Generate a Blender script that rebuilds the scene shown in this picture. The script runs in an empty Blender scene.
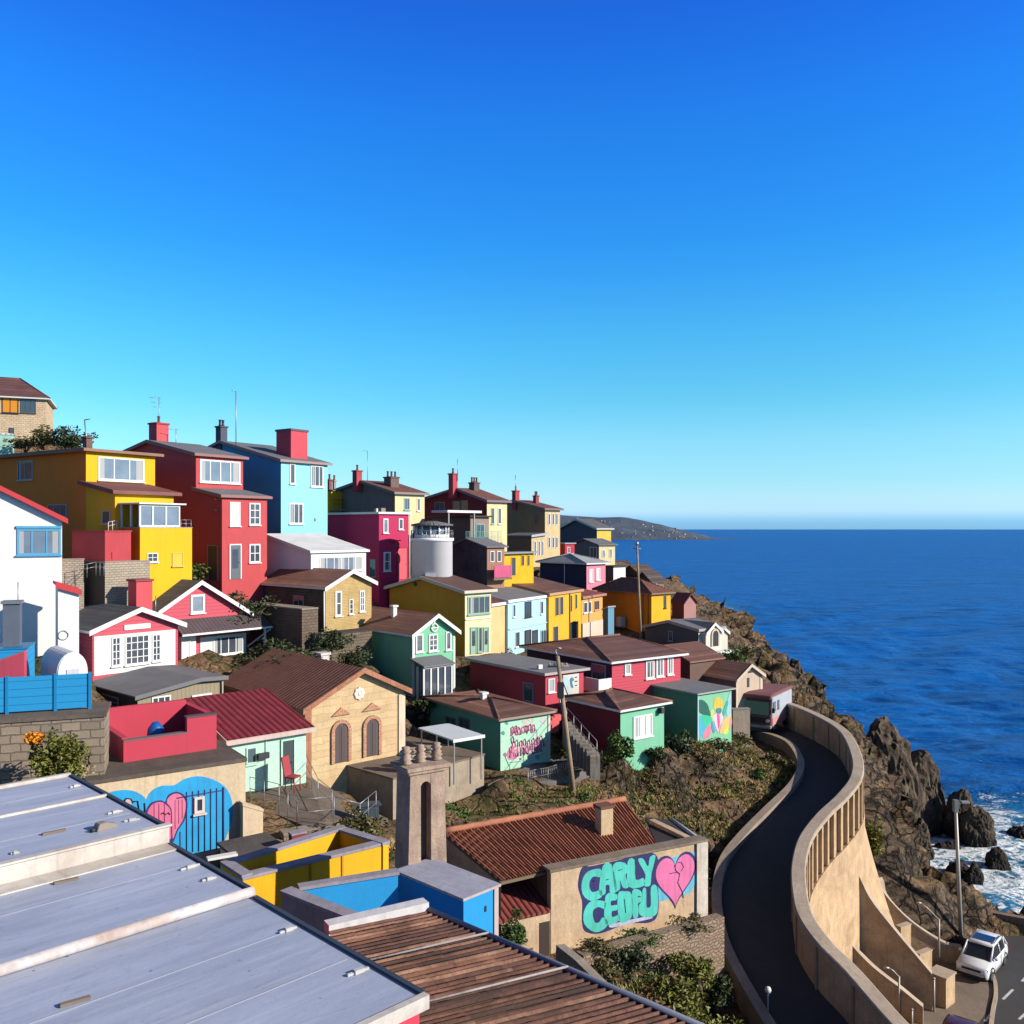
import bpy, bmesh, math, random
import numpy as np
from mathutils import Vector, Matrix, noise
R_ = math.radians
random.seed(7); np.random.seed(7)
sc = bpy.context.scene
# ------------------------------------------------------------ camera, sky, sun, exposure
F = 900.0; CX = 512.0; HY = 529.0; H = 34.0          # pixels per unit tangent, horizon row, eye height above the sea
cam = bpy.data.cameras.new('camera'); camo = bpy.data.objects.new('camera', cam)
sc.collection.objects.link(camo); sc.camera = camo
camo.location = (0, 0, H); camo.rotation_euler = (R_(90), 0, 0)
cam.sensor_width = 36; cam.lens = 36*F/1024; cam.shift_y = (HY-512)/1024
cam.clip_start = 0.5; cam.clip_end = 120000
SUN_EL = R_(25); SUN_AZ = Vector((0.955, -0.295))
SUN_AZ.normalize()
world = bpy.data.worlds.new('World'); sc.world = world; world.use_nodes = True
wn = world.node_tree; bg = wn.nodes['Background']
sky = wn.nodes.new('ShaderNodeTexSky'); sky.sky_type = 'NISHITA'; sky.sun_disc = False
sky.sun_elevation = SUN_EL; sky.sun_rotation = math.atan2(SUN_AZ.x, SUN_AZ.y)
sky.altitude = 0; sky.air_density = 1.0; sky.dust_density = 0.2; sky.ozone_density = 5.0
# sky tint by height: deep saturated blue high in view, cyan low down, paler blue at the sea line
hs = wn.nodes.new('ShaderNodeGamma'); hs.inputs['Gamma'].default_value = 1.0; wn.links.new(sky.outputs[0], hs.inputs['Color'])
tc_ = wn.nodes.new('ShaderNodeTexCoord'); sp_ = wn.nodes.new('ShaderNodeSeparateXYZ'); rp_ = wn.nodes.new('ShaderNodeValToRGB')
wn.links.new(tc_.outputs['Generated'], sp_.inputs[0]); wn.links.new(sp_.outputs[2], rp_.inputs[0])
stops = [(0.0, (.40, .85, 1.70)), (.008, (.43, .924, 1.739)), (.019, (.82, 1.18, 1.80)), (.032, (.86, 1.20, 1.56)), (.054, (.80, 1.20, 1.38)), (.098, (.76, 1.27, 1.30)), (.142, (.54, 1.27, 1.27)), (.206, (.394, 1.27, 1.423)), (.296, (.215, 1.12, 1.673)), (.414, (.16, .98, 1.884)), (.501, (.15, .74, 1.884)), (.60, (1.0, .66, .62)), (.8, (1.3, .78, .58))]  # last two stops: warm tint above the view, added to fill shaded walls
while len(rp_.color_ramp.elements) < len(stops): rp_.color_ramp.elements.new(.5)
for k, (p_, c_) in enumerate(stops): rp_.color_ramp.elements[k].position = p_; rp_.color_ramp.elements[k].color = (*[v/1.884 for v in c_], 1)
tn = wn.nodes.new('ShaderNodeMix'); tn.data_type = 'RGBA'; tn.blend_type = 'MULTIPLY'; tn.inputs[0].default_value = 1
wn.links.new(hs.outputs[0], tn.inputs[6]); wn.links.new(rp_.outputs[0], tn.inputs[7]); wn.links.new(tn.outputs[2], bg.inputs[0])
bg.inputs[1].default_value = 0.15
sd = bpy.data.lights.new('sun', 'SUN'); so = bpy.data.objects.new('sun', sd); sc.collection.objects.link(so)
sd.energy = 5.0; sd.angle = R_(0.5); sd.color = (1.0, 0.91, 0.78)
sdir = Vector((SUN_AZ.x*math.cos(SUN_EL), SUN_AZ.y*math.cos(SUN_EL), math.sin(SUN_EL)))
so.rotation_euler = sdir.to_track_quat('Z', 'Y').to_euler(); so.location = sdir*100
sc.view_settings.view_transform = 'Standard'; sc.view_settings.look = 'None'
sc.view_settings.gamma = 1.0; sc.view_settings.exposure = 0.85
sc.cycles.max_bounces = 6; sc.cycles.diffuse_bounces = 2; sc.cycles.glossy_bounces = 2
sc.cycles.transparent_max_bounces = 6
sc.cycles.use_adaptive_sampling = True

# ------------------------------------------------------------ helpers
def P(px, py, Y): return Vector(((px-CX)*Y/F, Y, H-(py-HY)*Y/F))
def tag(o, label=None, cat=None, group=None, kind=None):
    if label: o['label'] = label
    if cat: o['category'] = cat
    if group: o['group'] = group
    if kind: o['kind'] = kind
    return o
def empty(name, loc, rz=0.0):
    o = bpy.data.objects.new(name, None); sc.collection.objects.link(o)
    o.location = loc; o.rotation_euler = (0, 0, rz); o.empty_display_size = .3
    return o
def fix_uv(me):
    uvl = me.uv_layers.new(name='UVMap')
    nl = len(me.loops)
    co = np.empty(len(me.vertices)*3); me.vertices.foreach_get('co', co); co = co.reshape(-1, 3)
    uv = np.zeros((nl, 2))
    for p in me.polygons:
        n = p.normal
        if abs(n.z) > .995: h = Vector((1, 0, 0)); v = Vector((0, 1, 0))
        else:
            h = Vector((-n.y, n.x, 0)).normalized(); v = n.cross(h)
        for li in p.loop_indices:
            c = co[me.loops[li].vertex_index]
            uv[li] = (c[0]*h.x+c[1]*h.y+c[2]*h.z, c[0]*v.x+c[1]*v.y+c[2]*v.z)
    uvl.data.foreach_set('uv', uv.ravel())
class MB:
    def __init__(s): s.v = []; s.f = []; s.m = []; s.s = []; s.mats = []
    def mi(s, mat):
        if mat is None: return 0
        if mat not in s.mats: s.mats.append(mat)
        return s.mats.index(mat)
    def add(s, verts, faces, mat=None, smooth=False):
        b = len(s.v); s.v += [tuple(v) for v in verts]
        for k, f in enumerate(faces):
            s.f.append([b+i for i in f]); s.s.append(smooth)
            s.m.append(s.mi(mat[k] if isinstance(mat, (list, tuple)) else mat))
        return s
    def face(s, pts, mat=None): return s.add(pts, [list(range(len(pts)))], mat)
    def box(s, x0, x1, y0, y1, z0, z1, mat=None):
        v = [(x, y, z) for z in (z0, z1) for y in (y0, y1) for x in (x0, x1)]
        return s.add(v, [(0,2,3,1),(4,5,7,6),(0,1,5,4),(2,6,7,3),(0,4,6,2),(1,3,7,5)], mat)
    def prism(s, prof, vec, mats=None):
        """closed polygon of 3D points extruded by vec; mats: one, or (cap0, cap1, side list)"""
        n = len(prof); vec = Vector(vec)
        v = [Vector(p) for p in prof] + [Vector(p)+vec for p in prof]
        fs = [list(range(n))[::-1], list(range(n, 2*n))] + [[i, (i+1) % n, n+(i+1) % n, n+i] for i in range(n)]
        return s.add(v, fs, mats)
    def tube(s, pts, r, n=8, mat=None, smooth=True, cap=True):
        pts = [Vector(p) for p in pts]
        rs = r if isinstance(r, (list, tuple)) else [r]*len(pts)
        vs = []; fs = []
        for i, p in enumerate(pts):
            d = (pts[min(i+1, len(pts)-1)]-pts[max(i-1, 0)]).normalized()
            a = d.cross(Vector((0, 0, 1)) if abs(d.z) < .9 else Vector((1, 0, 0))).normalized(); b = d.cross(a)
            for k in range(n):
                t = 2*math.pi*k/n; vs.append(p+(a*math.cos(t)+b*math.sin(t))*rs[i])
        for i in range(len(pts)-1):
            for k in range(n): fs.append([i*n+k, i*n+(k+1) % n, (i+1)*n+(k+1) % n, (i+1)*n+k])
        s.add(vs, fs, mat, smooth)
        if cap:
            b = len(pts)-1
            s.add([vs[k] for k in range(n)], [list(range(n))[::-1]], mat); s.add([vs[b*n+k] for k in range(n)], [list(range(n))], mat)
        return s
    def lathe(s, prof, c=(0, 0, 0), n=24, mat=None, smooth=True):
        vs = []; fs = []
        for (r, z) in prof:
            for k in range(n):
                t = 2*math.pi*k/n; vs.append((c[0]+r*math.cos(t), c[1]+r*math.sin(t), c[2]+z))
        for i in range(len(prof)-1):
            for k in range(n): fs.append([i*n+k, i*n+(k+1) % n, (i+1)*n+(k+1) % n, (i+1)*n+k])
        s.add(vs, fs, mat, smooth)
        s.add(vs[:n], [list(range(n))[::-1]], mat); s.add(vs[-n:], [list(range(n))], mat)
        return s
    def build(s, name, mat=None, parent=None, loc=None, rz=0.0, recalc=True, bevel=0, uv=True):
        me = bpy.data.meshes.new(name); me.from_pydata(s.v, [], s.f)
        for m in (s.mats or ([mat] if mat else [])): me.materials.append(m)
        me.polygons.foreach_set('material_index', s.m if s.mats else [0]*len(s.m))
        me.polygons.foreach_set('use_smooth', s.s)
        if recalc:
            bm = bmesh.new(); bm.from_mesh(me); bmesh.ops.remove_doubles(bm, verts=bm.verts, dist=1e-5)
            bmesh.ops.recalc_face_normals(bm, faces=bm.faces)
            if bevel: bmesh.ops.bevel(bm, geom=list(bm.edges), offset=bevel, segments=2, affect='EDGES', clamp_overlap=True)
            bm.to_mesh(me); bm.free()
        me.update()
        if uv: fix_uv(me)
        o = bpy.data.objects.new(name, me); sc.collection.objects.link(o)
        if parent: o.parent = parent
        if loc is not None: o.location = loc
        o.rotation_euler = (0, 0, rz)
        return o

# ------------------------------------------------------------ materials
class NT:
    def __init__(s, name):
        s.m = bpy.data.materials.new(name); s.m.use_nodes = True; s.t = s.m.node_tree
        s.b = s.t.nodes['Principled BSDF']
    def n(s, typ, **kw):
        x = s.t.nodes.new('ShaderNode'+typ)
        for k, v in kw.items():
            if k in x.inputs.keys(): x.inputs[k].default_value = v
            else: setattr(x, k, v)
        return x
    def l(s, a, b): s.t.links.new(a, b)
    def coord(s, kind='UV', scale=(1, 1, 1), rot=(0, 0, 0), loc=(0, 0, 0)):
        tc = s.n('TexCoord'); mp = s.n('Mapping')
        mp.inputs['Scale'].default_value = scale; mp.inputs['Rotation'].default_value = rot; mp.inputs['Location'].default_value = loc
        s.l(tc.outputs[kind], mp.inputs[0]); return mp.outputs[0]
    def noise(s, vec, scale, detail=4, rough=.55, dist=0):
        x = s.n('TexNoise'); x.inputs['Scale'].default_value = scale; x.inputs['Detail'].default_value = detail
        x.inputs['Roughness'].default_value = rough; x.inputs['Distortion'].default_value = dist
        s.l(vec, x.inputs['Vector']); return x.outputs['Fac']
    def ramp(s, fac, stops):
        x = s.n('ValToRGB'); e = x.color_ramp.elements
        while len(e) < len(stops): e.new(.5)
        for k, (p, c) in enumerate(stops): e[k].position = p; e[k].color = c if len(c) == 4 else (*c, 1)
        s.l(fac, x.inputs[0]); return x.outputs[0]
    def mix(s, fac, a, b, mode='MIX'):
        x = s.n('Mix', data_type='RGBA', blend_type=mode)
        for sock, v in ((x.inputs[0], fac), (x.inputs[6], a), (x.inputs[7], b)):
            if isinstance(v, (int, float)): sock.default_value = v
            elif isinstance(v, (tuple, list)): sock.default_value = v if len(v) == 4 else (*v, 1)
            else: s.l(v, sock)
        return x.outputs[2]
    def math(s, op, a, b=0.0):
        x = s.n('Math', operation=op)
        for sock, v in ((x.inputs[0], a), (x.inputs[1], b)):
            if isinstance(v, (int, float)): sock.default_value = v
            else: s.l(v, sock)
        return x.outputs[0]
    def bump(s, h, strength=.3, dist=.02, normal=None):
        x = s.n('Bump'); x.inputs['Strength'].default_value = strength; x.inputs['Distance'].default_value = dist
        s.l(h, x.inputs['Height'])
        if normal: s.l(normal, x.inputs['Normal'])
        return x.outputs[0]
    def out(s, col, rough=.8, normal=None, metal=0, spec=.3):
        K = .66 if metal < .5 else .9        # calibrates the palette below to the exposure
        col = tuple(v*K for v in col) if isinstance(col, (tuple, list)) else s.mix(1.0, col, (K, K, K), 'MULTIPLY')
        for sock, v in ((s.b.inputs['Base Color'], col), (s.b.inputs['Roughness'], rough)):
            if isinstance(v, (int, float)): sock.default_value = v
            elif isinstance(v, (tuple, list)): sock.default_value = (*v, 1)
            else: s.l(v, sock)
        s.b.inputs['Metallic'].default_value = metal; s.b.inputs['Specular IOR Level'].default_value = spec
        if normal: s.l(normal, s.b.inputs['Normal'])
        return s.m
_mc = {}
def cached(fn):
    def g(*a, **k):
        key = (fn.__name__, a, tuple(sorted(k.items())))
        if key not in _mc: _mc[key] = fn(*a, **k)
        return _mc[key]
    return g
WALLN = 0
def mul(c, k): return tuple(min(1, x*k) for x in c)
@cached
def paint(c, dirt=.5, rough=.8, fine=1.0):
    t = NT('painted_plaster'); ob = t.coord('Object')
    n1 = t.ramp(t.noise(ob, .9, 5, .65), [(.38, (0, 0, 0)), (.72, (1, 1, 1))])
    st = t.ramp(t.noise(t.coord('UV', (5, .45, 1)), 1.2, 4, .6), [(.47, (0, 0, 0)), (.72, (1, 1, 1))])
    col = t.mix(t.math('MULTIPLY', n1, dirt), c, mul(c, .66))
    grime = tuple(x*.45+.035 for x in c)
    col = t.mix(t.math('MULTIPLY', st, dirt*.95), col, grime)
    fn = t.noise(ob, 22*fine, 5, .7)
    col = t.mix(t.math('MULTIPLY', fn, .16), col, mul(c, .6))
    return t.out(col, rough, t.bump(fn, .35, .02))
@cached
def siding(c, pitch=.16, vertical=False, dirt=.3):
    t = NT('painted_boards'); uv = t.coord('UV')
    w = t.n('TexWave', wave_type='BANDS', bands_direction='X' if vertical else 'Y', wave_profile='SAW')
    w.inputs['Scale'].default_value = 1/pitch/ (2*math.pi) * 1.0 * 2; w.inputs['Distortion'].default_value = 0
    t.l(uv, w.inputs[0]); f = w.outputs['Fac']
    groove = t.ramp(f, [(0, (0, 0, 0)), (.1, (1, 1, 1))])
    ob = t.coord('Object'); n1 = t.noise(ob, 1.4, 5, .65)
    col = t.mix(t.math('MULTIPLY', n1, dirt), c, mul(c, .6))
    col = t.mix(.35, col, t.mix(groove, mul(c, .45), c))
    nn = t.noise(t.coord('UV', (1.5, 1, 1) if not vertical else (1, .15, 1)), 20, 3)
    return t.out(col, .75, t.bump(t.math('ADD', groove, t.math('MULTIPLY', nn, .25)), .5, .03))
@cached
def stone(c1, c2, mortar, bw=.5, bh=.22, ms=.02, rough=.9, wob=.06):
    t = NT('stone_masonry'); uv = t.coord('UV')
    nz = t.n('TexNoise'); nz.inputs['Scale'].default_value = 3; t.l(uv, nz.inputs['Vector'])
    vadd = t.n('VectorMath', operation='MULTIPLY_ADD'); t.l(nz.outputs['Color'], vadd.inputs[0]); vadd.inputs[1].default_value = (wob, wob, 0); t.l(uv, vadd.inputs[2])
    b = t.n('TexBrick'); t.l(vadd.outputs[0], b.inputs['Vector'])
    b.inputs['Color1'].default_value = (*c1, 1); b.inputs['Color2'].default_value = (*c2, 1); b.inputs['Mortar'].default_value = (*mortar, 1)
    b.inputs['Scale'].default_value = 1; b.inputs['Brick Width'].default_value = bw; b.inputs['Row Height'].default_value = bh
    b.inputs['Mortar Size'].default_value = ms; b.inputs['Mortar Smooth'].default_value = .3; b.inputs['Bias'].default_value = 0
    n1 = t.noise(t.coord('Object'), 1.1, 6, .7); n2 = t.noise(uv, 14, 5, .7)
    col = t.mix(t.ramp(n1, [(.35, (0, 0, 0)), (.7, (.55, .55, .55))]), b.outputs['Color'], mul(c1, .45))
    col = t.mix(t.math('MULTIPLY', n2, .4), col, mul(c2, .5))
    h = t.math('ADD', t.math('MULTIPLY', b.outputs['Fac'], -1.0), t.math('MULTIPLY', n2, .6))
    return t.out(col, rough, t.bump(h, .7, .04))
@cached
def rough_wall(c1, c2, rough=.92, sc_=1.0, bump=.6):
    """weathered render or concrete: blotches, runs and pits"""
    t = NT('weathered_render'); ob = t.coord('Object', (sc_,)*3)
    a = t.noise(ob, .7, 7, .68, .4); b = t.noise(ob, 6, 6, .7); st = t.noise(t.coord('UV', (3.5, .3, 1)), 1.6, 5, .65)
    col = t.mix(t.ramp(a, [(.36, (0, 0, 0)), (.64, (1, 1, 1))]), c1, c2)
    col = t.mix(t.ramp(st, [(.52, (0, 0, 0)), (.75, (.6, .6, .6))]), col, mul(c2, .6))
    col = t.mix(t.ramp(b, [(.45, (0, 0, 0)), (.75, (.45, .45, .45))]), col, mul(c1, .5))
    h = t.math('ADD', t.math('MULTIPLY', a, .6), t.math('MULTIPLY', b, .7))
    return t.out(col, rough, t.bump(h, bump, .05))
@cached
def roof_mat(c, kind='tile', pitch=.24, row=.34, rust=None):
    t = NT('roof_'+kind); uv = t.coord('UV'); ob = t.coord('Object')
    a = t.noise(ob, .8, 6, .7); fn = t.noise(uv, 9, 5, .7)
    sep = t.n('SeparateXYZ'); t.l(uv, sep.inputs[0])
    def saw(src, p): return t.math('FRACT', t.math('DIVIDE', src, p))
    if kind == 'tile':
        u = saw(sep.outputs[0], pitch); arch = t.math('SINE', t.math('MULTIPLY', u, math.pi))
        v = saw(sep.outputs[1], row)
        h = t.math('ADD', arch, t.math('MULTIPLY', v, -.35)); dist = .07; st = .9
        cell = t.n('TexWhiteNoise', noise_dimensions='2D'); cv = t.n('CombineXYZ')
        t.l(t.math('FLOOR', t.math('DIVIDE', sep.outputs[0], pitch)), cv.inputs[0]); t.l(t.math('FLOOR', t.math('DIVIDE', sep.outputs[1], row)), cv.inputs[1])
        t.l(cv.outputs[0], cell.inputs['Vector']); var = cell.outputs['Value']
        edge = t.ramp(arch, [(0, (1, 1, 1)), (.3, (0, 0, 0))])
        base = t.mix(t.math('MULTIPLY', var, .55), c, mul(c, .5)); base = t.mix(t.math('MULTIPLY', edge, .6), base, mul(c, .35))
    elif kind == 'metal':
        u = saw(sep.outputs[0], pitch); h = t.math('SINE', t.math('MULTIPLY', u, math.pi)); dist = .05; st = .8
        base = c
    elif kind == 'plank':
        v = t.math('ADD', sep.outputs[1], t.math('MULTIPLY', t.noise(t.coord('UV', (.25, 1, 1)), 1.5, 2), .25))
        vr = saw(v, row); cell = t.n('TexWhiteNoise', noise_dimensions='1D'); t.l(t.math('FLOOR', t.math('DIVIDE', v, row)), cell.inputs['W'])
        base = t.mix(cell.outputs['Value'], mul(c, 1.45), mul(c, .45)); base = t.mix(t.ramp(vr, [(0, (1, 1, 1)), (.14, (0, 0, 0))]), base, mul(c, .2)); h = t.math('MULTIPLY', vr, -1); dist = .08; st = 1.0
        gr = t.noise(t.coord('UV', (.4, 5, 1)), 3, 5, .7); base = t.mix(t.math('MULTIPLY', gr, .5), base, mul(c, 1.7))
    else:
        h = a; dist = .03; st = .4; base = c
        wv = t.noise(t.coord('UV', (.35, 2.2, 1)), 2, 5, .6); base = t.mix(t.math('MULTIPLY', wv, .4), base, mul(c, .6))
    col = t.mix(t.ramp(a, [(.4, (0, 0, 0)), (.7, (.6, .6, .6))]), base, mul(c, .55))
    if rust: col = t.mix(t.ramp(t.noise(t.coord('UV', (1, .3, 1)), 1.7, 6, .7), [(.48, (0, 0, 0)), (.68, (1, 1, 1))]), col, rust)
    col = t.mix(t.math('MULTIPLY', fn, .3), col, mul(c, .6))
    h = t.math('ADD', h, t.math('MULTIPLY', fn, .25))
    return t.out(col, .75, t.bump(h, st, dist))
@cached
def plain(c, rough=.6, metal=0.0, spec=.4, name='plain_surface', n=.2):
    t = NT(name); f = t.noise(t.coord('Object'), 6, 4, .6)
    return t.out(t.mix(t.math('MULTIPLY', f, n*1.6), c, mul(c, .55)), rough, None, metal, spec)
@cached
def glass(c=(.035, .045, .06)):
    t = NT('window_glass'); f = t.noise(t.coord('Object'), .9, 2)
    return t.out(t.mix(f, c, mul(c, 2.4)), .06, t.bump(t.noise(t.coord('Object'), 2.5, 1), .08, .02), 0, .8)
WHITE = paint((.80, .80, .78), .2, .6)
TRIM = paint((.78, .77, .74), .25, .6)
GLASS = glass(); GLASS2 = glass((.09, .12, .16)); CURTAIN = plain((.40, .41, .42), .8, name='curtain')
METAL = plain((.28, .29, .30), .45, .7, name='galvanised_steel'); DARK = plain((.03, .03, .035), .6, name='dark_metal')
BLACKM = plain((.02, .02, .02), .7); RUSTY = plain((.16, .07, .04), .8)
CONC = rough_wall((.36, .31, .25), (.24, .20, .16)); WOOD = plain((.22, .15, .09), .8, name='old_wood', n=.5)

# ------------------------------------------------------------ houses set out from the photo
CTRL = []          # terrain control points (x, y, z)
FOOT = []          # footprints (origin xy, angle, u0,u1,v0,v1, z)
class House:
    def __init__(s, name, label, cat, x0, xc, x1, yt, yb, Y, t, w=None, d=None, group=None, ground=True, sink=1.5):
        s.t = R_(t); s.C = P(xc, yb, Y); s.sink = sink; s.Y = Y
        s.cu = Vector((math.cos(s.t), math.sin(s.t), 0)); s.cv = Vector((-math.sin(s.t), math.cos(s.t), 0))
        def ext(px, d):
            k = (px-CX)/F; return (k*s.C.y-s.C.x)/(d.x-k*d.y)
        s.w = w if w else ext(x1, s.cu); s.d = d if d else ext(x0, s.cv)
        s.h = P(xc, yt, Y).z-s.C.z
        if not (0.5 < s.w < 30 and .5 < s.d < 40): print('BAD SIZE', label, s.w, s.d)
        s.o = empty(name, s.C, s.t); tag(s.o, label, cat, group)
        if ground: s.ground(0, s.w, 0, s.d)
    def ground(s, u0, u1, v0, v1, dz=0):
        for (u, v) in ((u0, v0), (u1, v0), (u1, v1), (u0, v1), ((u0+u1)/2, (v0+v1)/2)):
            q = s.C+s.cu*u+s.cv*v; CTRL.append((q.x, q.y, s.C.z-.05+dz))
        FOOT.append((s.C.x, s.C.y, s.t, u0, u1, v0, v1, s.C.z-.12+dz))
    def loc(s, px, py):
        o = Vector((0, 0, H))-s.C; d = Vector(((px-CX)/F, 1, -(py-HY)/F))
        return (Vector((o.dot(s.cu), o.dot(s.cv), o.z)), Vector((d.dot(s.cu), d.dot(s.cv), d.z)))
    def Rf(s, px, py, v=0.0):
        o, d = s.loc(px, py); k = (v-o.y)/d.y; return (o.x+d.x*k, o.z+d.z*k)
    def Lf(s, px, py, u=0.0):
        o, d = s.loc(px, py); k = (u-o.x)/d.x; return (o.y+d.y*k, o.z+d.z*k)
    def block(s, h, kind='flat', u=None, v=None, wall=None, wallL=None, roof=None, oh=.3, z0=None, th=.13, ridge=None, rh=None, h1=None, trim=None, rname='roof', wname='wall', soff=None, nowall=False, inset=None):
        u0, u1 = u or (0, s.w); v0, v1 = v or (0, s.d); z0 = -s.sink if z0 is None else z0
        wallL = wallL or wall; soff = soff or trim or roof
        lift = .004
        if kind in ('gableR', 'gableL', 'shedL', 'shedR'):
            a0, a1 = (u0, u1) if kind[-1] == 'R' else (v0, v1)
            h1 = h if h1 is None else h1
            top = [(a0, h), (a1, h1)] if kind.startswith('shed') else [(a0, h), (ridge, rh), (a1, h1)]
            prof = [(a0, z0)]+top+[(a1, z0)]
            mb = MB()
            if kind[-1] == 'R':
                pts = [(a, v0, z) for a, z in prof]; n = len(pts)
                mats = [wall, wall]+[wallL if i == 0 else wall for i in range(n)]
                mb.prism(pts, (0, v1-v0, 0), mats)
            else:
                pts = [(u0, a, z) for a, z in prof]; n = len(pts)
                mats = [wallL, wall]+[wall]*n
                mb.prism(pts, (u1-u0, 0, 0), mats)
            if not nowall: w_ = mb.build(wname, None, s.o)
            # roof slab follows the profile with overhang
            def dirn(p, q):
                L = math.hypot(q[0]-p[0], q[1]-p[1]); return ((p[0]-q[0])/L, (p[1]-q[1])/L)
            e0 = dirn(top[0], top[1]); e1 = dirn(top[-1], top[-2])
            T = list(top); T[0] = (top[0][0]+e0[0]*oh, top[0][1]+e0[1]*oh); T[-1] = (top[-1][0]+e1[0]*oh, top[-1][1]+e1[1]*oh)
            poly = [(a, z+lift) for a, z in T]+[(a, z+lift+th) for a, z in T[::-1]]
            b0, b1 = (v0-oh, v1+oh) if kind[-1] == 'R' else (u0-oh, u1+oh)
            n = len(T); mb = MB()
            sm = [trim or roof, trim or roof]+[soff]*(n-1)+[trim or roof]+[roof]*(n-1)+[trim or roof]
            if kind[-1] == 'R': mb.prism([(a, b0, z) for a, z in poly], (0, b1-b0, 0), sm)
            else: mb.prism([(b0, a, z) for a, z in poly], (b1-b0, 0, 0), sm)
            r_ = mb.build(rname, None, s.o)
            if trim:
                fb = MB(); k = .2
                ed = [(a, z-k*.55) for a, z in T]+[(a, z+th+.02) for a, z in T[::-1]]
                if kind[-1] == 'R': fb.prism([(a, b0-.045, z) for a, z in ed], (0, .042, 0))
                else:
                    fb.prism([(b0-.045, a, z) for a, z in ed], (.042, 0, 0))
                    fb.box(b0-.045, b1+.045, T[0][0]-.05, T[0][0]-.004, T[0][1]-.08, T[0][1]+th*.9)
                fb.build('fascia', trim, r_)
            return r_
        if kind == 'hip':
            MB().box(u0, u1, v0, v1, z0, h, wall).build(wname, None, s.o) if wall is wallL else \
                MB().prism([(u0, v0, z0), (u0, v0, h), (u0, v1, h), (u0, v1, z0)], (u1-u0, 0, 0), [wallL, wall, wall, wall, wall, wall]).build(wname, None, s.o)
            a0, a1, b0, b1 = u0-oh, u1+oh, v0-oh, v1+oh
            (ru0, rv0), (ru1, rv1) = ridge
            V = [(a0, b0, h+lift), (a1, b0, h+lift), (a1, b1, h+lift), (a0, b1, h+lift), (a0, b0, h+th), (a1, b0, h+th), (a1, b1, h+th), (a0, b1, h+th)]
            tr = trim or roof; mb = MB()
            if abs(ru0-ru1)+abs(rv0-rv1) < .05:
                V += [(ru0, rv0, rh)]; fs = [(0, 1, 2, 3), (0, 1, 5, 4), (1, 2, 6, 5), (2, 3, 7, 6), (3, 0, 4, 7), (4, 5, 8), (5, 6, 8), (6, 7, 8), (7, 4, 8)]
                mt = [soff]+[tr]*4+[roof]*4; hips = [(4, 8), (5, 8), (6, 8), (7, 8)]
            elif abs(ru0-ru1) > abs(rv0-rv1):
                V += [(ru0, rv0, rh), (ru1, rv1, rh)]; fs = [(0, 1, 2, 3), (0, 1, 5, 4), (1, 2, 6, 5), (2, 3, 7, 6), (3, 0, 4, 7), (4, 5, 9, 8), (5, 6, 9), (6, 7, 8, 9), (7, 4, 8)]
                mt = [soff]+[tr]*4+[roof]*4; hips = [(4, 8), (5, 9), (6, 9), (7, 8), (8, 9)]
            else:
                V += [(ru0, rv0, rh), (ru1, rv1, rh)]; fs = [(0, 1, 2, 3), (0, 1, 5, 4), (1, 2, 6, 5), (2, 3, 7, 6), (3, 0, 4, 7), (4, 5, 8), (5, 6, 9, 8), (6, 7, 9), (7, 4, 8, 9)]
                mt = [soff]+[tr]*4+[roof]*4; hips = [(4, 8), (5, 8), (6, 9), (7, 9), (8, 9)]
            mb.add(V, fs, mt); r_ = mb.build(rname, None, s.o)
            hb = MB()
            for i, j in hips: hb.tube([V[i], V[j]], .07, 6)
            hb.build('ridge_cap', roof, r_)
            return r_
        # flat
        if not nowall:
            MB().prism([(u0, v0, z0), (u0, v0, h), (u0, v1, h), (u0, v1, z0)], (u1-u0, 0, 0), [wallL, wall, wall, wall, wall, wall]).build(wname, None, s.o)
        mb = MB(); tr = trim or roof
        mb.prism([(u0-oh, v0-oh, h+lift), (u0-oh, v0-oh, h+lift+th), (u0-oh, v1+oh, h+lift+th), (u0-oh, v1+oh, h+lift)], (u1-u0+2*oh, 0, 0), [tr, tr, tr, roof, tr, soff])
        return mb.build(rname, None, s.o)
    def rect(s, f, r, off):
        x0, x1, y0, y1 = r; xm = (x0+x1)/2; ym = (y0+y1)/2
        g = s.Rf if f == 'R' else s.Lf
        a = g(x0, ym, off)[0]; b = g(x1, ym, off)[0]; z1 = g(xm, y0, off)[1]; z0 = g(xm, y1, off)[1]
        if f == 'R': return abs(b-a), z1-z0, (a, off, z0), 0.0
        return abs(b-a), z1-z0, (off, max(a, b), z0), -math.pi/2
    def win(s, f, r, nx=2, ny=1, off=0.0, fr=None, gl=None, fw=.07, sill=True, cur=0, name='window', shut=None):
        W, Hh, loc, rz = s.rect(f, r, off); fr = fr or WHITE; gl = gl or GLASS
        mb = MB(); d = .05; y0 = -d
        mb.box(0, fw, y0, -.002, 0, Hh); mb.box(W-fw, W, y0, -.002, 0, Hh)
        mb.box(fw, W-fw, y0, -.002, 0, fw); mb.box(fw, W-fw, y0, -.002, Hh-fw, Hh)
        for i in range(1, nx):
            x = W*i/nx; mb.box(x-fw*.35, x+fw*.35, y0+.004, -.002, fw, Hh-fw)
        for j in range(1, ny):
            z = Hh*j/ny; mb.box(fw, W-fw, y0+.008, -.002, z-fw*.28, z+fw*.28)
        o = mb.build(name, fr, s.o, loc, rz)
        MB().box(fw*.6, W-fw*.6, -.02, -.004, fw*.6, Hh-fw*.6).build('pane', gl, o)
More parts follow.
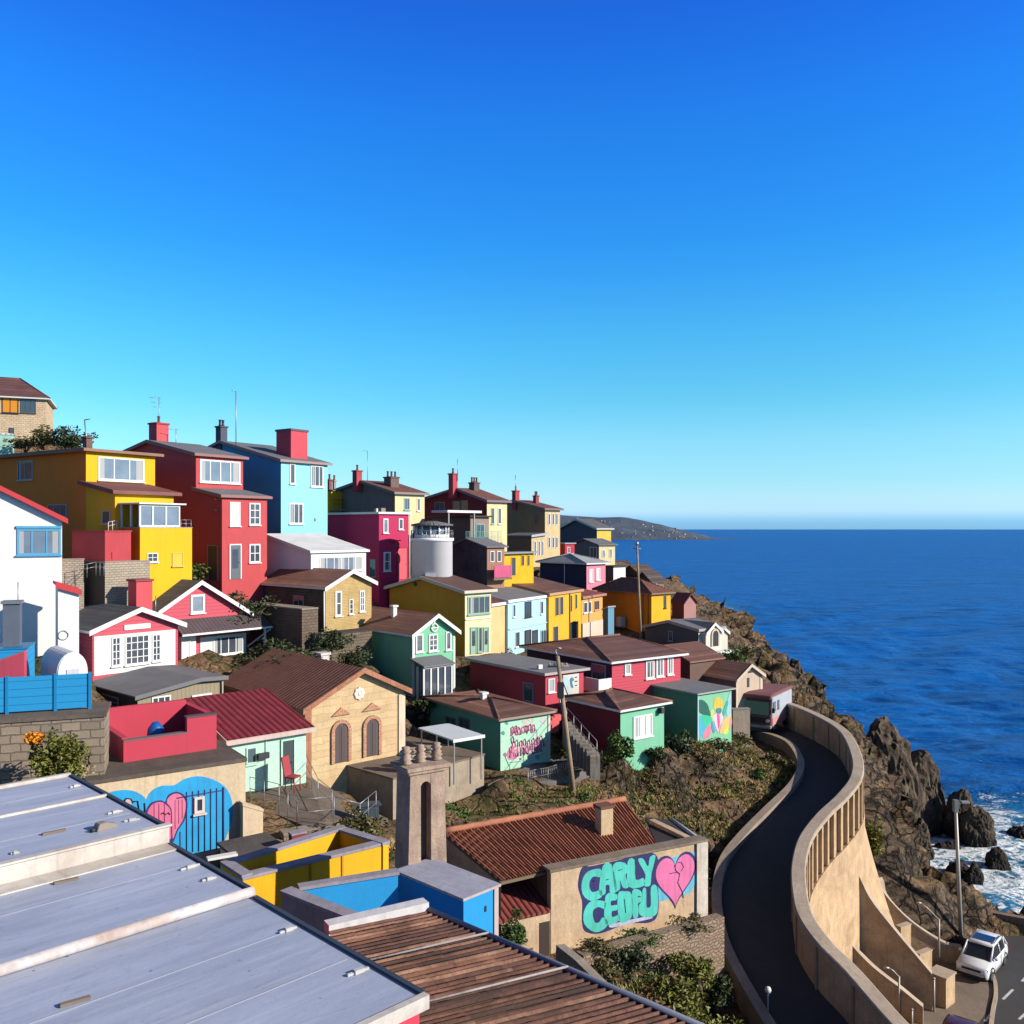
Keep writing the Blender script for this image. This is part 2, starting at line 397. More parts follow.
        if cur:
            for k in range(cur):
                ww = W*(.10+.05*((k*7) % 3)); xx = fw+ (W-2*fw-ww)*(k/(max(1, cur-1)) if cur > 1 else .1)
                MB().box(xx, xx+ww, -.026, -.0205, fw, Hh-fw).build('curtain', CURTAIN, o)
        if sill: MB().box(-.06, W+.06, -.12, -.003, -.07, -.004).build('sill', fr, o)
        if shut:
            for k in (0, 1):
                x = -W*.48-.02 if k == 0 else W+.02
                MB().box(x, x+W*.48, -.05, -.003, 0, Hh).build('shutter', shut, o)
        return o
    def door(s, f, r, mat, off=0.0, fr=None, glazed=False, arch=False):
        W, Hh, loc, rz = s.rect(f, r, off); fr = fr or WHITE; fw = .08
        mb = MB(); mb.box(fw, W-fw, -.03, -.003, 0, Hh-fw)
        o = mb.build('door', mat, s.o, loc, rz)
        mb = MB(); mb.box(0, fw-.002, -.07, -.003, 0, Hh); mb.box(W-fw+.002, W, -.07, -.003, 0, Hh); mb.box(fw, W-fw, -.07, -.003, Hh-fw+.002, Hh)
        mb.build('frame', fr, o)
        if glazed: MB().box(W*.25, W*.75, -.036, -.031, Hh*.3, Hh*.85).build('pane', GLASS, o)
        MB().tube([(W-fw-.12, -.03, Hh*.47), (W-fw-.12, -.09, Hh*.47)], .025, 6).build('handle', DARK, o)
        return o
    def chimney(s, x0, x1, yt, yb, v, mat, cap=None, pots=0, depth=None, name='chimney', potm=None, capt=.12):
        xm = (x0+x1)/2; u, zt = s.Rf(xm, yt, v); zb = s.Rf(xm, yb, v)[1]
        Yw = (s.C+s.cu*u+s.cv*v).y; wp = (x1-x0)*Yw/F
        # apparent width of a square stack turned by t
        q = wp/(abs(math.cos(s.t))+abs(math.sin(s.t)))
        q2 = depth or q; zb -= .8
        mb = MB(); mb.box(u-q/2, u+q/2, v-q2/2, v+q2/2, zb, zt-capt*.5)
        o = mb.build(name, mat, s.o)
        cm = cap or mat; e = .07
        MB().box(u-q/2-e, u+q/2+e, v-q2/2-e, v+q2/2+e, zt-capt*.5+.002, zt+capt*.5).build('cap', cm, o)
        for k in range(pots):
            a = u+(k-(pots-1)/2)*q*.45
            MB().lathe([(.09, 0), (.12, .08), (.09, .14), (.09, .42), (.12, .46), (.12, .5)], (a, v, zt+capt*.5+.002), 10).build('pot', potm or RUSTY, o)
        return o
    def antenna(s, px, yt, yb, v, bars=3, r=.025, hook=0):
        u, zt = s.Rf(px, yt, v); zb = s.Rf(px, yb, v)[1]
        mb = MB(); mb.tube([(u, v, zb-.3), (u, v, zt)], r, 6)
        for k in range(bars):
            z = zt-.05-k*(zt-zb)*.16; L = .55-.1*k
            mb.tube([(u-L*1.2, v+L*.3, z), (u+L*.3, v-L*.1, z)], r*.6, 5)
        if hook: mb.tube([(u, v, zt), (u-hook, v, zt+.03)], r*.8, 5)
        return mb.build('antenna', METAL, s.o)
    def box(s, name, mat, u0, u1, v0, v1, z0, z1, bevel=0): return MB().box(u0, u1, v0, v1, z0, z1).build(name, mat, s.o, bevel=bevel)
    def W(s, u, v, z): return s.C+s.cu*u+s.cv*v+Vector((0, 0, z))
def gutter(h, u0, u1, v, z, mat=None):
    MB().tube([(u0, v, z), (u1, v, z-.02)], .06, 8).build('gutter', mat or METAL, h.o)
def downpipe(h, u, v, z0, z1, mat=None):
    MB().tube([(u, v, z0), (u, v, z1)], .045, 8).build('downpipe', mat or TRIM, h.o)
# ------------------------------------------------------------ colours
YEL = (.84, .44, .004); ORG = (.80, .33, .012); RED = (.60, .055, .055); REDD = (.36, .018, .03); LBLUE = (.26, .60, .74); BLUE = (.10, .33, .60)
PINK = (.78, .13, .17); MAG = (.50, .02, .10); MINT = (.40, .70, .50); GRN = (.16, .50, .30); CREAM = (.74, .62, .34); OLIVE = (.50, .31, .04)
R_BRN = roof_mat((.23, .105, .07), 'plank', row=.3); R_BRT = roof_mat((.27, .11, .072), 'tile', .3, .4); R_RED = roof_mat((.27, .055, .045), 'tile')
R_TERR = roof_mat((.34, .11, .05), 'tile', .26, .4); R_GRY = roof_mat((.20, .20, .215), 'felt'); R_MAR = roof_mat((.20, .05, .05), 'metal', .2)
R_SLATE = roof_mat((.055, .062, .078), 'plank', row=.22); R_MET = roof_mat((.17, .17, .18), 'metal', .25, rust=(.12, .07, .05)); R_DRK = roof_mat((.05, .04, .04), 'felt')
R_LT = roof_mat((.42, .43, .44), 'metal', .3); R_WHT = roof_mat((.78, .77, .75), 'metal', .4)
R_MBR = roof_mat((.16, .085, .07), 'metal', .22)

# ---- far left: stone house on the hill top
h = House('stone_house', 'pale stone house with orange window panels standing highest on the hill', 'house', -55, -34, 46.5, 396, 440, 84, 22, d=7)
st1 = stone((.78, .56, .34), (.86, .66, .44), (.45, .35, .24), .4, .2, .02, wob=.15)
a = h.Rf(-8, 377, 3.5); b_ = h.Rf(20, 377.5, 3.5)
h.block(h.h, 'hip', wall=st1, roof=roof_mat((.17, .075, .07), 'plank', row=.3), ridge=((a[0], 3.5), (b_[0], 3.5)), rh=a[1], trim=TRIM, oh=.35)
h.win('R', (2, 18.5, 395.5, 413), 2, 1, fr=DARK, gl=plain((.80, .30, .01), .5), name='window')
h.win('R', (20.5, 36, 399, 413), 3, 1, fr=plain((.10, .09, .09), .6))
h.win('R', (9, 14, 428, 437), 1, 1, fr=DARK, sill=False)
h = House('garden_wall', 'mint green wall below the stone house at the left edge', 'wall', -30, -22, 12, 434, 446, 76, 20, d=1, sink=2, ground=False)
h.block(h.h, 'flat', wall=paint((.42, .72, .58)), roof=R_WHT, oh=.05)

# ---- yellow house
h = House('house', 'tall yellow house with orange shaded side, glazed balcony and maroon lean-to roof', 'house', -14, 86, 155, 450, 582, 55, 58)
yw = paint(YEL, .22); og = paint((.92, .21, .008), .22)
ydk = yw
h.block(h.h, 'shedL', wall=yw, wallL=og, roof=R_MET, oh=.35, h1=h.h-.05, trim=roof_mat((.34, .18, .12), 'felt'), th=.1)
h.win('R', (98, 144, 458, 481), 3, 1, cur=2, gl=GLASS2, fw=.1)
h.win('L', (18, 33, 461, 480), 2, 1, cur=1, fr=plain((.5, .42, .45), .6), fw=.05); h.win('L', (48, 67, 504.5, 517), 3, 1, fr=plain((.5, .42, .45), .6), fw=.05)
e1 = -h.loc(115, 560)[0].x  # front extension: its near corner falls on pixel column 115
o_, d_ = h.loc(115, 560); k_ = (0-o_.x)/d_.x; ve = o_.y+d_.y*k_
ue = h.Rf(173.5, 540, ve)[0]
hE = h.Rf(140, 492.5, ve)[1]; hB = h.Rf(140, 487.5, 0)[1]
hB = hE+.55
h.block(hE, 'shedL', u=(0, ue), v=(ve, -.003), wall=yw, wallL=ydk, roof=roof_mat((.22, .075, .065), 'metal', .25), h1=hB, oh=.32, trim=roof_mat((.26, .10, .09), 'felt'), rname='lean_to_roof', wname='extension_wall')
h.win('L', (102.5, 110.5, 510.5, 524), 1, 1, fr=plain((.6, .5, .42), .6), fw=.06)
v2 = ve-1.9; u2 = h.Rf(140, 540, v2)[0]; u3 = h.Rf(192, 540, v2)[0]; z2 = h.Rf(160, 528, v2)[1]
h.block(z2, 'flat', u=(u2, u3), v=(v2, ve-.003), wall=yw, wallL=og, roof=R_LT, oh=.02, th=.05, rname='balcony_floor', wname='balcony_wall', z0=-1.5)
# glazed balcony
zt = h.Rf(160, 504.5, v2)[1]; ug = h.Rf(180, 515, v2)[0]
gb = MB()
for x in (u2+.05, u2+(ug-u2)*.33, u2+(ug-u2)*.66, ug): gb.box(x-.05, x+.05, v2+.05, v2+.15, z2+.06, zt)
for yv in (v2+.9, ve-.08): gb.box(u2, u2+.1, yv-.05, yv+.05, z2+.06, zt); gb.box(ug-.05, ug+.05, yv-.05, yv+.05, z2+.06, zt)
gb.box(u2, ug+.05, v2+.04, v2+.16, z2+.06, z2+.16); gb.box(u2, ug+.05, v2+.04, v2+.16, zt-.12, zt)
cg = gb.build('conservatory', WHITE, h.o)
MB().box(u2+.1, ug, v2+.09, v2+.11, z2+.16, zt-.12).build('pane', GLASS2, cg)
MB().box(u2+.3, u2+.7, v2+.14, v2+.17, z2+.16, zt-.12).build('curtain', CURTAIN, cg)
MB().box(u2-.15, ug+.35, v2-.15, ve-.01, zt+.003, zt+.09).build('canopy', TRIM, cg)
def rail(name, pts, hgt, mat, parent=None, label=None, gap=.9, bars=False, r=.018, cat='railing', group=None, rails=(1.0, .5)):
    mb = MB(); pts = [Vector(p) for p in pts]
    for a, b in zip(pts[:-1], pts[1:]):
        L = (b-a).length; n = max(1, round(L/gap))
        for k in range(n+1):
            p = a.lerp(b, k/n); mb.tube([p-Vector((0, 0, .25)), p+Vector((0, 0, hgt))], r, 5)
        for rr in rails: mb.tube([a+Vector((0, 0, hgt*rr)), b+Vector((0, 0, hgt*rr))], r*.85, 5)
        if bars:
            n = int(L/.16)
            for k in range(1, n): p = a.lerp(b, k/n); mb.tube([p+Vector((0, 0, .08)), p+Vector((0, 0, hgt))], .012, 4)
    o = mb.build(name, mat, parent)
    if label: tag(o, label, cat, group)
    return o
rail('balustrade', [(u3-.03, v2+.05, z2+.05), (ug+.1, v2+.05, z2+.05)], .45, METAL, h.o, gap=.4)
rail('balustrade', [(u2-.02, ve-.1, z2+.05), (u2-.9, ve-.2, z2-.1)], .45, TRIM, h.o, gap=.3)
h.win('R', (147, 157.5, 553, 562), 2, 2, off=v2, fw=.05); h.win('R', (172, 183, 552.5, 566), 1, 1, off=v2, gl=paint((.8, .5, .05)), fr=paint((.75, .5, .12)), fw=.05)
h.chimney(83, 92, 437.5, 446, 1.2, stone((.22, .09, .07), (.28, .12, .09), (.2, .15, .12), .2, .07), name='chimney')
# red shed block beside it
h = House('shed', 'square dark red flat-topped shed in front of the yellow house', 'shed', 72, 105, 131, 532, 561, 51, 58, sink=.3)
h.block(h.h, 'flat', wall=paint((.48, .05, .065)), roof=paint((.40, .04, .05)), oh=.04, th=.08)
h.box('hatch', paint((.5, .05, .07)), h.w*.25, h.w*.3, -.05, -.005, .1, .5)
rail('railing', [P(78, 575, 50), P(96, 571, 50.5), P(104, 572, 49.6)], .5, METAL, None, 'thin steel railing before the dark red shed', gap=.5)
h = House('retaining_wall', 'rough pale stone retaining wall under the red shed', 'wall', 60, 105, 150, 561.5, 592, 50.7, 58, sink=3)
h.block(h.h-.02, 'flat', wall=stone((.42, .35, .27), (.50, .42, .32), (.28, .22, .17), .3, .14), wallL=R_DRK, roof=CONC, oh=.0, th=.02)
h = House('retaining_wall', 'rubble stone wall between the white house and the red shed', 'wall', 58, 62, 84, 560, 600, 50.2, 30, d=.5, sink=2)
h.block(h.h, 'flat', wall=stone((.42, .33, .26), (.54, .44, .35), (.25, .2, .15), .26, .12), roof=CONC, oh=.03, th=.06)

# ---- white house at the left edge
h = House('house', 'white gabled house with red verges and a blue framed window at the left edge', 'house', -90, -78, 62, 520, 692, 44, 30, d=6)
wp = paint((.80, .80, .80), .12); rt = paint((.60, .05, .06), .2)
e = h.Rf(62, 517, 0); g = h.Rf(-30, 470, 0)
h.block(h.h if 0 else e[1]-.3, 'gableR', wall=wp, roof=roof_mat((.4, .05, .05), 'metal'), ridge=g[0], rh=g[1]-.2, h1=e[1]-.1, trim=rt, oh=.3)
h.win('R', (17, 61, 529, 555), 3, 1, fr=paint((.10, .38, .62), .2), fw=.1, cur=2, gl=GLASS2)
h.box('lintel', paint((.10, .38, .62)), h.Rf(16, 528, 0)[0], h.Rf(61.5, 528, 0)[0], -.1, -.003, h.Rf(40, 528.5, 0)[1], h.Rf(40, 526, 0)[1])
h2 = House('outhouse', 'low white lean-to with a red sloping verge beside the white house', 'outhouse', 50, 58, 79, 590, 655, 43.6, 30, d=2)
h2.block(h2.Rf(60, 586, 0)[1], 'shedR', wall=wp, roof=rt, h1=h2.Rf(79, 592, 0)[1], trim=rt, oh=.12)
MB().tube([(h2.w*.25+.22*math.cos(k*.4), -.03, h2.h*.3+.22*math.sin(k*.4)) for k in range(17)], .02, 5).build('hoop', METAL, h2.o)

# ---- red house
h = House('house', 'tall deep red house with stepped front, white windows and an aerial on its chimney', 'house', 120, 196, 243, 454, 582, 61, 55)
rf = paint((.52, .068, .075), .35); rs = rf
rg = h.Lf(150, 441.5, 0)
h.block(h.h, 'gableL', wall=rf, wallL=rs, roof=R_GRY, ridge=rg[0], rh=rg[1], h1=h.h+.35, oh=.25, trim=plain((.30, .14, .13), .7), th=.1)
h.win('R', (199.5, 240, 460.5, 483), 4, 1, fw=.11, gl=GLASS2, cur=2)
o_, d_ = h.loc(222, 560); ve = o_.y+d_.y*((0-o_.x)/d_.x); ue = h.Rf(267, 540, ve)[0]
hE = h.Rf(245, 496.5, ve)[1]
h.block(hE, 'shedL', u=(0, ue), v=(ve, -.003), wall=rf, wallL=rs, roof=R_GRY, h1=hE+.5, oh=.22, trim=plain((.30, .14, .13), .7), rname='lower_roof', wname='extension_wall', th=.1)
h.win('R', (229.5, 240, 502, 526), 1, 1, off=ve, gl=plain((.75, .75, .74), .5)); h.win('R', (249, 260, 503, 525), 2, 3, off=ve, fw=.09)
h.door('R', (229, 241, 544, 579), plain((.12, .14, .16), .4), off=ve, glazed=True); h.win('R', (249, 260, 544, 562.5), 2, 2, off=ve, fw=.09)
h.door('L', (208, 218.5, 545, 580), plain((.09, .05, .04), .6), fr=plain((.35, .26, .2), .7))
cv_ = rg[0]+.5
h.chimney(149.5, 168, 424, 444, cv_, paint((.62, .085, .10)), paint((.45, .05, .06)), pots=1)
h.antenna(159, 397.5, 426, cv_, 3, hook=.3); h.antenna(176, 429, 446, cv_-1.2, 1)
for (a, b) in ((217, 500), (217, 511)): u = h.Lf(a, b, 0); MB().box(-.1, -.01, u[0]-.08, u[0]+.08, u[1], u[1]+.1).build('vent', METAL, h.o)

# ---- light blue house
h = House('house', 'tallest light blue house with a side painted royal blue for shade and a square red chimney', 'house', 190, 281, 327.5, 460, 584, 67, 55)
bf = paint((.27, .66, .76), .15); bs = paint((.05, .36, .60), .25)  # side wall: darker blue, its shade put into the paint
rg = h.Lf(222, 442, 0)
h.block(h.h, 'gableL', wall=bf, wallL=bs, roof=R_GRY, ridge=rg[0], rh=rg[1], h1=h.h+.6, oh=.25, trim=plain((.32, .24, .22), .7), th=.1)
h.win('R', (289.5, 295, 463.5, 484), 1, 1, fw=.09); h.win('R', (310.5, 323, 465.5, 487), 3, 1, fw=.1, cur=1); h.win('R', (289, 303, 503, 524), 3, 1, fw=.1, cur=1)
h.box('vent', METAL, h.w*.7, h.w*.74, -.06, -.003, h.Rf(313, 521, 0)[1], h.Rf(313, 518, 0)[1])
q = h.loc(292, 450)
h.chimney(277, 307, 431, 458, 1.7, paint((.66, .07, .10)), plain((.10, .06, .08), .6), name='chimney', capt=.16)
h.chimney(216, 227, 427, 443, rg[0]+.3, plain((.05, .06, .10), .7), None, 2, potm=DARK)
h.antenna(236, 391.5, 444, 5.0, 0, hook=.4, r=.035)
# white annex
h = House('annex', 'low white annex with a white sloping roof and a window band below the blue house', 'annex', 267, 311, 366, 551.5, 596, 61.5, 50)
hb_ = h.Lf(281, 536, 0)
h.block(h.h, 'shedL', wall=paint((.80, .80, .80), .12), wallL=paint((.80, .80, .80), .12), roof=roof_mat((.80, .80, .80), 'felt'), h1=h.h+1.1, oh=.15, trim=WHITE, th=.08)
h.win('R', (319, 362, 556.5, 571), 6, 1, fw=.08, gl=GLASS2, cur=3)
h.win('R', (344, 360, 573, 588), 2, 1, fw=.06)

# ---- yellow bit behind
h = House('house', 'small bright yellow house peeping out right of the blue house', 'house', 318, 329, 351, 491, 512, 84, 50)
h.block(h.h, 'flat', wall=paint(YEL), roof=R_MET, oh=.15)
rail('balustrade', [(0.2, -.5, .3), (h.w, -.5, .3)], .9, DARK, h.o, gap=.5, bars=True)
h.box('balcony_floor', CONC, 0, h.w, -.6, -.003, 0.1, .3)
h.chimney(327, 332, 480, 492, 2, paint((.3, .06, .05)), None, 1); h.chimney(332.5, 336, 481, 492, 2.4, CONC, None, 1)

# ---- beige house
h = House('house', 'grey sided house with a cream front and two chimneys behind the magenta house', 'house', 330, 395, 424.5, 492.5, 576, 80, 48)
rg = h.Lf(362, 481.5, 0)
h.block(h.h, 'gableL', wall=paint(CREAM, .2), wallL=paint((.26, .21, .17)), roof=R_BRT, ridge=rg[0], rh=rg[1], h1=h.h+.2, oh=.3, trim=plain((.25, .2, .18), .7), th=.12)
h.win('R', (404, 409.5, 498, 510), 2, 1, fr=paint((.3, .5, .55)), fw=.08); h.win('R', (417, 420, 498, 511), 1, 1, fw=.07)
h.win('R', (412, 417, 525, 540), 1, 1, fw=.07)
h.chimney(352.5, 362, 471, 483, rg[0]+.2, paint((.45, .06, .07)), None, 1); h.chimney(384, 399, 477.5, 488, 2.3, stone((.22, .14, .12), (.28, .18, .15), (.2, .16, .13), .2, .08), None, 3)
h.antenna(367.5, 451, 484, rg[0]-.6, 0, hook=.5)

# ---- magenta house
h = House('house', 'flat roofed magenta house with a red door left of the white drum', 'house', 326, 379, 408.5, 514, 598, 69.5, 48)
mg = paint(MAG, .2)
h.block(h.h, 'flat', wall=mg, wallL=mg, roof=R_DRK, oh=.2, trim=TRIM, th=.16)
h.box('chimney', CONC, h.w*.35, h.w*.5, 1.0, 1.4, h.h, h.h+.5); h.box('vent', TRIM, h.w*.6, h.w*.7, 2.5, 2.8, h.h, h.h+.5)
h.win('R', (383, 388, 518.5, 533), 1, 1, fw=.09, gl=GLASS2); h.win('R', (398.5, 403, 518.5, 529.5), 1, 1, fw=.08)
h.win('R', (383.5, 390.5, 552, 571), 1, 2, fw=.1, cur=1); h.door('R', (397, 407.5, 547, 579), paint((.75, .12, .16)), fr=paint((.45, .03, .07)))
h.win('L', (369.5, 376, 559, 577), 1, 1, fw=.06, fr=plain((.3, .2, .22), .6)); h.box('awning', paint((.5, .03, .08)), h.w*.35, h.w*.62, -.4, -.003, h.Rf(393, 541, 0)[1], h.Rf(393, 541, 0)[1]+.08)
downpipe(h, h.w+.06, -.06, 0, h.h)

# ---- white drum
c = P(432, 590, 68.5); r = 20.5*68.5/F
drum = empty('round_house', c); tag(drum, 'white round tower house with a glazed lantern on top', 'house')
for dx in (-1.6, 0, 1.6): CTRL.append((c.x+dx, c.y, c.z-.2))
zt = P(432, 541, 68.5).z-c.z; zw = P(432, 526, 68.5).z-c.z
MB().lathe([(r, -1.5), (r, zt), (r+.1, zt+.02), (r+.1, zt+.22), (r-.1, zt+.24)], (0, 0, 0), 32).build('wall', paint((1, .97, 1), .15), drum)
lt = MB()
for k in range(12):
    a_ = k*math.pi/6; lt.tube([(1.25*math.cos(a_), 1.25*math.sin(a_), zt+.2), (1.25*math.cos(a_), 1.25*math.sin(a_), zw)], .07, 5)
lt.lathe([(1.28, zt+.24), (1.3, zt+.5), (1.2, zt+.5)], (0, 0, 0), 24)
ln = lt.build('lantern', WHITE, drum)
MB().lathe([(1.18, zt+.3), (1.18, zw)], (0, 0, 0), 24).build('pane', GLASS2, ln)
MB().lathe([(1.6, zw+.002), (1.62, zw+.12), (.3, zw+.38)], (0, 0, 0), 24).build('roof', R_MET, drum)
mb = MB(); mb.tube([((r+.02)*math.cos(a), (r+.02)*math.sin(a), zt+.8) for a in np.linspace(math.pi, 2*math.pi, 13)], .025, 5)
for a in np.linspace(math.pi, 2*math.pi, 10): mb.tube([((r+.02)*math.cos(a), (r+.02)*math.sin(a), zt+.1), ((r+.02)*math.cos(a), (r+.02)*math.sin(a), zt+.8)], .02, 5)
mb.build('balustrade', METAL, drum)
dm = MB(); dm.box(-.35, .35, -r-.07, -r+.2, 0, 1.35); dm.build('door', plain((.62, .6, .66), .6), drum)

# ---- dark maroon house
h = House('house', 'dark maroon house with a cream front and two chimneys on the ridge line', 'house', 424, 487, 507, 500.5, 552, 86, 48)
rg = h.Lf(457, 489, 0)
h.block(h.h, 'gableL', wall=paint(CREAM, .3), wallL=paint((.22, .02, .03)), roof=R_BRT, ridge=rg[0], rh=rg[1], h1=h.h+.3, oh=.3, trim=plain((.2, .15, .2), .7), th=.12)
h.win('L', (435, 445, 502, 511), 2, 1, fw=.07, fr=plain((.35, .25, .26), .6)); h.win('L', (453, 460, 501, 511), 1, 1, fw=.06, fr=plain((.35, .25, .26), .6)); h.win('L', (461, 468, 500.5, 512), 1, 1, fw=.06, fr=plain((.4, .3, .3), .6))
h.win('R', (491, 494, 508, 524), 1, 1, fw=.06, fr=paint((.3, .6, .5))); h.win('R', (498, 501, 508, 524), 1, 1, fw=.06)
h.chimney(448.5, 457.5, 474, 490, rg[0]+.1, paint((.5, .06, .07)), None, 1); h.chimney(469, 479.5, 483, 495, 3.5, stone((.14, .10, .12), (.2, .14, .15), (.2, .16, .13), .2, .08), None, 3)
h.antenna(457.5, 459, 478, rg[0]-.3, 0, r=.03)
# clutter of low dark sheds under it
h = House('shed', 'low dark shed with a pale flat canopy behind the white drum', 'shed', 432, 470, 489, 517, 545, 79, 48)
h.block(h.h, 'flat', wall=paint((.3, .22, .18)), wallL=paint((.12, .10, .10)), roof=R_DRK, oh=.3)
h.box('canopy', WHITE, -3.2, h.w*.4, -.5, 1.5, h.h+.35, h.h+.55)
for u_ in (-3.0, 0.1): h.box('post', METAL, u_, u_+.1, -.4, -.3, -1, h.h+.34)
h.win('R', (476, 484, 524, 538), 2, 1, fw=.06, fr=paint((.25, .5, .42)))
rail('balustrade', [(-1.6, -1.1, .2), (h.w+.4, -1.1, .2)], 1.0, paint((.2, .5, .42)), h.o, gap=.4, bars=True)
h.box('balcony_floor', WOOD, -1.7, h.w+.5, -1.2, -.01, 0, .2)
h = House('shed', 'black tarred shed with brown slatted gallery above the olive house', 'shed', 452, 487, 504.5, 547, 580, 72, 45)
h.block(h.h, 'gableL', wall=siding((.34, .17, .11), .5, True), wallL=rough_wall((.09, .09, .10), (.04, .04, .05)), roof=R_GRY, ridge=h.d*.55, rh=h.h+.6, oh=.25, th=.1)
h.box('balcony_panel', paint((.62, .10, .22)), .1, h.w, -.75, -.68, .2, 1.15); h.box('balcony_floor', WOOD, 0, h.w+.1, -.8, -.01, 0, .18)
h.win('R', (490, 494, 551, 562), 1, 1, fw=.06, sill=False); h.win('R', (497, 501, 551, 562), 1, 1, fw=.06, sill=False)
h = House('house', 'small bright yellow house with tall openings and a grey sheet roof', 'house', 492, 504, 533.5, 554, 580, 74, 50)
h.block(h.h, 'flat', wall=paint(YEL), roof=R_GRY, oh=.35, trim=METAL)
for r in ((511, 515.5, 557, 576), (521, 524, 555, 566), (527, 529.5, 555, 566)): h.win('R', r, 1, 1, fw=.06, fr=paint((.6, .4, .05)), sill=False)

# ---- tall tan house far
h = House('house', 'tall tan house with a narrow cream front high against the sea horizon', 'house', 503, 545, 560, 509, 566, 105, 42)
rg = h.Lf(515, 501, 0)
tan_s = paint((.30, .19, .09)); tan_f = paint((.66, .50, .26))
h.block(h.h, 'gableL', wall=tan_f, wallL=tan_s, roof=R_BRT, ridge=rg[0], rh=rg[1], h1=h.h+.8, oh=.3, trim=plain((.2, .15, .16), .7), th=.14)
for x in (548, 552, 555.5):
    h.win('R', (x, x+2.2, 513.5, 525), 1, 1, fw=.06, sill=False); h.win('R', (x, x+2.2, 537, 548), 1, 1, fw=.06, sill=False)
h.win('L', (535, 538.5, 515, 525), 1, 1, fw=.06, fr=plain((.3, .2, .12), .7), sill=False)
h.chimney(512, 519.5, 491, 503, rg[0]-.1, paint((.42, .05, .06)), None, 1); h.chimney(533, 539, 496, 505, 3.2, paint((.30, .05, .06)), None, 2); h.antenna(515.5, 475, 492, rg[0]-.2, 0, r=.04)
h2 = House('house', 'lower tan wing with a mono-pitch roof in front of the tall tan house', 'house', 504, 531.5, 545, 536, 566, 100, 42)
h2.block(h2.h, 'shedR', wall=tan_f, wallL=paint((.22, .13, .08)), roof=R_MET, h1=h2.h+.2, oh=.3, trim=METAL)
for x in (534, 538, 541.5): h2.win('R', (x, x+2, 541, 556), 1, 1, fw=.06, sill=False)

# ---- far dark house with yellow front
h = House('house', 'farthest dark gabled house with a yellow end by the sea horizon', 'house', 560, 597, 611, 528.5, 562, 126, 35)
rg = h.Lf(577, 519.5, 0)
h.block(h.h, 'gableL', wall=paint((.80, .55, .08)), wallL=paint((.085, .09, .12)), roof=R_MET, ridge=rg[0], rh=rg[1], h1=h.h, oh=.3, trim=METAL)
h2 = House('house', 'low grey house with a cream end in front of the farthest yellow gable', 'house', 571, 599, 615, 545, 566, 118, 35)
h2.block(h2.h, 'gableL', wall=paint((.72, .62, .34)), wallL=paint((.20, .16, .15)), roof=R_GRY, ridge=h2.d*.5, rh=h2.h+.7, oh=.3)
h2.win('R', (602, 605, 550, 558), 1, 1, fw=.06, sill=False); h2.win('R', (609, 612, 549, 558), 1, 1, fw=.06, sill=False); h2.win('L', (590, 597, 547, 558), 2, 1, fw=.08)
h3 = House('outhouse', 'small crimson outhouse right of the tall tan house', 'outhouse', 559, 565, 574.5, 544, 562, 108, 38)
h3.block(h3.h, 'flat', wall=paint((.5, .03, .06)), roof=R_LT, oh=.15)
h3.win('R', (567, 570, 547, 553), 1, 1, fw=.05, sill=False)

# ---- navy and pink house
h = House('house', 'square house with navy side, pink striped front and pale hipped roof', 'house', 540, 586.5, 605.5, 564.5, 592, 91, 42)
ap = h.Rf(577, 553.5, h.d*.5)
h.block(h.h, 'hip', wall=siding((.74, .22, .30), .45, True), wallL=paint((.02, .035, .10)), roof=R_LT, ridge=((h.w*.35, h.d*.5), (h.w*.6, h.d*.5)), rh=h.h+1.0, oh=.35, trim=WHITE)
h.win('R', (589, 593, 569, 582), 1, 1, fw=.08, gl=plain((.75, .6, .6), .6)); h.win('R', (596, 600, 568, 580), 1, 1, fw=.08, gl=plain((.75, .6, .6), .6))
downpipe(h, -.06, h.d*.45, 0, h.h, WHITE)
h = House('shed', 'small white boxy shed with a dark opening right of the pink striped house', 'shed', 605, 613.5, 625.5, 567, 583, 98, 42)
h.block(h.h, 'flat', wall=WHITE, wallL=paint((.10, .09, .09)), roof=R_DRK, oh=.2)

# ---- orange house
h = House('house', 'orange house with a hipped brown roof and yellow front near the sea', 'house', 597, 651.5, 670.5, 594.5, 629, 82, 38)
h.block(h.h, 'hip', wall=paint((.86, .46, .006)), wallL=paint((.88, .26, .006)), roof=R_BRT, ridge=((h.w*.4, h.d*.35), (h.w*.4, h.d*.68)), rh=h.h+1.3, oh=.35, trim=plain((.25, .16, .12), .7))
h.win('R', (663.8, 666, 596, 608), 1, 1, fw=.05, fr=DARK)
h.door('L', (640, 646, 611, 626), plain((.5, .2, .02), .7), fr=paint((.75, .35, .03)))
for u_ in (.25, .72): h.box('pilaster', paint((.62, .22, .01)), -.12, -.004, h.d*u_*.2, h.d*u_*.2+.35, -.5, h.h)
h.box('water_tank', plain((.5, .48, .45), .6), -.9, -.3, h.d*.42, h.d*.42+.6, 0, .9)

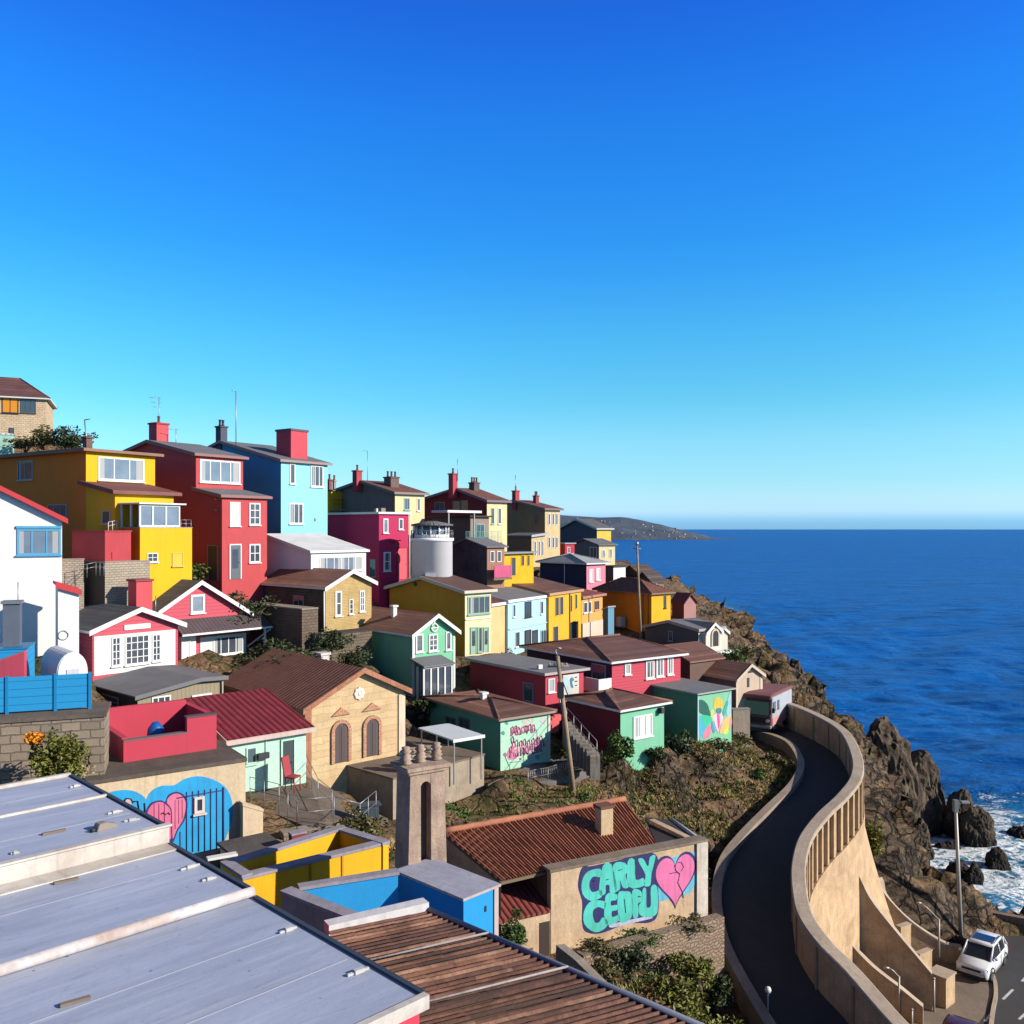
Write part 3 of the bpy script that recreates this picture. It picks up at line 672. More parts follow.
# ---- row of the light blue, yellow and orange houses
h = House('house', 'narrow tan end house between the olive house and the pale blue one', 'house', 480, 490.8, 507.5, 605, 655, 66.3, 60, d=5)
h.block(h.h, 'shedL', wall=paint((.72, .52, .24)), roof=roof_mat((.20, .06, .05), 'metal', .25), h1=h.h+.9, oh=.15, trim=TRIM)
lb = paint((.42, .66, .74), .15)
h = House('house', 'pale blue terraced house with tall dark windows in the stepped row', 'house', 495, 507.8, 548.5, 601.5, 655, 68, 60, d=6)
h.block(h.h, 'shedL', wall=lb, roof=R_GRY, h1=h.h+1.1, oh=.12, trim=WHITE)
h.win('R', (524.5, 531, 601.5, 617), 1, 1, fr=DARK, fw=.05); h.win('R', (512.8, 515.2, 604.5, 617), 1, 1, fw=.05); h.win('R', (540.3, 543, 601, 614), 1, 1, fw=.05)
h.win('R', (515, 519.5, 631.5, 647), 1, 1, fw=.06); h.door('R', (524.5, 530.5, 630, 651), plain((.06, .07, .1), .4), fr=BLACKM); h.win('R', (532, 537.5, 630, 649), 1, 1, fr=DARK, fw=.06); h.win('R', (540.5, 548, 629.5, 646), 3, 1, fw=.08, fr=paint((.3, .5, .6)))
h.box('string_course', lb, .1, h.w, -.08, -.003, h.h*.46, h.h*.46+.1)
h = House('house', 'golden yellow terraced house with a cave-like opening in the stepped row', 'house', 540, 548.8, 581, 594.5, 650, 73.3, 60, d=6)
yy = paint((.84, .42, .02), .3)
h.block(h.h, 'shedL', wall=yy, roof=R_BRN, h1=h.h+1.2, oh=.15, trim=plain((.5, .3, .15), .7))
for r in ((555, 558.5, 597, 616), (559.5, 563, 596.5, 615), (570, 572, 595, 612), (575, 577, 594, 609)): h.win('R', r, 1, 1, fw=.05, fr=paint((.7, .45, .1)), sill=False)
h.door('R', (569, 578, 621, 639), BLACKM, fr=paint((.6, .35, .03))); h.win('R', (553, 558, 626, 644), 1, 1, fw=.05, fr=paint((.7, .5, .2)), sill=False)
downpipe(h, h.w*.62, -.06, 0, h.h, RUSTY)
h = House('house', 'apricot terraced house with a pale pink ground floor at the row end', 'house', 572, 581.4, 602.5, 597.5, 645, 79, 60, d=6)
h.block(h.h, 'shedL', wall=paint((.80, .38, .10), .3), roof=roof_mat((.28, .07, .06), 'metal', .25), h1=h.h+.9, oh=.25, trim=plain((.4, .2, .15), .7))
h.box('plinth', paint((.74, .55, .45), .3), .02, h.w+.03, -.12, -.003, -.5, h.h*.45)
h.win('R', (583.3, 587, 602, 613), 1, 1, fw=.07); h.win('R', (588, 591, 601.5, 612.5), 1, 1, fw=.07); h.win('R', (594, 599, 600.5, 610), 2, 1, fw=.06, fr=paint((.7, .35, .2)))
h = House('shed', 'little blue boarded shed between the apricot house and the orange house', 'shed', 603, 608, 614, 608, 638, 76, 40)
h.block(h.h, 'shedL', wall=siding((.12, .3, .42), .3, True), wallL=paint((.1, .16, .2)), roof=R_LT, h1=h.h-.2, oh=.1)

# ---- olive house with cream front
h = House('house', 'olive yellow gabled house with a cream front of green framed windows', 'house', 389.5, 465, 491, 591.5, 655, 63.5, 45)
rg = h.Lf(423, 577.5, 0)
h.block(h.h, 'gableL', wall=paint((.74, .66, .40), .25), wallL=paint((.60, .28, .02), .3), roof=R_MBR, ridge=rg[0], rh=rg[1], h1=h.h-.1, oh=.3, trim=plain((.62, .55, .45), .7), th=.12)
gf = paint((.30, .48, .36), .2)
h.win('R', (467.5, 489.5, 596, 614), 4, 1, fr=gf, fw=.09, cur=1); h.door('R', (470, 476.5, 627, 654), gf, fr=gf, glazed=True); h.win('R', (477.5, 482, 627, 652), 1, 1, fr=gf, fw=.08, cur=1); h.door('R', (483, 488.5, 627, 652), gf, fr=gf, glazed=True)
u = h.Lf(415.5, 584, 0); MB().lathe([(.16, -.03), (.16, .03)], (0, 0, 0), 16).build('vent', DARK, h.o, (-.04, u[0], u[1])).rotation_euler = (0, R_(90), 0)
h.box('string_course', WHITE, 0, h.w, -.07, -.003, h.Rf(478, 618, 0)[1]-.08, h.Rf(478, 618, 0)[1])

# ---- stone house centre-left
h = House('house', 'stone house with honey coloured brick gable and three narrow white windows', 'house', 262, 325.5, 371.5, 587.5, 633, 57.5, 48)
g = h.Rf(350.5, 571.5, 0)
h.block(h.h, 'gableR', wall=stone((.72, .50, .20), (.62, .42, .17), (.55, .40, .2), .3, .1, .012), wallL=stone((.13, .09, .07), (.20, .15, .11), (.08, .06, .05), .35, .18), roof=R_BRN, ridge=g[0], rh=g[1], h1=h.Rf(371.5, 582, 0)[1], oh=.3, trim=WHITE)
h.win('L', (293.5, 304, 595.5, 607), 2, 1, fr=plain((.4, .36, .34), .6), fw=.06)
h.win('R', (335, 341.5, 591, 616), 1, 2, fw=.1, cur=1); h.win('R', (349, 353, 599, 614), 1, 3, fw=.06); h.win('R', (359.3, 364.3, 590.5, 611.5), 2, 3, fw=.08)
downpipe(h, -.07, .05, -1, h.h-.2, WHITE)
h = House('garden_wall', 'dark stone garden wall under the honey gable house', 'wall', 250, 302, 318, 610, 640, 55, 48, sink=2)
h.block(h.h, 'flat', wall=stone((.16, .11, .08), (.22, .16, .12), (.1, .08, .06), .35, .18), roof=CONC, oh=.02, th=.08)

# ---- green gabled house
h = House('house', 'green gabled house with white trim, round gable emblem and glazed porch', 'house', 326, 412.5, 454.5, 634, 695, 55.5, 42)
g = h.Rf(435.5, 615.5, 0)
gf_ = paint((.20, .55, .33), .2)
h.block(h.h, 'gableR', wall=gf_, wallL=gf_, roof=R_BRN, ridge=g[0], rh=g[1], h1=h.Rf(454.5, 630, 0)[1], oh=.32, trim=WHITE)
h.box('corner_board', WHITE, -.03, .14, -.04, -.003, -1, h.h); h.box('corner_board', WHITE, h.w-.12, h.w+.03, -.04, -.003, -1, h.Rf(454.5, 631, 0)[1]-.3)
h.win('R', (415.6, 423, 634, 652), 1, 1, fw=.09); h.win('R', (428.5, 437.5, 634, 651), 2, 3, fw=.09); h.win('R', (445.5, 451, 631.5, 650), 1, 1, fw=.09)
u = h.Rf(434, 627.5, 0); em = MB(); em.tube([(.24*math.cos(a), 0, .24*math.sin(a)) for a in np.linspace(0, 2*math.pi, 20)], .05, 6); em.box(-.3, .3, -.03, .02, -.05, .02); em.box(-.04, .04, -.03, .02, .2, .55)
em.build('emblem', WHITE, h.o, (u[0], -.05, u[1]))
h.win('L', (335, 348, 635, 664), 2, 1, fr=plain((.12, .3, .3), .6), fw=.08)
# porch
zp = h.Rf(437, 666, -1.3)[1]; ua = h.Rf(424, 680, -1.3)[0]; ub = h.Rf(452, 680, -1.3)[0]
pm = MB()
for x in np.linspace(ua, ub, 5): pm.box(x-.05, x+.05, -1.3, -1.2, -.8, zp)
pm.box(ua-.05, ub+.05, -1.3, -1.2, -.1, .05); pm.box(ua-.05, ua+.05, -.7, -.6, -.8, zp); pm.box(ua-.05, ub+.05, -1.3, -1.2, zp-.1, zp)
po = pm.build('porch', WHITE, h.o); MB().box(ua+.05, ub-.05, -1.25, -1.24, .05, zp-.1).build('pane', GLASS, po)
MB().prism([(ua-.12, -1.45, zp), (ua-.12, -1.45, zp+.1), (ua-.12, -.01, zp+.45), (ua-.12, -.01, zp+.35)], (ub-ua+.24, 0, 0)).build('roof', R_GRY, po)
MB().box(ua, ub, -.95, -.9, .05, zp-.3).build('curtain', CURTAIN, po)
h.chimney(391, 397, 606, 614, h.d*.35, TRIM, None, 0)

# ---- pink cottage, lower left
pk = siding((.56, .085, .12), .22, False, .2); pks = pk
h = House('house', 'pink boarded cottage with twin white trimmed gables and slate roof', 'house', 29, 92.5, 178, 630.5, 679, 46.5, 50)
g = h.Rf(138.5, 606.5, 0); e1_ = h.Rf(178, 620.5, 0)
h.block(h.h, 'gableR', wall=pk, wallL=pks, roof=R_SLATE, ridge=g[0], rh=g[1]-.15, h1=e1_[1]-.15, oh=.35, trim=WHITE)
wb = siding((.80, .79, .77), .2, False, .12)
u0 = h.Rf(94, 655, 0)[0]; u1 = h.Rf(175, 655, 0)[0]
h.box('boarding', wb, u0, u1, -.04, -.003, h.Rf(134, 671, 0)[1], h.Rf(134, 633, 0)[1])
for r in ((111.5, 120.5, 637, 666), (125, 149, 635, 664), (152, 160.5, 634, 661)): h.win('R', r, 2 if r[0] != 125 else 4, 4, off=-.04, fw=.07)
for r in ((124, 150, 624, 629), (107, 122, 669.5, 673.5), (148, 161, 666, 671)):
    W_, Hh, lc, rz = h.rect('R', r, 0); MB().box(0, W_, -.06, -.003, 0, Hh).build('board', WHITE, h.o, lc)
h.win('L', (37, 76, 637, 650), 1, 1, fw=.05, gl=plain((.20, .03, .05), .7), fr=plain((.4, .12, .13), .7), sill=False)
# rear gable wing
vB = 2.6
gb_ = h.Rf(198.7, 580, vB); l_ = h.Rf(152.5, 613, vB); r_b = h.Rf(252, 613, vB); uw = h.Rf(246, 640, vB)[0]; ul = h.Rf(160, 640, vB)[0]
pb = MB()
backd = vB+7.5
h.block(h.Rf(160, 610, vB)[1], 'gableR', u=(ul, uw), v=(vB, backd), wall=pk, wallL=pks, roof=R_SLATE, ridge=gb_[0], rh=gb_[1]-.15, h1=h.Rf(246, 612, vB)[1], oh=.35, trim=WHITE, wname='wing_wall', rname='wing_roof')
h.win('R', (190.5, 204.5, 594.5, 613), 1, 1, off=vB, fw=.12, gl=GLASS2)
h.ground(ul, uw, vB, backd)
CTRL.append((*(h.W(uw, vB, 0).xy), h.C.z))
# porch roof, band and window of the wing
za = h.Rf(220, 617.5, vB)[1]; zb = h.Rf(220, 632, vB-1.1)[1]; ux = h.Rf(271, 630, vB-1.1)[0]; ux0 = h.Rf(181, 630, vB-1.1)[0]
MB().prism([(ux0, vB-.003, za), (ux0, vB-.003, za+.08), (ux0, vB-1.2, zb+.08), (ux0, vB-1.2, zb)], (ux-ux0, 0, 0)).build('porch_roof', roof_mat((.11, .08, .085), 'metal', .25), h.o)
h.box('gutter', WHITE, ux0, ux, vB-1.27, vB-1.205, zb-.04, zb+.07)
zq = h.Rf(230, 635, vB)[1]; 
for r in ((201, 244, 636, 654),):
    W_, Hh, lc, rz = h.rect('R', (200, 257, 634.5, 657), vB); MB().box(0, min(W_, uw-lc[0]-.02), -.04, -.003, 0, Hh).build('boarding', wb, h.o, lc)
h.win('R', (213, 243, 636, 654), 4, 1, off=vB-.04, fw=.08, cur=2)
W_, Hh, lc, rz = h.rect('R', (196, 257, 664, 682), vB); MB().box(0, min(W_, uw-lc[0]), -.05, -.003, -1.5, Hh).build('plinth', WHITE, h.o, lc)
h.door('R', (181, 190, 640, 672), WHITE, off=vB-.4, fr=WHITE); h.box('post', WHITE, ux-.5, ux-.4, vB-1.15, vB-1.05, -.5, zb)
MB().tube([(ux-.05, vB-1.15, zb-.1), (uw+.05, vB-.1, zb-1.2)], .05, 6).build('brace', WHITE, h.o)
for x0_, x1_ in ((181, 196),):
    W_, Hh, lc, rz = h.rect('R', (x0_, x1_, 636, 676), vB-.35); MB().box(0, W_, 0, .3, -1, Hh).build('panel', WHITE, h.o, lc)
h.chimney(128.5, 152, 580, 610, 2.3, paint((.62, .085, .10), .25), paint((.3, .06, .07)), name='chimney')
h.antenna(155.5, 596, 612, 2.2, 0, r=.03)

# ---- grey shed below the cottage
h = House('shed', 'olive boarded shed with a grey sheet roof just under the pink cottage', 'shed', 91, 137.5, 221, 696, 726, 42, 48)
ol = siding((.30, .25, .17), .22, True)
h.block(h.h, 'gableR', wall=ol, wallL=paint((.09, .07, .06)), roof=R_GRY, ridge=h.w*.72, rh=h.h+.42, h1=h.h+.36, oh=.25, trim=plain((.15, .15, .16), .6), th=.07)
h.win('L', (99.5, 119, 695, 718), 1, 4, fr=plain((.38, .34, .33), .7), gl=plain((.1, .08, .08), .7), fw=.07); h.win('R', (151.5, 170.5, 696, 710), 3, 1); h.door('R', (191.5, 211, 694, 716), WHITE, glazed=True)
downpipe(h, h.w+.02, -.1, -1, h.h+.2, plain((.45, .42, .3), .7))

# ---- tan gable house with arched doors
h = House('house', 'tan stucco gable building with two arched dark doors and terracotta verge', 'house', 224, 305, 404, 708, 773, 41.8, 41)
g = h.Rf(361, 668, 0)
tanw = stone((.80, .60, .34), (.70, .48, .26), (.74, .56, .34), .7, .34, .012, wob=.25)
terr = stone((.45, .16, .08), (.55, .24, .14), (.4, .25, .18), .3, .5, .03)
h.block(h.h, 'gableR', wall=tanw, wallL=rough_wall((.40, .27, .18), (.28, .19, .13)), roof=R_BRT, ridge=g[0], rh=g[1]-.1, h1=h.Rf(404, 689, 0)[1], oh=.3, trim=terr, soff=WOOD)  # side wall a darker tan render with its shade coloured in
def arched_door(h, r, mat, fr, off=0):
    W_, Hh, lc, rz = h.rect('R', r, off); n = 10; R2 = W_/2
    pr = [(0, 0, 0), (W_, 0, 0)]+[(R2+R2*math.cos(a), 0, Hh-R2+R2*math.sin(a)) for a in np.linspace(0, math.pi, n)]
    d = MB().prism([(x, -.06, z) for x, y, z in pr], (0, .055, 0)).build('door', mat, h.o, lc)
    R3 = R2+.17; out = [(R2+R3*math.cos(a), Hh-R2+R3*math.sin(a)) for a in np.linspace(0, math.pi, n)]; inn = [(R2+R2*math.cos(a), Hh-R2+R2*math.sin(a)) for a in np.linspace(0, math.pi, n)]
    o2 = [(W_+.17, 0)]+out+[(-.17, 0)]; i2 = [(W_+.001, 0)]+inn+[(0, 0)]
    mb = MB()
    for k in range(len(o2)-1):
        mb.prism([(o2[k][0], -.1, o2[k][1]), (o2[k+1][0], -.1, o2[k+1][1]), (i2[k+1][0], -.1, i2[k+1][1]), (i2[k][0], -.1, i2[k][1])], (0, .09, 0))
    mb.build('frame', fr, d)
    MB().box(W_*.48, W_*.52, -.075, -.061, .05, Hh*.9).build('seam', DARK, d)
    return d
tf = stone((.66, .30, .17), (.52, .22, .12), (.7, .5, .34), .22, .16, .02)
arched_door(h, (334, 347.5, 723, 762), siding((.10, .075, .075), .25, True), tf); arched_door(h, (365.5, 378, 718.5, 755.5), siding((.10, .075, .075), .25, True), tf)
for (a, b, c_, d_) in ((331, 350, 711, 715), (362, 381, 706, 710)):
    W_, Hh, lc, rz = h.rect('R', (a, b, c_, d_), 0); MB().prism([(0, -.1, 0), (W_, -.1, 0), (W_*.5, -.1, Hh*1.9)], (0, .095, 0)).build('hood', tf, h.o, lc)
u = h.Rf(359, 693.5, 0); q_ = MB()
for k in range(8):
    a_ = k*math.pi/4; q_.lathe([(.14, -.03), (.09, .04)], (.2*math.cos(a_), .2*math.sin(a_), 0), 8)
q_.lathe([(.13, -.03), (.08, .06)], (0, 0, 0), 10)
q_.build('medallion', paint((.80, .72, .62), .2), h.o, (u[0], -.04, u[1])).rotation_euler = (R_(90), 0, 0)
h.box('pilaster', terr, -.04, .3, -.07, -.004, -1, h.h-.05); h.box('pilaster', paint((.74, .6, .44)), h.w-.35, h.w+.03, -.07, -.004, -1, h.h)
h.chimney(317, 329.5, 653.5, 666, h.d*.72, paint((.66, .62, .60)), None, 0)

# ---- mint hut with maroon roof
h = House('hut', 'mint green hut with a crimson corrugated roof beside the tan gable', 'hut', 206, 231, 306, 740, 792, 37.6, 41, d=4.2)
mt = rough_wall((.46, .72, .58), (.52, .74, .62), bump=.2)
h.block(h.h, 'shedL', wall=mt, wallL=mt, roof=roof_mat((.26, .022, .035), 'tile', .3, .4), h1=h.h+.95, oh=.3, trim=paint((.65, .5, .45)), th=.12)
h.win('R', (246, 256.5, 747, 763.5), 1, 1, fr=mt, fw=.06, gl=plain((.07, .12, .13), .4)); h.door('R', (280.5, 295, 738.5, 784), plain((.035, .055, .06), .5), fr=mt)
h.box('corner_board', mt, h.w*.44, h.w*.46, -.05, -.003, -1, h.h)
MB().box(0, .5, -.25, -.1, 0, .25).build('lamp', DARK, h.o, (h.Rf(256, 757, 0)[0], 0, h.Rf(256, 759, 0)[1]))
rb = MB()
for k in range(int(h.w/.145)): rb.tube([(k*.145+.1, -.32, h.h-.1), (k*.145+.1, -.2, h.h-.05)], .05, 6)
rb.build('eave_tiles', paint((.72, .62, .56)), h.o)
# chair by hut
ch = empty('garden_chair', h.W(h.w*.62, -1.3, .1), h.t+.5); tag(ch, 'red high backed garden chair in front of the mint hut door', 'chair')
cm = plain((.35, .04, .05), .6)
MB().box(-.25, .25, -.25, .25, .4, .46).build('seat', cm, ch); MB().prism([(-.25, .22, .46), (-.25, .27, .46), (-.25, .42, 1.25), (-.25, .37, 1.25)], (.5, 0, 0)).build('backrest', cm, ch)
for x in (-.22, .22):
    for y in (-.22, .22): MB().tube([(x, y, -.2), (x, y, .4)], .025, 5).build('leg', cm, ch)

# ---- mint mural hut
h = House('hut', 'mint hut painted with pink lettering under a brown hipped roof', 'hut', 430, 500.5, 549.5, 720, 769, 47.8, 36)
ap = h.Rf(493, 695.5, h.d*.42)
mm = rough_wall((.40, .72, .52), (.50, .74, .58), bump=.2)
h.block(h.h, 'hip', wall=mm, wallL=paint((.10, .38, .30), .3), roof=R_BRN, ridge=((h.w*.42, h.d*.40), (h.w*.42, h.d*.52)), rh=h.Rf(493, 695.5, h.d*.46)[1], oh=.3, trim=plain((.33, .26, .2), .7))
HUT = h
h.chimney(480, 487, 693, 701, h.d*.45, TRIM, None, 0)
for r in ((446, 456, 717, 731), (459, 470, 718, 732)): h.win('L', r, 2, 1, fw=.06, fr=plain((.04, .2, .22), .6), sill=False)
h.box('corner_board', paint((.72, .74, .66)), h.w-.12, h.w+.02, -.05, -.003, -.5, h.h)

# ---- long crimson house
h = House('house', 'low crimson house with a grey slab roof and a painted white panel', 'house', 470, 545.5, 583.5, 675, 707, 54, 38)
h.block(h.h, 'flat', wall=paint((.58, .06, .09)), wallL=paint((.50, .03, .06)), roof=roof_mat((.24, .23, .24), 'felt'), oh=.3, trim=plain((.45, .38, .36), .7), th=.16)
h.win('L', (523.5, 534, 682.5, 702), 1, 1, fw=.09, fr=plain((.22, .16, .25), .6)); h.win('R', (548, 554.5, 678.5, 692), 1, 1, fw=.06, gl=CURTAIN)
CRIM = h
h.box('corner_board', WHITE, h.w*.36, h.w*.4, -.05, -.003, 0, h.h); h.box('sign_board', paint((.66, .64, .58), .4), h.w*.44, h.w*.86, -.05, -.003, h.h*.12, h.h*.92)
h.box('vent', TRIM, h.w*.1, h.w*.2, 1, 1.2, h.h+.2, h.h+.45)

# ---- red-pink house with three windows
h = House('house', 'rose red boarded house with three white windows and a wide brown roof', 'house', 527, 612, 680.5, 663, 693, 57, 36)
h.block(h.h, 'hip', wall=siding((.56, .065, .10), .2), wallL=paint((.045, .02, .05)), roof=R_BRN, ridge=((h.w*.28, h.d*.5), (h.w*.78, h.d*.5)), rh=h.h+1.05, oh=.4, trim=WHITE, th=.14)
h.win('R', (624.5, 630.5, 663.5, 674.5), 1, 1, fw=.09, gl=CURTAIN)
for r in ((645.5, 654, 660.5, 678.5), (656, 663.5, 658.5, 676.5), (667, 673, 657, 674.5)): h.win('R', r, 2, 1, fw=.1, cur=2)
h.box('balcony_panel', WHITE, -1.1, -1.02, .02, h.d*.22, .1, .95); h.box('balcony_panel', WHITE, -1.02, -.005, .02, .1, .1, .95); h.box('balcony_floor', CONC, -1.1, -.005, .02, h.d*.24, -.1, .09)
h.win('L', (592, 606, 664, 681), 1, 1, fw=.07, fr=plain((.3, .32, .45), .6))

# ---- green hut with red side
h = House('hut', 'green hut with a dark red side wall and one white shuttered window', 'hut', 567, 620.5, 664, 711, 755, 49.5, 38)
h.block(h.h, 'hip', wall=paint((.20, .54, .34), .25), wallL=paint((.22, .012, .03), .3), roof=R_BRN, ridge=((h.w*.2, h.d*.45), (h.w*.5, h.d*.55)), rh=h.Rf(606, 690.5, h.d*.5)[1], oh=.35, trim=TRIM)
h.win('R', (633, 652, 715, 737), 3, 1, fw=.09, gl=plain((.7, .7, .69), .5), cur=1)
h.box('lamp', DARK, h.w*.85, h.w*.92, -.3, -.003, h.h*.8, h.h*.92)
# stair side stringer beside hut
s_ = MB(); a = P(566, 722, 50); b = P(596, 756, 46.5)
n_ = 9
for k in range(n_):
    p = a.lerp(b, (k+.5)/n_); s_.box(p.x-.25, p.x+.25, p.y-.55, p.y+.55, p.z-1.2, p.z)
tag(s_.build('staircase', CONC), 'dark concrete stair descending left of the red sided hut', 'stairs')
rail('handrail', [a+Vector((0, -.5, 0)), b+Vector((0, -.5, 0))], .9, METAL, None, 'sloping steel handrail on the stair by the red sided hut', gap=.9)

# ---- green mural hut
h = House('hut', 'green flat roofed hut with colourful figures painted on its end wall', 'hut', 643, 697.5, 731.5, 694.5, 741, 56, 36)
h.block(h.h, 'flat', wall=paint((.22, .56, .34), .2), wallL=paint((.10, .34, .22), .3), roof=roof_mat((.20, .22, .22), 'felt', rust=(.3, .18, .17)), oh=.22, trim=plain((.35, .4, .36), .7), th=.1)  # side wall a darker copy of the front green, shade in the paint
MUR = h
# ---- beige gable hut
h = House('hut', 'small beige gable hut with a brown roof beside the parked van', 'hut', 676, 736, 762, 679.5, 711, 65, 36)
g = h.Rf(749.5, 665, 0)
h.block(h.h, 'gableR', wall=paint((.58, .44, .33), .3), wallL=paint((.26, .16, .13)), roof=R_BRN, ridge=g[0], rh=g[1], h1=h.Rf(762, 674.5, 0)[1], oh=.2, trim=plain((.62, .5, .4), .7), th=.1)  # side wall a darker beige, its shade put into the paint
h.box('vent', DARK, h.w*.42, h.w*.5, -.03, -.003, h.h*.7, h.h*1.0); h.box('vent', DARK, h.w*.45, h.w*.62, -.03, -.003, h.h*1.15, h.h*1.22)
h.box('corner_board', paint((.66, .55, .42)), -.02, .15, -.04, -.003, -.5, h.h-.1); h.box('corner_board', paint((.66, .55, .42)), h.w-.25, h.w+.02, -.04, -.003, -.5, h.h-.1)
# ---- white-grey house
h = House('house', 'white fronted house with an arched window and dark grey side near the cliff', 'house', 645, 698.5, 722, 630, 660, 76, 40)
rg = h.Lf(669.5, 621.5, 0)
gs = paint((.11, .105, .115), .3)
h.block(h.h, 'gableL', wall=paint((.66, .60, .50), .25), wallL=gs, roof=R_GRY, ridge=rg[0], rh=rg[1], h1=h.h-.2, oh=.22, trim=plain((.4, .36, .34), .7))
g2 = h.Rf(708.5, 621.5, -.3)
h.block(h.h-.3, 'gableR', u=(.35, h.w*.78), v=(-.5, h.d*.5), wall=paint((.70, .64, .54), .25), roof=R_GRY, ridge=h.w*.45, rh=h.h+.45, oh=.12, trim=TRIM, wname='bay_wall', rname='bay_roof')
arched_door(h, (712, 717.5, 630.5, 646), plain((.03, .03, .04), .4), paint((.6, .5, .38)), off=-.5)
h.block(h.h*.75, 'gableR', u=(h.w*.95, h.w*1.5), v=(.6, 4), wall=paint((.68, .62, .52), .25), roof=R_DRK, ridge=h.w*1.25, rh=h.h*.75+.5, oh=.15, trim=TRIM, wname='wing_wall', rname='wing_roof')
h.win('L', (668.5, 673, 631, 641), 1, 1, fw=.06, fr=plain((.3, .35, .45), .6)); h.box('balcony_floor', WHITE, .2, h.w, -1.3, -.5, h.Rf(712, 651, -.5)[1]-.3, h.Rf(712, 651, -.5)[1])
h = House('shed', 'dark brown roofed shed between the rose red house and the beige hut', 'shed', 650, 690, 722, 662, 690, 66.5, 36)
h.block(h.h, 'gableL', wall=paint((.16, .09, .07)), wallL=paint((.08, .03, .04)), roof=R_BRN, ridge=h.d*.6, rh=h.h+.9, oh=.2)
h = House('shed', 'maroon roofed little shed on the slope below the orange house', 'shed', 672, 684, 696, 603, 618, 88, 36)
h.block(h.h, 'gableR', wall=paint((.45, .22, .2)), wallL=paint((.2, .06, .06)), roof=R_MAR, ridge=h.w*.5, rh=h.h+.8, oh=.2)
# dark roofs on the headland
for (nm, a_, b_2, c_, yt, yb, Y_, colr, lab) in (('cottage', 622, 640, 655, 574, 583, 118, (.14, .085, .065), 'brown roofed stone cottage on the headland behind the utility pole'),
        ('cottage', 636, 652, 664, 581.5, 592, 108, (.12, .09, .08), 'low dark roofed cottage at the headland edge'),
        ('cottage', 606, 622, 634, 568.5, 581, 135, (.10, .06, .06), 'farthest brown roofed cottage right of the white boxy shed')):
    h = House(nm, lab, 'cottage', a_, b_2, c_, yt, yb, Y_, 36)
    h.block(h.h, 'gableL', wall=stone((.30, .22, .15), (.38, .28, .2), (.2, .15, .1)), wallL=paint((.10, .07, .05)), roof=roof_mat(colr, 'plank'), ridge=h.d*.5, rh=h.h+1.0, oh=.3)
    h.win('R', (b_2+3, b_2+5, yt+2, yt+6), 1, 1, fw=.06, sill=False)

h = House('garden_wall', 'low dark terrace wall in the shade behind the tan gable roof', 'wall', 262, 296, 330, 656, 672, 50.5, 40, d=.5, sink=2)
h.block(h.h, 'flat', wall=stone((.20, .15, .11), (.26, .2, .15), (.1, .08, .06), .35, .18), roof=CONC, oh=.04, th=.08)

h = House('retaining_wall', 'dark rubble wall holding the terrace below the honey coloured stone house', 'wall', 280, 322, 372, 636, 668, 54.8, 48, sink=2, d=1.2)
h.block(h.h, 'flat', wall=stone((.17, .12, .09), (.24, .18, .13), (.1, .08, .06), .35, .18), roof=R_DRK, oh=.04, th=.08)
# ------------------------------------------------------------ murals
def text_part(body, w, hgt, mat, parent, loc, rz=0, offset=0.0, shear=0, off=.0, th=.006, name='lettering', warp=None):
    cu = bpy.data.curves.new('t', 'FONT'); cu.body = body; cu.offset = offset; cu.resolution_u = 4; cu.align_x = 'LEFT'
    o = bpy.data.objects.new('t', cu); sc.collection.objects.link(o); bpy.context.view_layer.update()
    me = bpy.data.meshes.new_from_object(o.evaluated_get(bpy.context.evaluated_depsgraph_get())); bpy.data.objects.remove(o)
    xs = [v.co.x for v in me.vertices]; ys = [v.co.y for v in me.vertices]; x0, x1, y0, y1 = min(xs), max(xs), min(ys), max(ys)
    for v in me.vertices:
        x = (v.co.x-x0)/(x1-x0); y = (v.co.y-y0)/(y1-y0)
        if warp: x, y = warp(x, y)
        v.co = (x*w+shear*y*hgt, -off, y*hgt)
    bm = bmesh.new(); bm.from_mesh(me); r = bmesh.ops.extrude_face_region(bm, geom=list(bm.faces))
    for e in r['geom']:
        if isinstance(e, bmesh.types.BMVert): e.co.y += th
    bmesh.ops.recalc_face_normals(bm, faces=bm.faces); bm.to_mesh(me); bm.free(); fix_uv(me); me.name = name
    me.materials.clear(); me.materials.append(mat)
    ob = bpy.data.objects.new(name, me); sc.collection.objects.link(ob); ob.parent = parent; ob.location = loc; ob.rotation_euler = (0, 0, rz)
    return ob
def flat_poly(pts, mat, parent, name, y=-.01, th=.008):
    return MB().prism([(u, y, z) for u, z in pts], (0, th, 0)).build(name, mat, parent)
def heart(cx, cz, w, hh, n=40, tilt=0.0):
    out = []
    for k in range(n):
        t = 2*math.pi*k/n; x = 16*math.sin(t)**3/16*w/2; z = (13*math.cos(t)-5*math.cos(2*t)-2*math.cos(3*t)-math.cos(4*t)+2.4)/15*hh/2
        out.append((cx+x*math.cos(tilt)-z*math.sin(tilt), cz+x*math.sin(tilt)+z*math.cos(tilt)))
    return out
def line(parent, pts, r, mat, name='painted_line', y=-.02):
    return MB().tube([(u, y, z) for u, z in pts], r, 4).build(name, mat, parent)
def sp(c, r=.8): return paint(c, .7, r)
TEAL = sp((.10, .66, .55)); NAVY = sp((.03, .03, .16)); PNK = sp((.85, .20, .42)); CYN = sp((.16, .55, .72)); SKYB = sp((.02, .38, .74)); BLK = sp((.02, .02, .03))

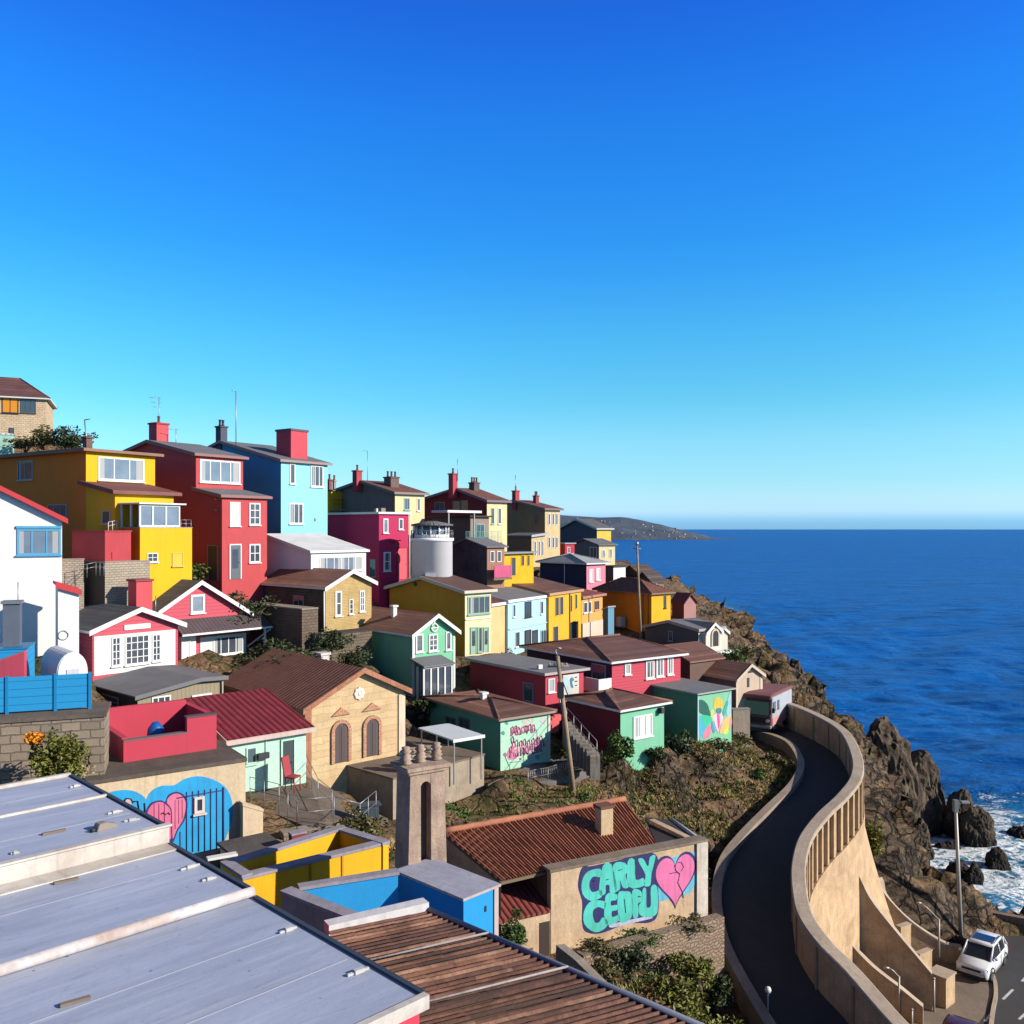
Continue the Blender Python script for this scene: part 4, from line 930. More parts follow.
# ---- long building with the big mural
MW = House('building', 'long low building with terracotta tiled roof and a teal graffiti wall with pink heart', 'building', 540, 551, 706, 872, 951, 35.0, 27, d=3.2, sink=2.5)
h = MW
wt = rough_wall((.72, .52, .33), (.50, .35, .22), bump=.7)
zr = h.h
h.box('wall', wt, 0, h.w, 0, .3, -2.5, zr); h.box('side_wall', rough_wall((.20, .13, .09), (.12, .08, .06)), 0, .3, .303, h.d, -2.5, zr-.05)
h.box('end_wall', wt, h.w-.3, h.w, .303, h.d+.5, -2.5, zr-.1)
h.box('parapet_cap', rough_wall((.30, .23, .17), (.18, .14, .10)), -.08, h.w+.08, -.07, .55, zr+.003, zr+.1)
h.box('pilaster', rough_wall((.74, .66, .56), (.5, .42, .34)), h.w-.55, h.w+.03, -.09, -.004, -2.5, zr)
# mural on it, set out from the photo
u = lambda x, y: h.Rf(x, y, 0)
flat_poly([u(656, 862), u(704, 849), u(704.5, 873), u(700, 874), u(690, 893), u(658, 902), u(657, 880)], CYN, h.o, 'painted_panel', -.012)
def rp(x0, y0, x1, y1): a = u(x0, y0); b = u(x1, y1); return a, b
# blobs behind letters
def blob(pts, mat, y, name='painted_outline', n=6):
    P_ = [Vector((a, b)) for a, b in pts]; out = []
    for i in range(len(P_)):
        p0, p1, p2, p3 = P_[i-1], P_[i], P_[(i+1) % len(P_)], P_[(i+2) % len(P_)]
        for k in range(n):
            t = k/n; q = .5*((2*p1)+(p2-p0)*t+(2*p0-5*p1+4*p2-p3)*t*t+(3*p1-p0-3*p2+p3)*t**3); out.append((q.x, q.y))
    return flat_poly(out, mat, h.o, name, y)
Z8 = lambda l: [u(570+x*140/1024, 840+y*110/805) for x, y in l]
blob(Z8([(90, 200), (160, 190), (340, 150), (620, 100), (640, 330), (645, 520), (590, 600), (420, 610), (230, 680), (120, 670), (90, 600), (90, 450), (60, 330)]), NAVY, -.016)
LET = {
 'C1': [(215, 215), (130, 235), (92, 300), (95, 390), (150, 438), (222, 412), (222, 362), (165, 378), (142, 345), (145, 300), (170, 268), (215, 272)],
 'A': [(215, 385), (240, 195), (300, 185), (335, 360), (290, 380), (285, 330), (260, 330), (258, 385)],
 'R': [(330, 360), (318, 185), (395, 170), (420, 220), (400, 260), (425, 335), (385, 345), (365, 290), (365, 350)],
 'L': [(430, 335), (425, 160), (470, 150), (478, 285), (530, 275), (532, 330)],
 'Y': [(540, 325), (550, 250), (500, 150), (535, 140), (568, 195), (580, 130), (618, 120), (592, 240), (582, 325)],
 'C2': [(250, 455), (160, 450), (110, 515), (110, 610), (180, 668), (250, 640), (268, 590), (232, 565), (210, 598), (182, 600), (168, 560), (170, 515), (205, 492), (245, 505)],
 'E': [(262, 610), (262, 410), (335, 400), (335, 440), (300, 447), (300, 480), (340, 475), (340, 510), (305, 520), (308, 560), (352, 545), (352, 585)],
 'O': [(360, 580), (352, 400), (400, 380), (445, 400), (450, 540), (410, 590)],
 'P': [(462, 558), (456, 378), (500, 368), (522, 395), (518, 450), (494, 465), (496, 550)],
 'U': [(505, 480), (512, 540), (560, 560), (612, 548), (636, 500), (628, 345), (588, 350), (588, 470), (572, 492), (558, 478), (556, 362), (532, 366), (530, 440)]}
def grow(pl, f=1.09):
    mx = (min(p[0] for p in pl)+max(p[0] for p in pl))/2; my = (min(p[1] for p in pl)+max(p[1] for p in pl))/2
    return [(mx+(x-mx)*f, my+(y-my)*1.05) for x, y in pl]
for k, pl in LET.items(): blob(Z8(grow(pl)), TEAL, -.022, 'painted_letter', 3)
for pl in ([(165, 300), (200, 290)], [(262, 290), (280, 285)], [(352, 220), (375, 215)], [(395, 430), (405, 530)], [(495, 410), (515, 415)]):
    line(h.o, Z8(pl), .018, NAVY, y=-.028)
hp = heart(*u(682.2, 877), 1.0, 1.0)
hx0, hz = u(653.5, 876); hx1 = u(696, 874)[0]; zt_ = u(682, 852)[1]; zb_ = u(682.5, 907.5)[1]
cxh = (hx0+hx1)/2; wh = hx1-hx0; hh = zt_-zb_
def heart2(k): return [(cxh+x*k, (zt_+zb_)/2+z*k+.0) for x, z in [((a), (b)) for a, b in [(16*math.sin(t)**3/16*wh/2, ((13*math.cos(t)-5*math.cos(2*t)-2*math.cos(3*t)-math.cos(4*t)+2.55)/14.55)*hh/2) for t in np.linspace(0, 2*math.pi, 48, endpoint=False)]]]
flat_poly(heart2(1.0), NAVY, h.o, 'painted_outline', -.020); flat_poly(heart2(.91), PNK, h.o, 'painted_heart', -.026)
line(h.o, Z8([(762, 180), (770, 220), (800, 250), (785, 310), (815, 370), (828, 420)]), .018, NAVY, y=-.034)
line(h.o, Z8([(785, 165), (810, 160), (828, 195), (810, 225)]), .015, NAVY, y=-.034); line(h.o, Z8([(725, 245), (770, 235), (800, 240)]), .015, NAVY, y=-.034)
for pl in ([(920, 345), (945, 340), (960, 370), (925, 390)], [(925, 400), (955, 395)], [(920, 360), (960, 355)]): line(h.o, Z8(pl), .012, sp((.1, .3, .2)), y=-.03)
line(h.o, Z8([(955, 45), (975, 240), (985, 455)]), .02, NAVY, y=-.03)
for pl in ([(1000, 215), (1010, 205)], [(1000, 280), (1015, 275)], [(1000, 350), (1015, 345)]): line(h.o, Z8(pl), .015, DARK, y=-.11)
blob(Z8([(290, 620), (400, 590), (560, 560), (600, 570), (480, 600), (380, 625), (300, 640)]), sp((.6, .6, .8)), -.02, 'painted_shadow')
# left lower wing of the building
W_, Hh, lc, rz = h.rect('R', (498, 552, 912, 955), 0)
lw = empty('outbuilding', h.W(-2.15, .02, 0), h.t); tag(lw, 'low tan lean-to with a small tiled roof left of the graffiti wall', 'outbuilding')
zl = h.Rf(530, 915, 0)[1]
MB().box(0, 2.13, 0, .3, -2.5, zl-.05).build('wall', wt, lw)
MB().prism([(-.6, -.1, zl-.05), (-.6, -.1, zl+.04), (-.6, 2.0, zl+.6), (-.6, 2.0, zl+.5)], (2.7, 0, 0)).build('roof', R_RED, lw)
MB().box(1.65, 2.1, -.02, -.003, -1.0, zl-.4).build('door', plain((.05, .03, .025), .8), lw); MB().box(.95, 1.35, -.02, -.003, -1.8, .3).build('door', plain((.16, .12, .1), .8), lw)
# tiled roof with real round tiles
r0 = h.Rf(501, 883, .35); r1 = h.Rf(658, 846, .35)
E0 = P(501, 882, 34.3); E1 = P(658, 845.5, 38.4); T0 = P(443, 833, 36.6); T1 = P(625, 800.5, 41.2)
def local(o, p): return Matrix.Rotation(-o.rotation_euler.z, 3, 'Z') @ (p-o.location)
E0, E1, T0, T1 = [local(h.o, q) for q in (E0, E1, T0, T1)]
tm = MB(); nu = 60
for i in range(nu):
    a0 = i/nu; a1 = (i+1)/nu; prof = []
    for k in range(4):
        a = a0+(a1-a0)*k/3; z = .075*math.sin(math.pi*k/3)
        prof.append((E0.lerp(E1, a)+Vector((0, 0, z)), T0.lerp(T1, a)+Vector((0, 0, z))))
    for k in range(3): tm.face([prof[k][0], prof[k+1][0], prof[k+1][1], prof[k][1]])
tile2 = roof_mat((.36, .115, .055), 'tile', .3, .36)
rf2 = tm.build('roof', tile2, h.o, recalc=False)
dn = Vector((0, 0, -.12)); MB().add([E0+dn, E1+dn, T1+dn, T0+dn, E0+dn*.2, E1+dn*.2, T1+dn*.2, T0+dn*.2], [(0, 1, 2, 3), (4, 5, 6, 7), (0, 1, 5, 4), (1, 2, 6, 5), (2, 3, 7, 6), (3, 0, 4, 7)]).build('roof_deck', WOOD, rf2)
MB().tube([T0.lerp(T1, k/20)+Vector((0, 0, .07+.015*(k % 2))) for k in range(21)], .13, 8).build('ridge_cap', rough_wall((.5, .2, .11), (.36, .13, .08)), rf2)
bk = T0+Vector((0, 2.2, -1.3)); bk1 = T1+Vector((-.2, 2.2, -1.3)); MB().add([T0, T1, bk1, bk], [(0, 1, 2, 3)]).build('rear_roof', tile2, rf2)
MB().add([E0+dn, T0+dn, bk+dn, Vector((bk.x, bk.y, -3)), Vector((E0.x, E0.y, -3))], [(0, 1, 2, 3, 4)]).build('gable_wall', wt, h.o)
MB().add([E1+dn, T1+dn, bk1+dn, Vector((bk1.x, bk1.y, -3)), Vector((E1.x, E1.y, -3))], [(0, 1, 2, 3, 4)]).build('gable_wall', wt, h.o)
cpos = local(h.o, P(604, 836, 38.6)); ck = MB().box(cpos.x-.3, cpos.x+.3, cpos.y-.25, cpos.y+.25, cpos.z-.9, cpos.z+1.25).build('chimney', rough_wall((.62, .42, .16), (.55, .45, .38)), h.o)
MB().box(cpos.x-.36, cpos.x+.36, cpos.y-.31, cpos.y+.31, cpos.z+1.252, cpos.z+1.36).build('cap', RUSTY, ck)
MB().prism([(cpos.x-.5, cpos.y-.45, cpos.z-.25), (cpos.x+.5, cpos.y-.45, cpos.z-.25), (cpos.x+.4, cpos.y+.3, cpos.z+.2), (cpos.x-.4, cpos.y+.3, cpos.z+.2)], (0, 0, .1)).build('flashing', plain((.5, .46, .46), .6), ck)
# flat side roof
A_ = [local(h.o, q) for q in (P(657, 844, 38.9), P(699, 840.5, 39.2), P(672, 820, 42.6), P(645, 817, 42.6))]
MB().prism(A_, (0, 0, -.12)).build('flat_roof', R_DRK, h.o)
MB().tube([A_[2], A_[1]+Vector((0, 0, .05))], .1, 6).build('flashing', plain((.45, .46, .5), .5), h.o)
for u_ in (-1.5, h.w/2, h.w-.5):
    for v_ in (.3, h.d): q = h.W(u_, v_, 0); CTRL.append((q.x, q.y, h.C.z-.1+.06*u_))
FOOT.append((h.C.x, h.C.y, h.t, -2, h.w, .1, h.d, h.C.z-.1))

# heart mural wall, front left
HW = House('building', 'flat roofed stucco building with blue hearts and bars painted on its wall', 'building', 20, 88, 245.5, 785, 868, 31.0, 35, d=5, ground=False)
h = HW
stc = rough_wall((.70, .55, .36), (.58, .45, .30), bump=.5)
h.block(h.h, 'flat', wall=stc, roof=rough_wall((.085, .07, .06), (.14, .11, .09)), oh=.05, th=.14)
def disc(x, y, rx, ry, mat, y_, nm, n=40, pts=None):
    cu, cz = h.Rf(x, y, 0); ru = abs(h.Rf(x+rx, y, 0)[0]-h.Rf(x-rx, y, 0)[0])/2; rz_ = abs(h.Rf(x, y-ry, 0)[1]-h.Rf(x, y+ry, 0)[1])/2
    return flat_poly([(cu+ru*math.cos(t), cz+rz_*math.sin(t)) for t in np.linspace(0, 2*math.pi, n, endpoint=False)], mat, h.o, nm, y_)
Z3 = lambda l: [h.Rf(100+x*140/1024, 770+y*90/658, 0) for x, y in l]
blob(Z3([(60, 190), (130, 150), (230, 150), (310, 185), (345, 240), (330, 330), (300, 430), (150, 380)]), SKYB, -.012, 'painted_heart')
blob(Z3([(340, 220), (380, 150), (450, 115), (540, 110), (620, 65), (720, 45), (830, 70), (920, 130), (965, 230), (965, 350), (930, 470), (880, 560), (760, 595), (640, 608), (520, 560), (400, 470), (340, 350)]), SKYB, -.016, 'painted_heart')
blob(Z3([(335, 300), (370, 240), (440, 220), (475, 230), (500, 180), (560, 158), (615, 185), (640, 250), (620, 360), (570, 440), (530, 530), (480, 500), (400, 400), (350, 350)]), NAVY, -.022)
blob(Z3([(348, 305), (380, 252), (440, 232), (490, 260), (515, 300), (515, 400), (518, 500), (480, 480), (410, 395), (360, 345)]), sp((.75, .16, .30)), -.027, 'painted_heart')
blob(Z3([(488, 235), (510, 190), (560, 170), (605, 195), (626, 250), (608, 355), (560, 435), (532, 500), (525, 400), (522, 290)]), sp((.78, .20, .34)), -.028, 'painted_heart')
for x in range(632, 900, 44):
    line(h.o, Z3([(x, 160-(x-632)*.13), (x, 600-(x-632)*.08)]), .02, NAVY, y=-.03)
for x in (585,): line(h.o, Z3([(x, 450), (x, 590)]), .015, NAVY, y=-.03)
line(h.o, Z3([(900, 125), (900, 520)]), .035, NAVY, 'painted_bar', y=-.034); line(h.o, Z3([(560, 205), (640, 190), (905, 145)]), .02, NAVY, y=-.034)
for x in (395, 430, 470): line(h.o, Z3([(x, 245), (x, 395)]), .012, sp((.3, .05, .15)), y=-.035)
for x in (548, 575, 600): line(h.o, Z3([(x, 215), (x, 430-(x-548)*1.5)]), .010, sp((.3, .05, .15)), y=-.036)
for pl in ([(445, 320), (460, 310), (475, 325), (500, 310), (510, 325)], [(170, 235), (190, 205), (225, 210), (240, 240)], [(240, 230), (275, 225), (285, 290)], [(175, 250), (210, 250)], [(325, 240), (328, 310)]): line(h.o, Z3(pl), .022, BLK, y=-.038)
blob(Z3([(185, 225), (215, 205), (235, 230), (215, 255)]), sp((.6, .45, .5)), -.03, 'painted_mark')
h.win('R', (194.2, 204.5, 796.5, 813), 1, 1, off=-.012, fr=paint((.7, .62, .58)), fw=.1, gl=BLACKM)
# lower broken wall to its right
h2 = House('garden_wall', 'broken stucco wall continuing right of the blue heart building', 'wall', 240, 243, 263, 806, 845, 33.6, 35, d=.4, sink=2, ground=False)
h2.block(h2.h, 'shedR', wall=stc, roof=stc, h1=h2.h-.35, oh=.02, th=.1)

# pink box terrace on that roof
h = House('roof_terrace', 'pink walled roof terrace with a stepped parapet standing on the heart building', 'terrace', 103, 123.5, 216.5, 742, 772, 33.4, 38, sink=.5, ground=False)
pw = paint((.52, .045, .08), .2); pd = pw; tk = .22
us = h.Rf(187, 735, 0)[0]; zh = h.Rf(190, 718, 0)[1]
h.box('front_wall', pw, 0, us, 0, tk, -.5, h.h); h.box('front_wall', pw, us+.002, h.w, -.003, tk, -.5, zh)
h.box('side_wall', pd, 0, tk, tk+.002, h.d, -.5, h.h+.1); h.box('side_wall', pd, h.w-tk, h.w, tk+.002, h.d+1, -.5, zh)
h.box('rear_wall', pw, tk, h.w-tk, h.d, h.d+tk, -.5, h.h+.75); h.box('floor', R_DRK, tk, h.w-tk, tk, h.d, .05, .12)
h.box('coping', plain((.16, .12, .13), .7), 0, us-.003, -.02, tk+.06, h.h+.002, h.h+.05); h.box('coping', plain((.10, .06, .07), .7), us-.02, h.w+.02, -.03, tk+.1, zh+.002, zh+.06)
h.box('plinth', paint((.6, .42, .4)), -.03, h.w+.03, -.07, -.004, -.5, h.Rf(150, 765, 0)[1]-.02)
vs = MB(); vs.lathe([(.3, 0), (.36, .5), (.3, 1.0), (.12, 1.25)], (0, 0, 0), 20)
tub = vs.build('water_tank', plain((.01, .10, .38), .45, name='blue_plastic'), None, h.W(h.w*.47, h.d*.55, .12)); tag(tub, 'blue plastic water drum standing inside the pink roof terrace', 'water drum')

# stone block wall at left with cap
h = House('garden_wall', 'weathered block wall at the left edge carrying the blue fence', 'wall', 90, -40, 104.5, 726, 800, 30.3, 20, d=2.2, sink=6, ground=False)
h.o['label'] = 'weathered block wall at the left edge carrying the blue fence'
bw = stone((.46, .36, .26), (.30, .24, .18), (.16, .13, .1), .62, .3, .03, wob=.1)
h.block(h.h, 'flat', wall=bw, roof=rough_wall((.17, .13, .10), (.10, .08, .065)), oh=.06, th=.12)
BW = h
# blue fence panels, each a bay
bl = siding((.015, .30, .62), .28, dirt=.15); blp = plain((.01, .24, .52), .5)
fence = empty('fence', h.W(0, 1.0, h.h+.13), h.t); tag(fence, 'bright blue board fence on top of the block wall', 'fence')
zf = 1.28
ux = [h.Rf(x, 700, 1.0)[0] for x in (-40, -4, 7, 55.5, 90)]
for a, b in zip(ux[:-1], ux[1:]):
    MB().box(a+.03, b-.03, -.02, .02, .06, zf).build('fence_panel', bl, fence)
for a in ux: MB().box(a-.05, a+.05, -.06, .05, -.02, zf+.05).build('post', blp, fence)
# upper blue tank box, white barrel shed, pink wall
h = House('shed', 'blue boarded box with a grey chimney behind the blue fence', 'shed', -30, -20, 27, 651, 682, 36, 20, d=2, ground=False, sink=1)
h.block(h.h, 'flat', wall=bl, roof=plain((.02, .2, .42), .5), oh=.03, th=.05)
h.chimney(3, 22, 602, 652, 1.0, paint((.12, .15, .20)), paint((.2, .22, .26)), pots=0); h.antenna(18, 582, 603, 1.0, 0, r=.02)
h = House('shed', 'white barrel vaulted shed behind the blue fence', 'shed', 22, 57, 88, 668, 705, 34, 40, d=2.6, ground=False, sink=2)
n = 12; r_ = h.w/2
prof = [(0, 0, -2), (0, 0, h.h-.2)]+[(r_-r_*math.cos(a), 0, h.h-.2+.75*math.sin(a)) for a in np.linspace(.1, math.pi-.1, n)]+[(h.w, 0, h.h-.2), (h.w, 0, -2)]
MB().prism([(0, y, z) if False else (x, 0, z) for x, y, z in prof], (0, h.d, 0)).build('shell', paint((.74, .75, .78), .15, .4), h.o, bevel=.04)
h.box('door', paint((.6, .62, .66)), h.w*.3, h.w*.7, -.03, -.003, -1.5, h.h-.1)
h = House('garden_wall', 'crimson wall between the blue boxes at the left edge', 'wall', -40, -30, 24, 660, 705, 33.5, 15, d=.4, ground=False, sink=2)
h.block(h.Rf(-20, 672, 0)[1], 'shedR', wall=paint((.55, .07, .12)), roof=paint((.62, .1, .12)), h1=h.Rf(23, 653, 0)[1], oh=.02, th=.06)
# support mass under these (terraced garden)
for (x, y, Y_) in ((0, 740, 33), (60, 735, 35), (100, 735, 38), (-30, 740, 33), (40, 700, 38)): CTRL.append(tuple(P(x, y+5, Y_)))

# ---- grey stepped roof in the foreground
GR = empty('foreground_building', (-5.8, 15.05, H-5.0), R_(45)); tag(GR, 'red walled building under a broad pale blue-grey stepped sheet roof nearest the camera', 'building')
gm = NT('grey_roof_sheet'); uv = gm.coord('Object')
a = gm.noise(gm.coord('Object', (.25, 1.2, 1)), 1.3, 7, .7); b = gm.noise(uv, 9, 5, .7); c = gm.noise(gm.coord('Object', (.12, 3, 1)), 2.5, 4, .6)
col = gm.mix(gm.ramp(a, [(.35, (0, 0, 0)), (.7, (1, 1, 1))]), (.47, .51, .63), (.31, .35, .46))
col = gm.mix(gm.ramp(c, [(.55, (0, 0, 0)), (.8, (.5, .5, .5))]), col, (.66, .66, .72)); col = gm.mix(gm.ramp(b, [(.62, (0, 0, 0)), (.75, (.6, .6, .6))]), col, (.13, .12, .13))
vv = gm.n('TexVoronoi'); vv.inputs['Scale'].default_value = 2.3; gm.l(uv, vv.inputs['Vector'])
st_ = gm.noise(gm.coord('Object', (.5, 2.4, 1), (0, 0, 0), (3, 1, 0)), 1.1, 8, .8, .8)
col = gm.mix(gm.ramp(st_, [(.56, (0, 0, 0)), (.68, (.55, .55, .55))]), col, (.28, .25, .27)); col = gm.mix(gm.ramp(gm.noise(uv, 2.2, 8, .8), [(.66, (0, 0, 0)), (.72, (.7, .7, .7))]), col, (.22, .13, .09))
col = gm.mix(gm.ramp(vv.outputs['Distance'], [(.03, (.7, .7, .7)), (.06, (0, 0, 0))]), col, (.10, .09, .09))
GRM = gm.out(col, gm.ramp(a, [(.3, (.42,)*3), (.7, (.62,)*3)]), gm.bump(gm.math('ADD', a, gm.math('MULTIPLY', b, .4)), .25, .03), 0, .4)
# local frame: +x along (0.707,0.707) away right ; the roof falls away to -x ; y = (-0.707,0.707)
flash = rough_wall((.70, .66, .60), (.50, .42, .36), .6, bump=.2); edge = plain((.05, .055, .07), .5)
def tier(z0, y0, y1, xr, nm):
    MB().box(-16, xr, y0, y1, z0-.12, z0).build(nm, GRM, GR, bevel=.015)
tier(0, 0, 4.45, 0, 'upper_roof')
tier(-.26, -2.8, .0, .0, 'middle_roof'); tier(-.34, -6.72, -2.83, .02, 'lower_roof')
MB().box(-16, .05, -.05, -.003, -.25, .035).build('fascia', flash, GR); MB().box(-16, .08, -.09, .04, .037, .07).build('flashing', flash, GR)
MB().box(-16, .04, -.45, -.06, -.257, -.235).build('flashing', flash, GR)
MB().tube([(-16, -2.82, -.27), (.05, -2.82, -.27)], .075, 8).build('flashing', rough_wall((.62, .60, .62), (.42, .3, .25), bump=.2), GR)
MB().box(-16, .05, -6.82, -6.724, -.47, -.31).build('fascia', flash, GR)
MB().box(-16, .0, 2.5, 2.56, .002, .045).build('seam', flash, GR); MB().box(-16, .03, 4.46, 4.55, -.1, .06).build('flashing', flash, GR)
for (y0, y1, z) in ((0, 4.45, .0), (-2.8, -.1, -.26), (-6.72, -2.9, -.34)): MB().box(.003 if z else .003, .07, y0, y1, z-.14, z+.035).build('edge_trim', edge, GR)
for (y, z) in ((-1.2, -.26), (-4.2, -.34), (-5.4, -.34), (3.4, 0), (1.2, 0)):
    MB().box(-16, -.1, y-.006, y+.006, z+.001, z+.010).build('seam', plain((.33, .36, .45), .6), GR)
gw = paint((.66, .05, .09), .2)
MB().box(-15.8, -.03, -6.74, 4.3, -10, -.475).build('wall', gw, GR)
# vents and bits lying on roof
vent = empty('roof_vent', GR.matrix_basis @ Vector((-.95, 1.1, .0))); 
def on_roof(px, py, z): Yq = -z*F/(py-HY); return P(px, py, Yq)
q = on_roof(105, 829, -5.0); vent.location = q; vent.rotation_euler = (0, 0, R_(52)); tag(vent, 'small hooded vent casting a shadow on the upper grey roof', 'vent')
MB().prism([(-.17, -.07, 0), (.19, -.07, 0), (.19, -.07, .05), (-.02, -.07, .13), (-.13, -.07, .12)], (0, .16, 0)).build('hood', plain((.30, .24, .21), .7), vent, bevel=.01)
MB().tube([(-.17, .0, .03), (-.24, .0, .03)], .035, 8).build('spout', DARK, vent)
bits = [('wooden_batten', 54, 833, -5.0, 40, .36, 'weathered batten left of the hooded vent'), ('wooden_batten', 66, 882, -5.26, 38, .34, 'weathered batten on the middle grey roof'),
        ('wooden_batten', 75, 1003, -5.34, 36, .32, 'weathered batten at the lowest part of the grey roof'), ('metal_clip', 75, 787, -5.0, 50, .2, 'pale clip by the far seam of the grey roof'),
        ('metal_clip', 115, 813, -5.0, 45, .26, 'pale clip right beyond the hooded vent'), ('metal_clip', 132, 821, -5.0, 30, .26, 'pale clip nearest the corner of the upper roof'),
        ('metal_clip', 190, 868, -5.26, 48, .32, 'larger pale clip on the middle roof'), ('metal_clip', 209, 880, -5.26, 40, .22, 'small pale clip near the right edge of the middle roof'),
        ('metal_clip', 288, 931, -5.34, 45, .26, 'pale clip near the right edge of the lower roof'), ('metal_clip', 358, 973, -5.34, 40, .3, 'pale clip closest to the right corner of the lower roof'),
        ('wooden_batten', 48, 952, -5.34, 45, .42, 'dark batten just below the middle seam'), ('metal_clip', 15, 854, -5.0, 30, .12, 'rusty scrap on the upper fascia edge')]
for nm, px, py, z, ang, L, lab in bits:
    mb = MB(); q = on_roof(px, py, z)
    if nm[0] == 'w': mb.box(-L/2, L/2, -.035, .035, .0, .035); mt_ = plain((.26, .2, .16), .8, n=.5)
    else: mb.box(-L/2, L/2, -.02, .02, .0, .03); mb.box(-L*.2, L*.25, -.04, .03, .0, .05); mt_ = plain((.62, .6, .58), .6, n=.4)
    tag(mb.build(nm, mt_, None, q+Vector((0, 0, .002)), R_(ang), bevel=.006), lab+' roof' if not lab.endswith(('roof', 'edge', 'seam', 'vent')) else lab, 'roof scrap', 'loose bits on the grey roof')

# ---- yellow courtyard walls
yo = empty('courtyard', P(243, 880, 27)); tag(yo, 'roofless courtyard with bright yellow walls between grey roof and chimney', 'courtyard')
A, B, C, D = [P(243, 880, 27)-yo.location, P(388.6, 845, 30.1)-yo.location, P(340, 829, 31.6)-yo.location, P(222, 866, 28.1)-yo.location]
for q in (A, B, C, D): q.z = 0
yel = paint((.84, .44, .006), .25); cop = rough_wall((.36, .33, .38), (.26, .24, .28), bump=.3)
def wall_seg(o, a, b, th, z0, z1, mat, name='wall', cap=True, capm=None, side=1):
    d = (b-a).normalized(); n = Vector((-d.y, d.x, 0))*th*side
    w = MB().prism([a+Vector((0, 0, z0)), b+Vector((0, 0, z0)), b+n+Vector((0, 0, z0)), a+n+Vector((0, 0, z0))], (0, 0, z1-z0)).build(name, mat, o)
    if cap:
        e = n.normalized()*.05
        MB().prism([a-e-d*.03+Vector((0, 0, z1+.003)), b-e+d*.03+Vector((0, 0, z1+.003)), b+n+e+d*.03+Vector((0, 0, z1+.003)), a+n+e-d*.03+Vector((0, 0, z1+.003))], (0, 0, .09)).build('coping', capm or cop, w)
    return w
wall_seg(yo, A, B, .3, -2.2, 0, yel, 'front_wall'); wall_seg(yo, B, C, .25, -2.2, 0.02, yel, 'right_wall'); wall_seg(yo, C, D, .25, -1.6, 0.04, yel, 'rear_wall'); wall_seg(yo, D, A, .25, -2.2, .06, yel, 'left_wall')
MB().prism([A*.97+C*.03, B*.97+C*.03, C*.97+A*.03, D*.97+B*.03], (0, 0, -.1)).build('floor', rough_wall((.2, .17, .16), (.12, .1, .1)), yo).location = (0, 0, -1.3)
for k in (.44, .66): q = A.lerp(B, k); MB().box(-.03, .03, -.02, .0, -2.2, 0).build('joint', paint((.7, .3, .01)), yo, q-Vector((0, .02, 0)), R_(37))
# ---- blue courtyard and chimney block
bo = House('building', 'bright blue block with a pale flat roof and sunken blue yard', 'building', 398, 463.5, 497, 900, 950, 24.0, 46, sink=3, ground=False)
h = bo; bb = paint((.012, .30, .66), .2); bbd = bb
h.block(h.h, 'flat', wall=bb, wallL=bbd, roof=rough_wall((.42, .42, .50), (.32, .32, .40), bump=.2), oh=.08, th=.07, trim=rough_wall((.55, .46, .44), (.4, .33, .3), bump=.2))
h.box('corner_board', paint((.55, .45, .42)), h.w-.14, h.w+.02, -.04, -.003, -3, h.h-.02)
h.box('vent', DARK, h.w*.62, h.w*.66, -.03, -.003, h.h-.55, h.h-.4)
zz = H-9.75
def PZ(px, py, z): Yq = (H-z)*F/(py-HY); return P(px, py, Yq)
a1 = PZ(282, 893, zz)-h.C; b1 = PZ(398, 871, zz+.1)-h.C; c1 = PZ(357.5, 923, zz)-h.C
yd = empty('yard', h.C); tag(yd, 'sunken yard with bright blue inner walls behind the rusty roof', 'yard')
gy = rough_wall((.34, .29, .28), (.24, .2, .19), bump=.3)
zy = zz-h.C.z
for q in (a1, b1, c1): q.z = 0
f1 = b1+(c1-a1)
wall_seg(yd, a1+(b1-a1)*.15, b1, .22, -3.5, zy, bb, 'rear_wall'); wall_seg(yd, a1, c1, .28, -3.5, zy-.02, gy, 'left_wall', side=1)
MB().prism([a1, b1, f1, c1], (0, 0, -.1)).build('floor', bb, yd).location = (0, 0, zy-1.9)
# chimney with arch slit
co = House('chimney_stack', 'tall tan twin-shaft chimney with an arched slot and stacked pots', 'chimney', 395, 408, 446, 776, 868, 26.3, 33, ground=False, sink=1.0, d=.9)
h = co; cs = rough_wall((.50, .37, .28), (.30, .21, .16), .92, 2.2, .8)
w3 = h.w
for k, (a, b, nm) in enumerate(((0, w3*.33, 'shaft'), (w3*.6, w3, 'shaft'))):
    MB().prism([(a-.02*(k == 0), -.02, -1), (b+.04*(k == 1), -.02, -1), (b-.06*(k == 1), 0, h.h), (a+.08*(k == 0), 0, h.h)], (0, h.d, 0)).build(nm, cs, h.o)
MB().box(w3*.33-.002, w3*.6+.002, .3, h.d-.03, -1, h.h-.01).build('infill', rough_wall((.14, .09, .075), (.1, .07, .06)), h.o)
n = 8; cxx = w3*.465; rr = w3*.135; pr = [(cxx+rr*math.cos(a), h.h-.42+rr*math.sin(a)) for a in np.linspace(0, math.pi, n)]
MB().prism([(w3*.33, .01, h.h)]+[(w3*.33, .01, h.h-.42)]+[(x, .01, z) for x, z in pr[::-1]]+[(w3*.6, .01, h.h-.42), (w3*.6, .01, h.h)], (0, .28, 0)).build('arch', cs, h.o)
h.box('cornice', cs, -.02, w3+.06, -.08, h.d+.08, h.h+.003, h.h+.1, .02); h.box('cornice', cs, -.09, w3+.12, -.14, h.d+.14, h.h+.103, h.h+.22, .02)
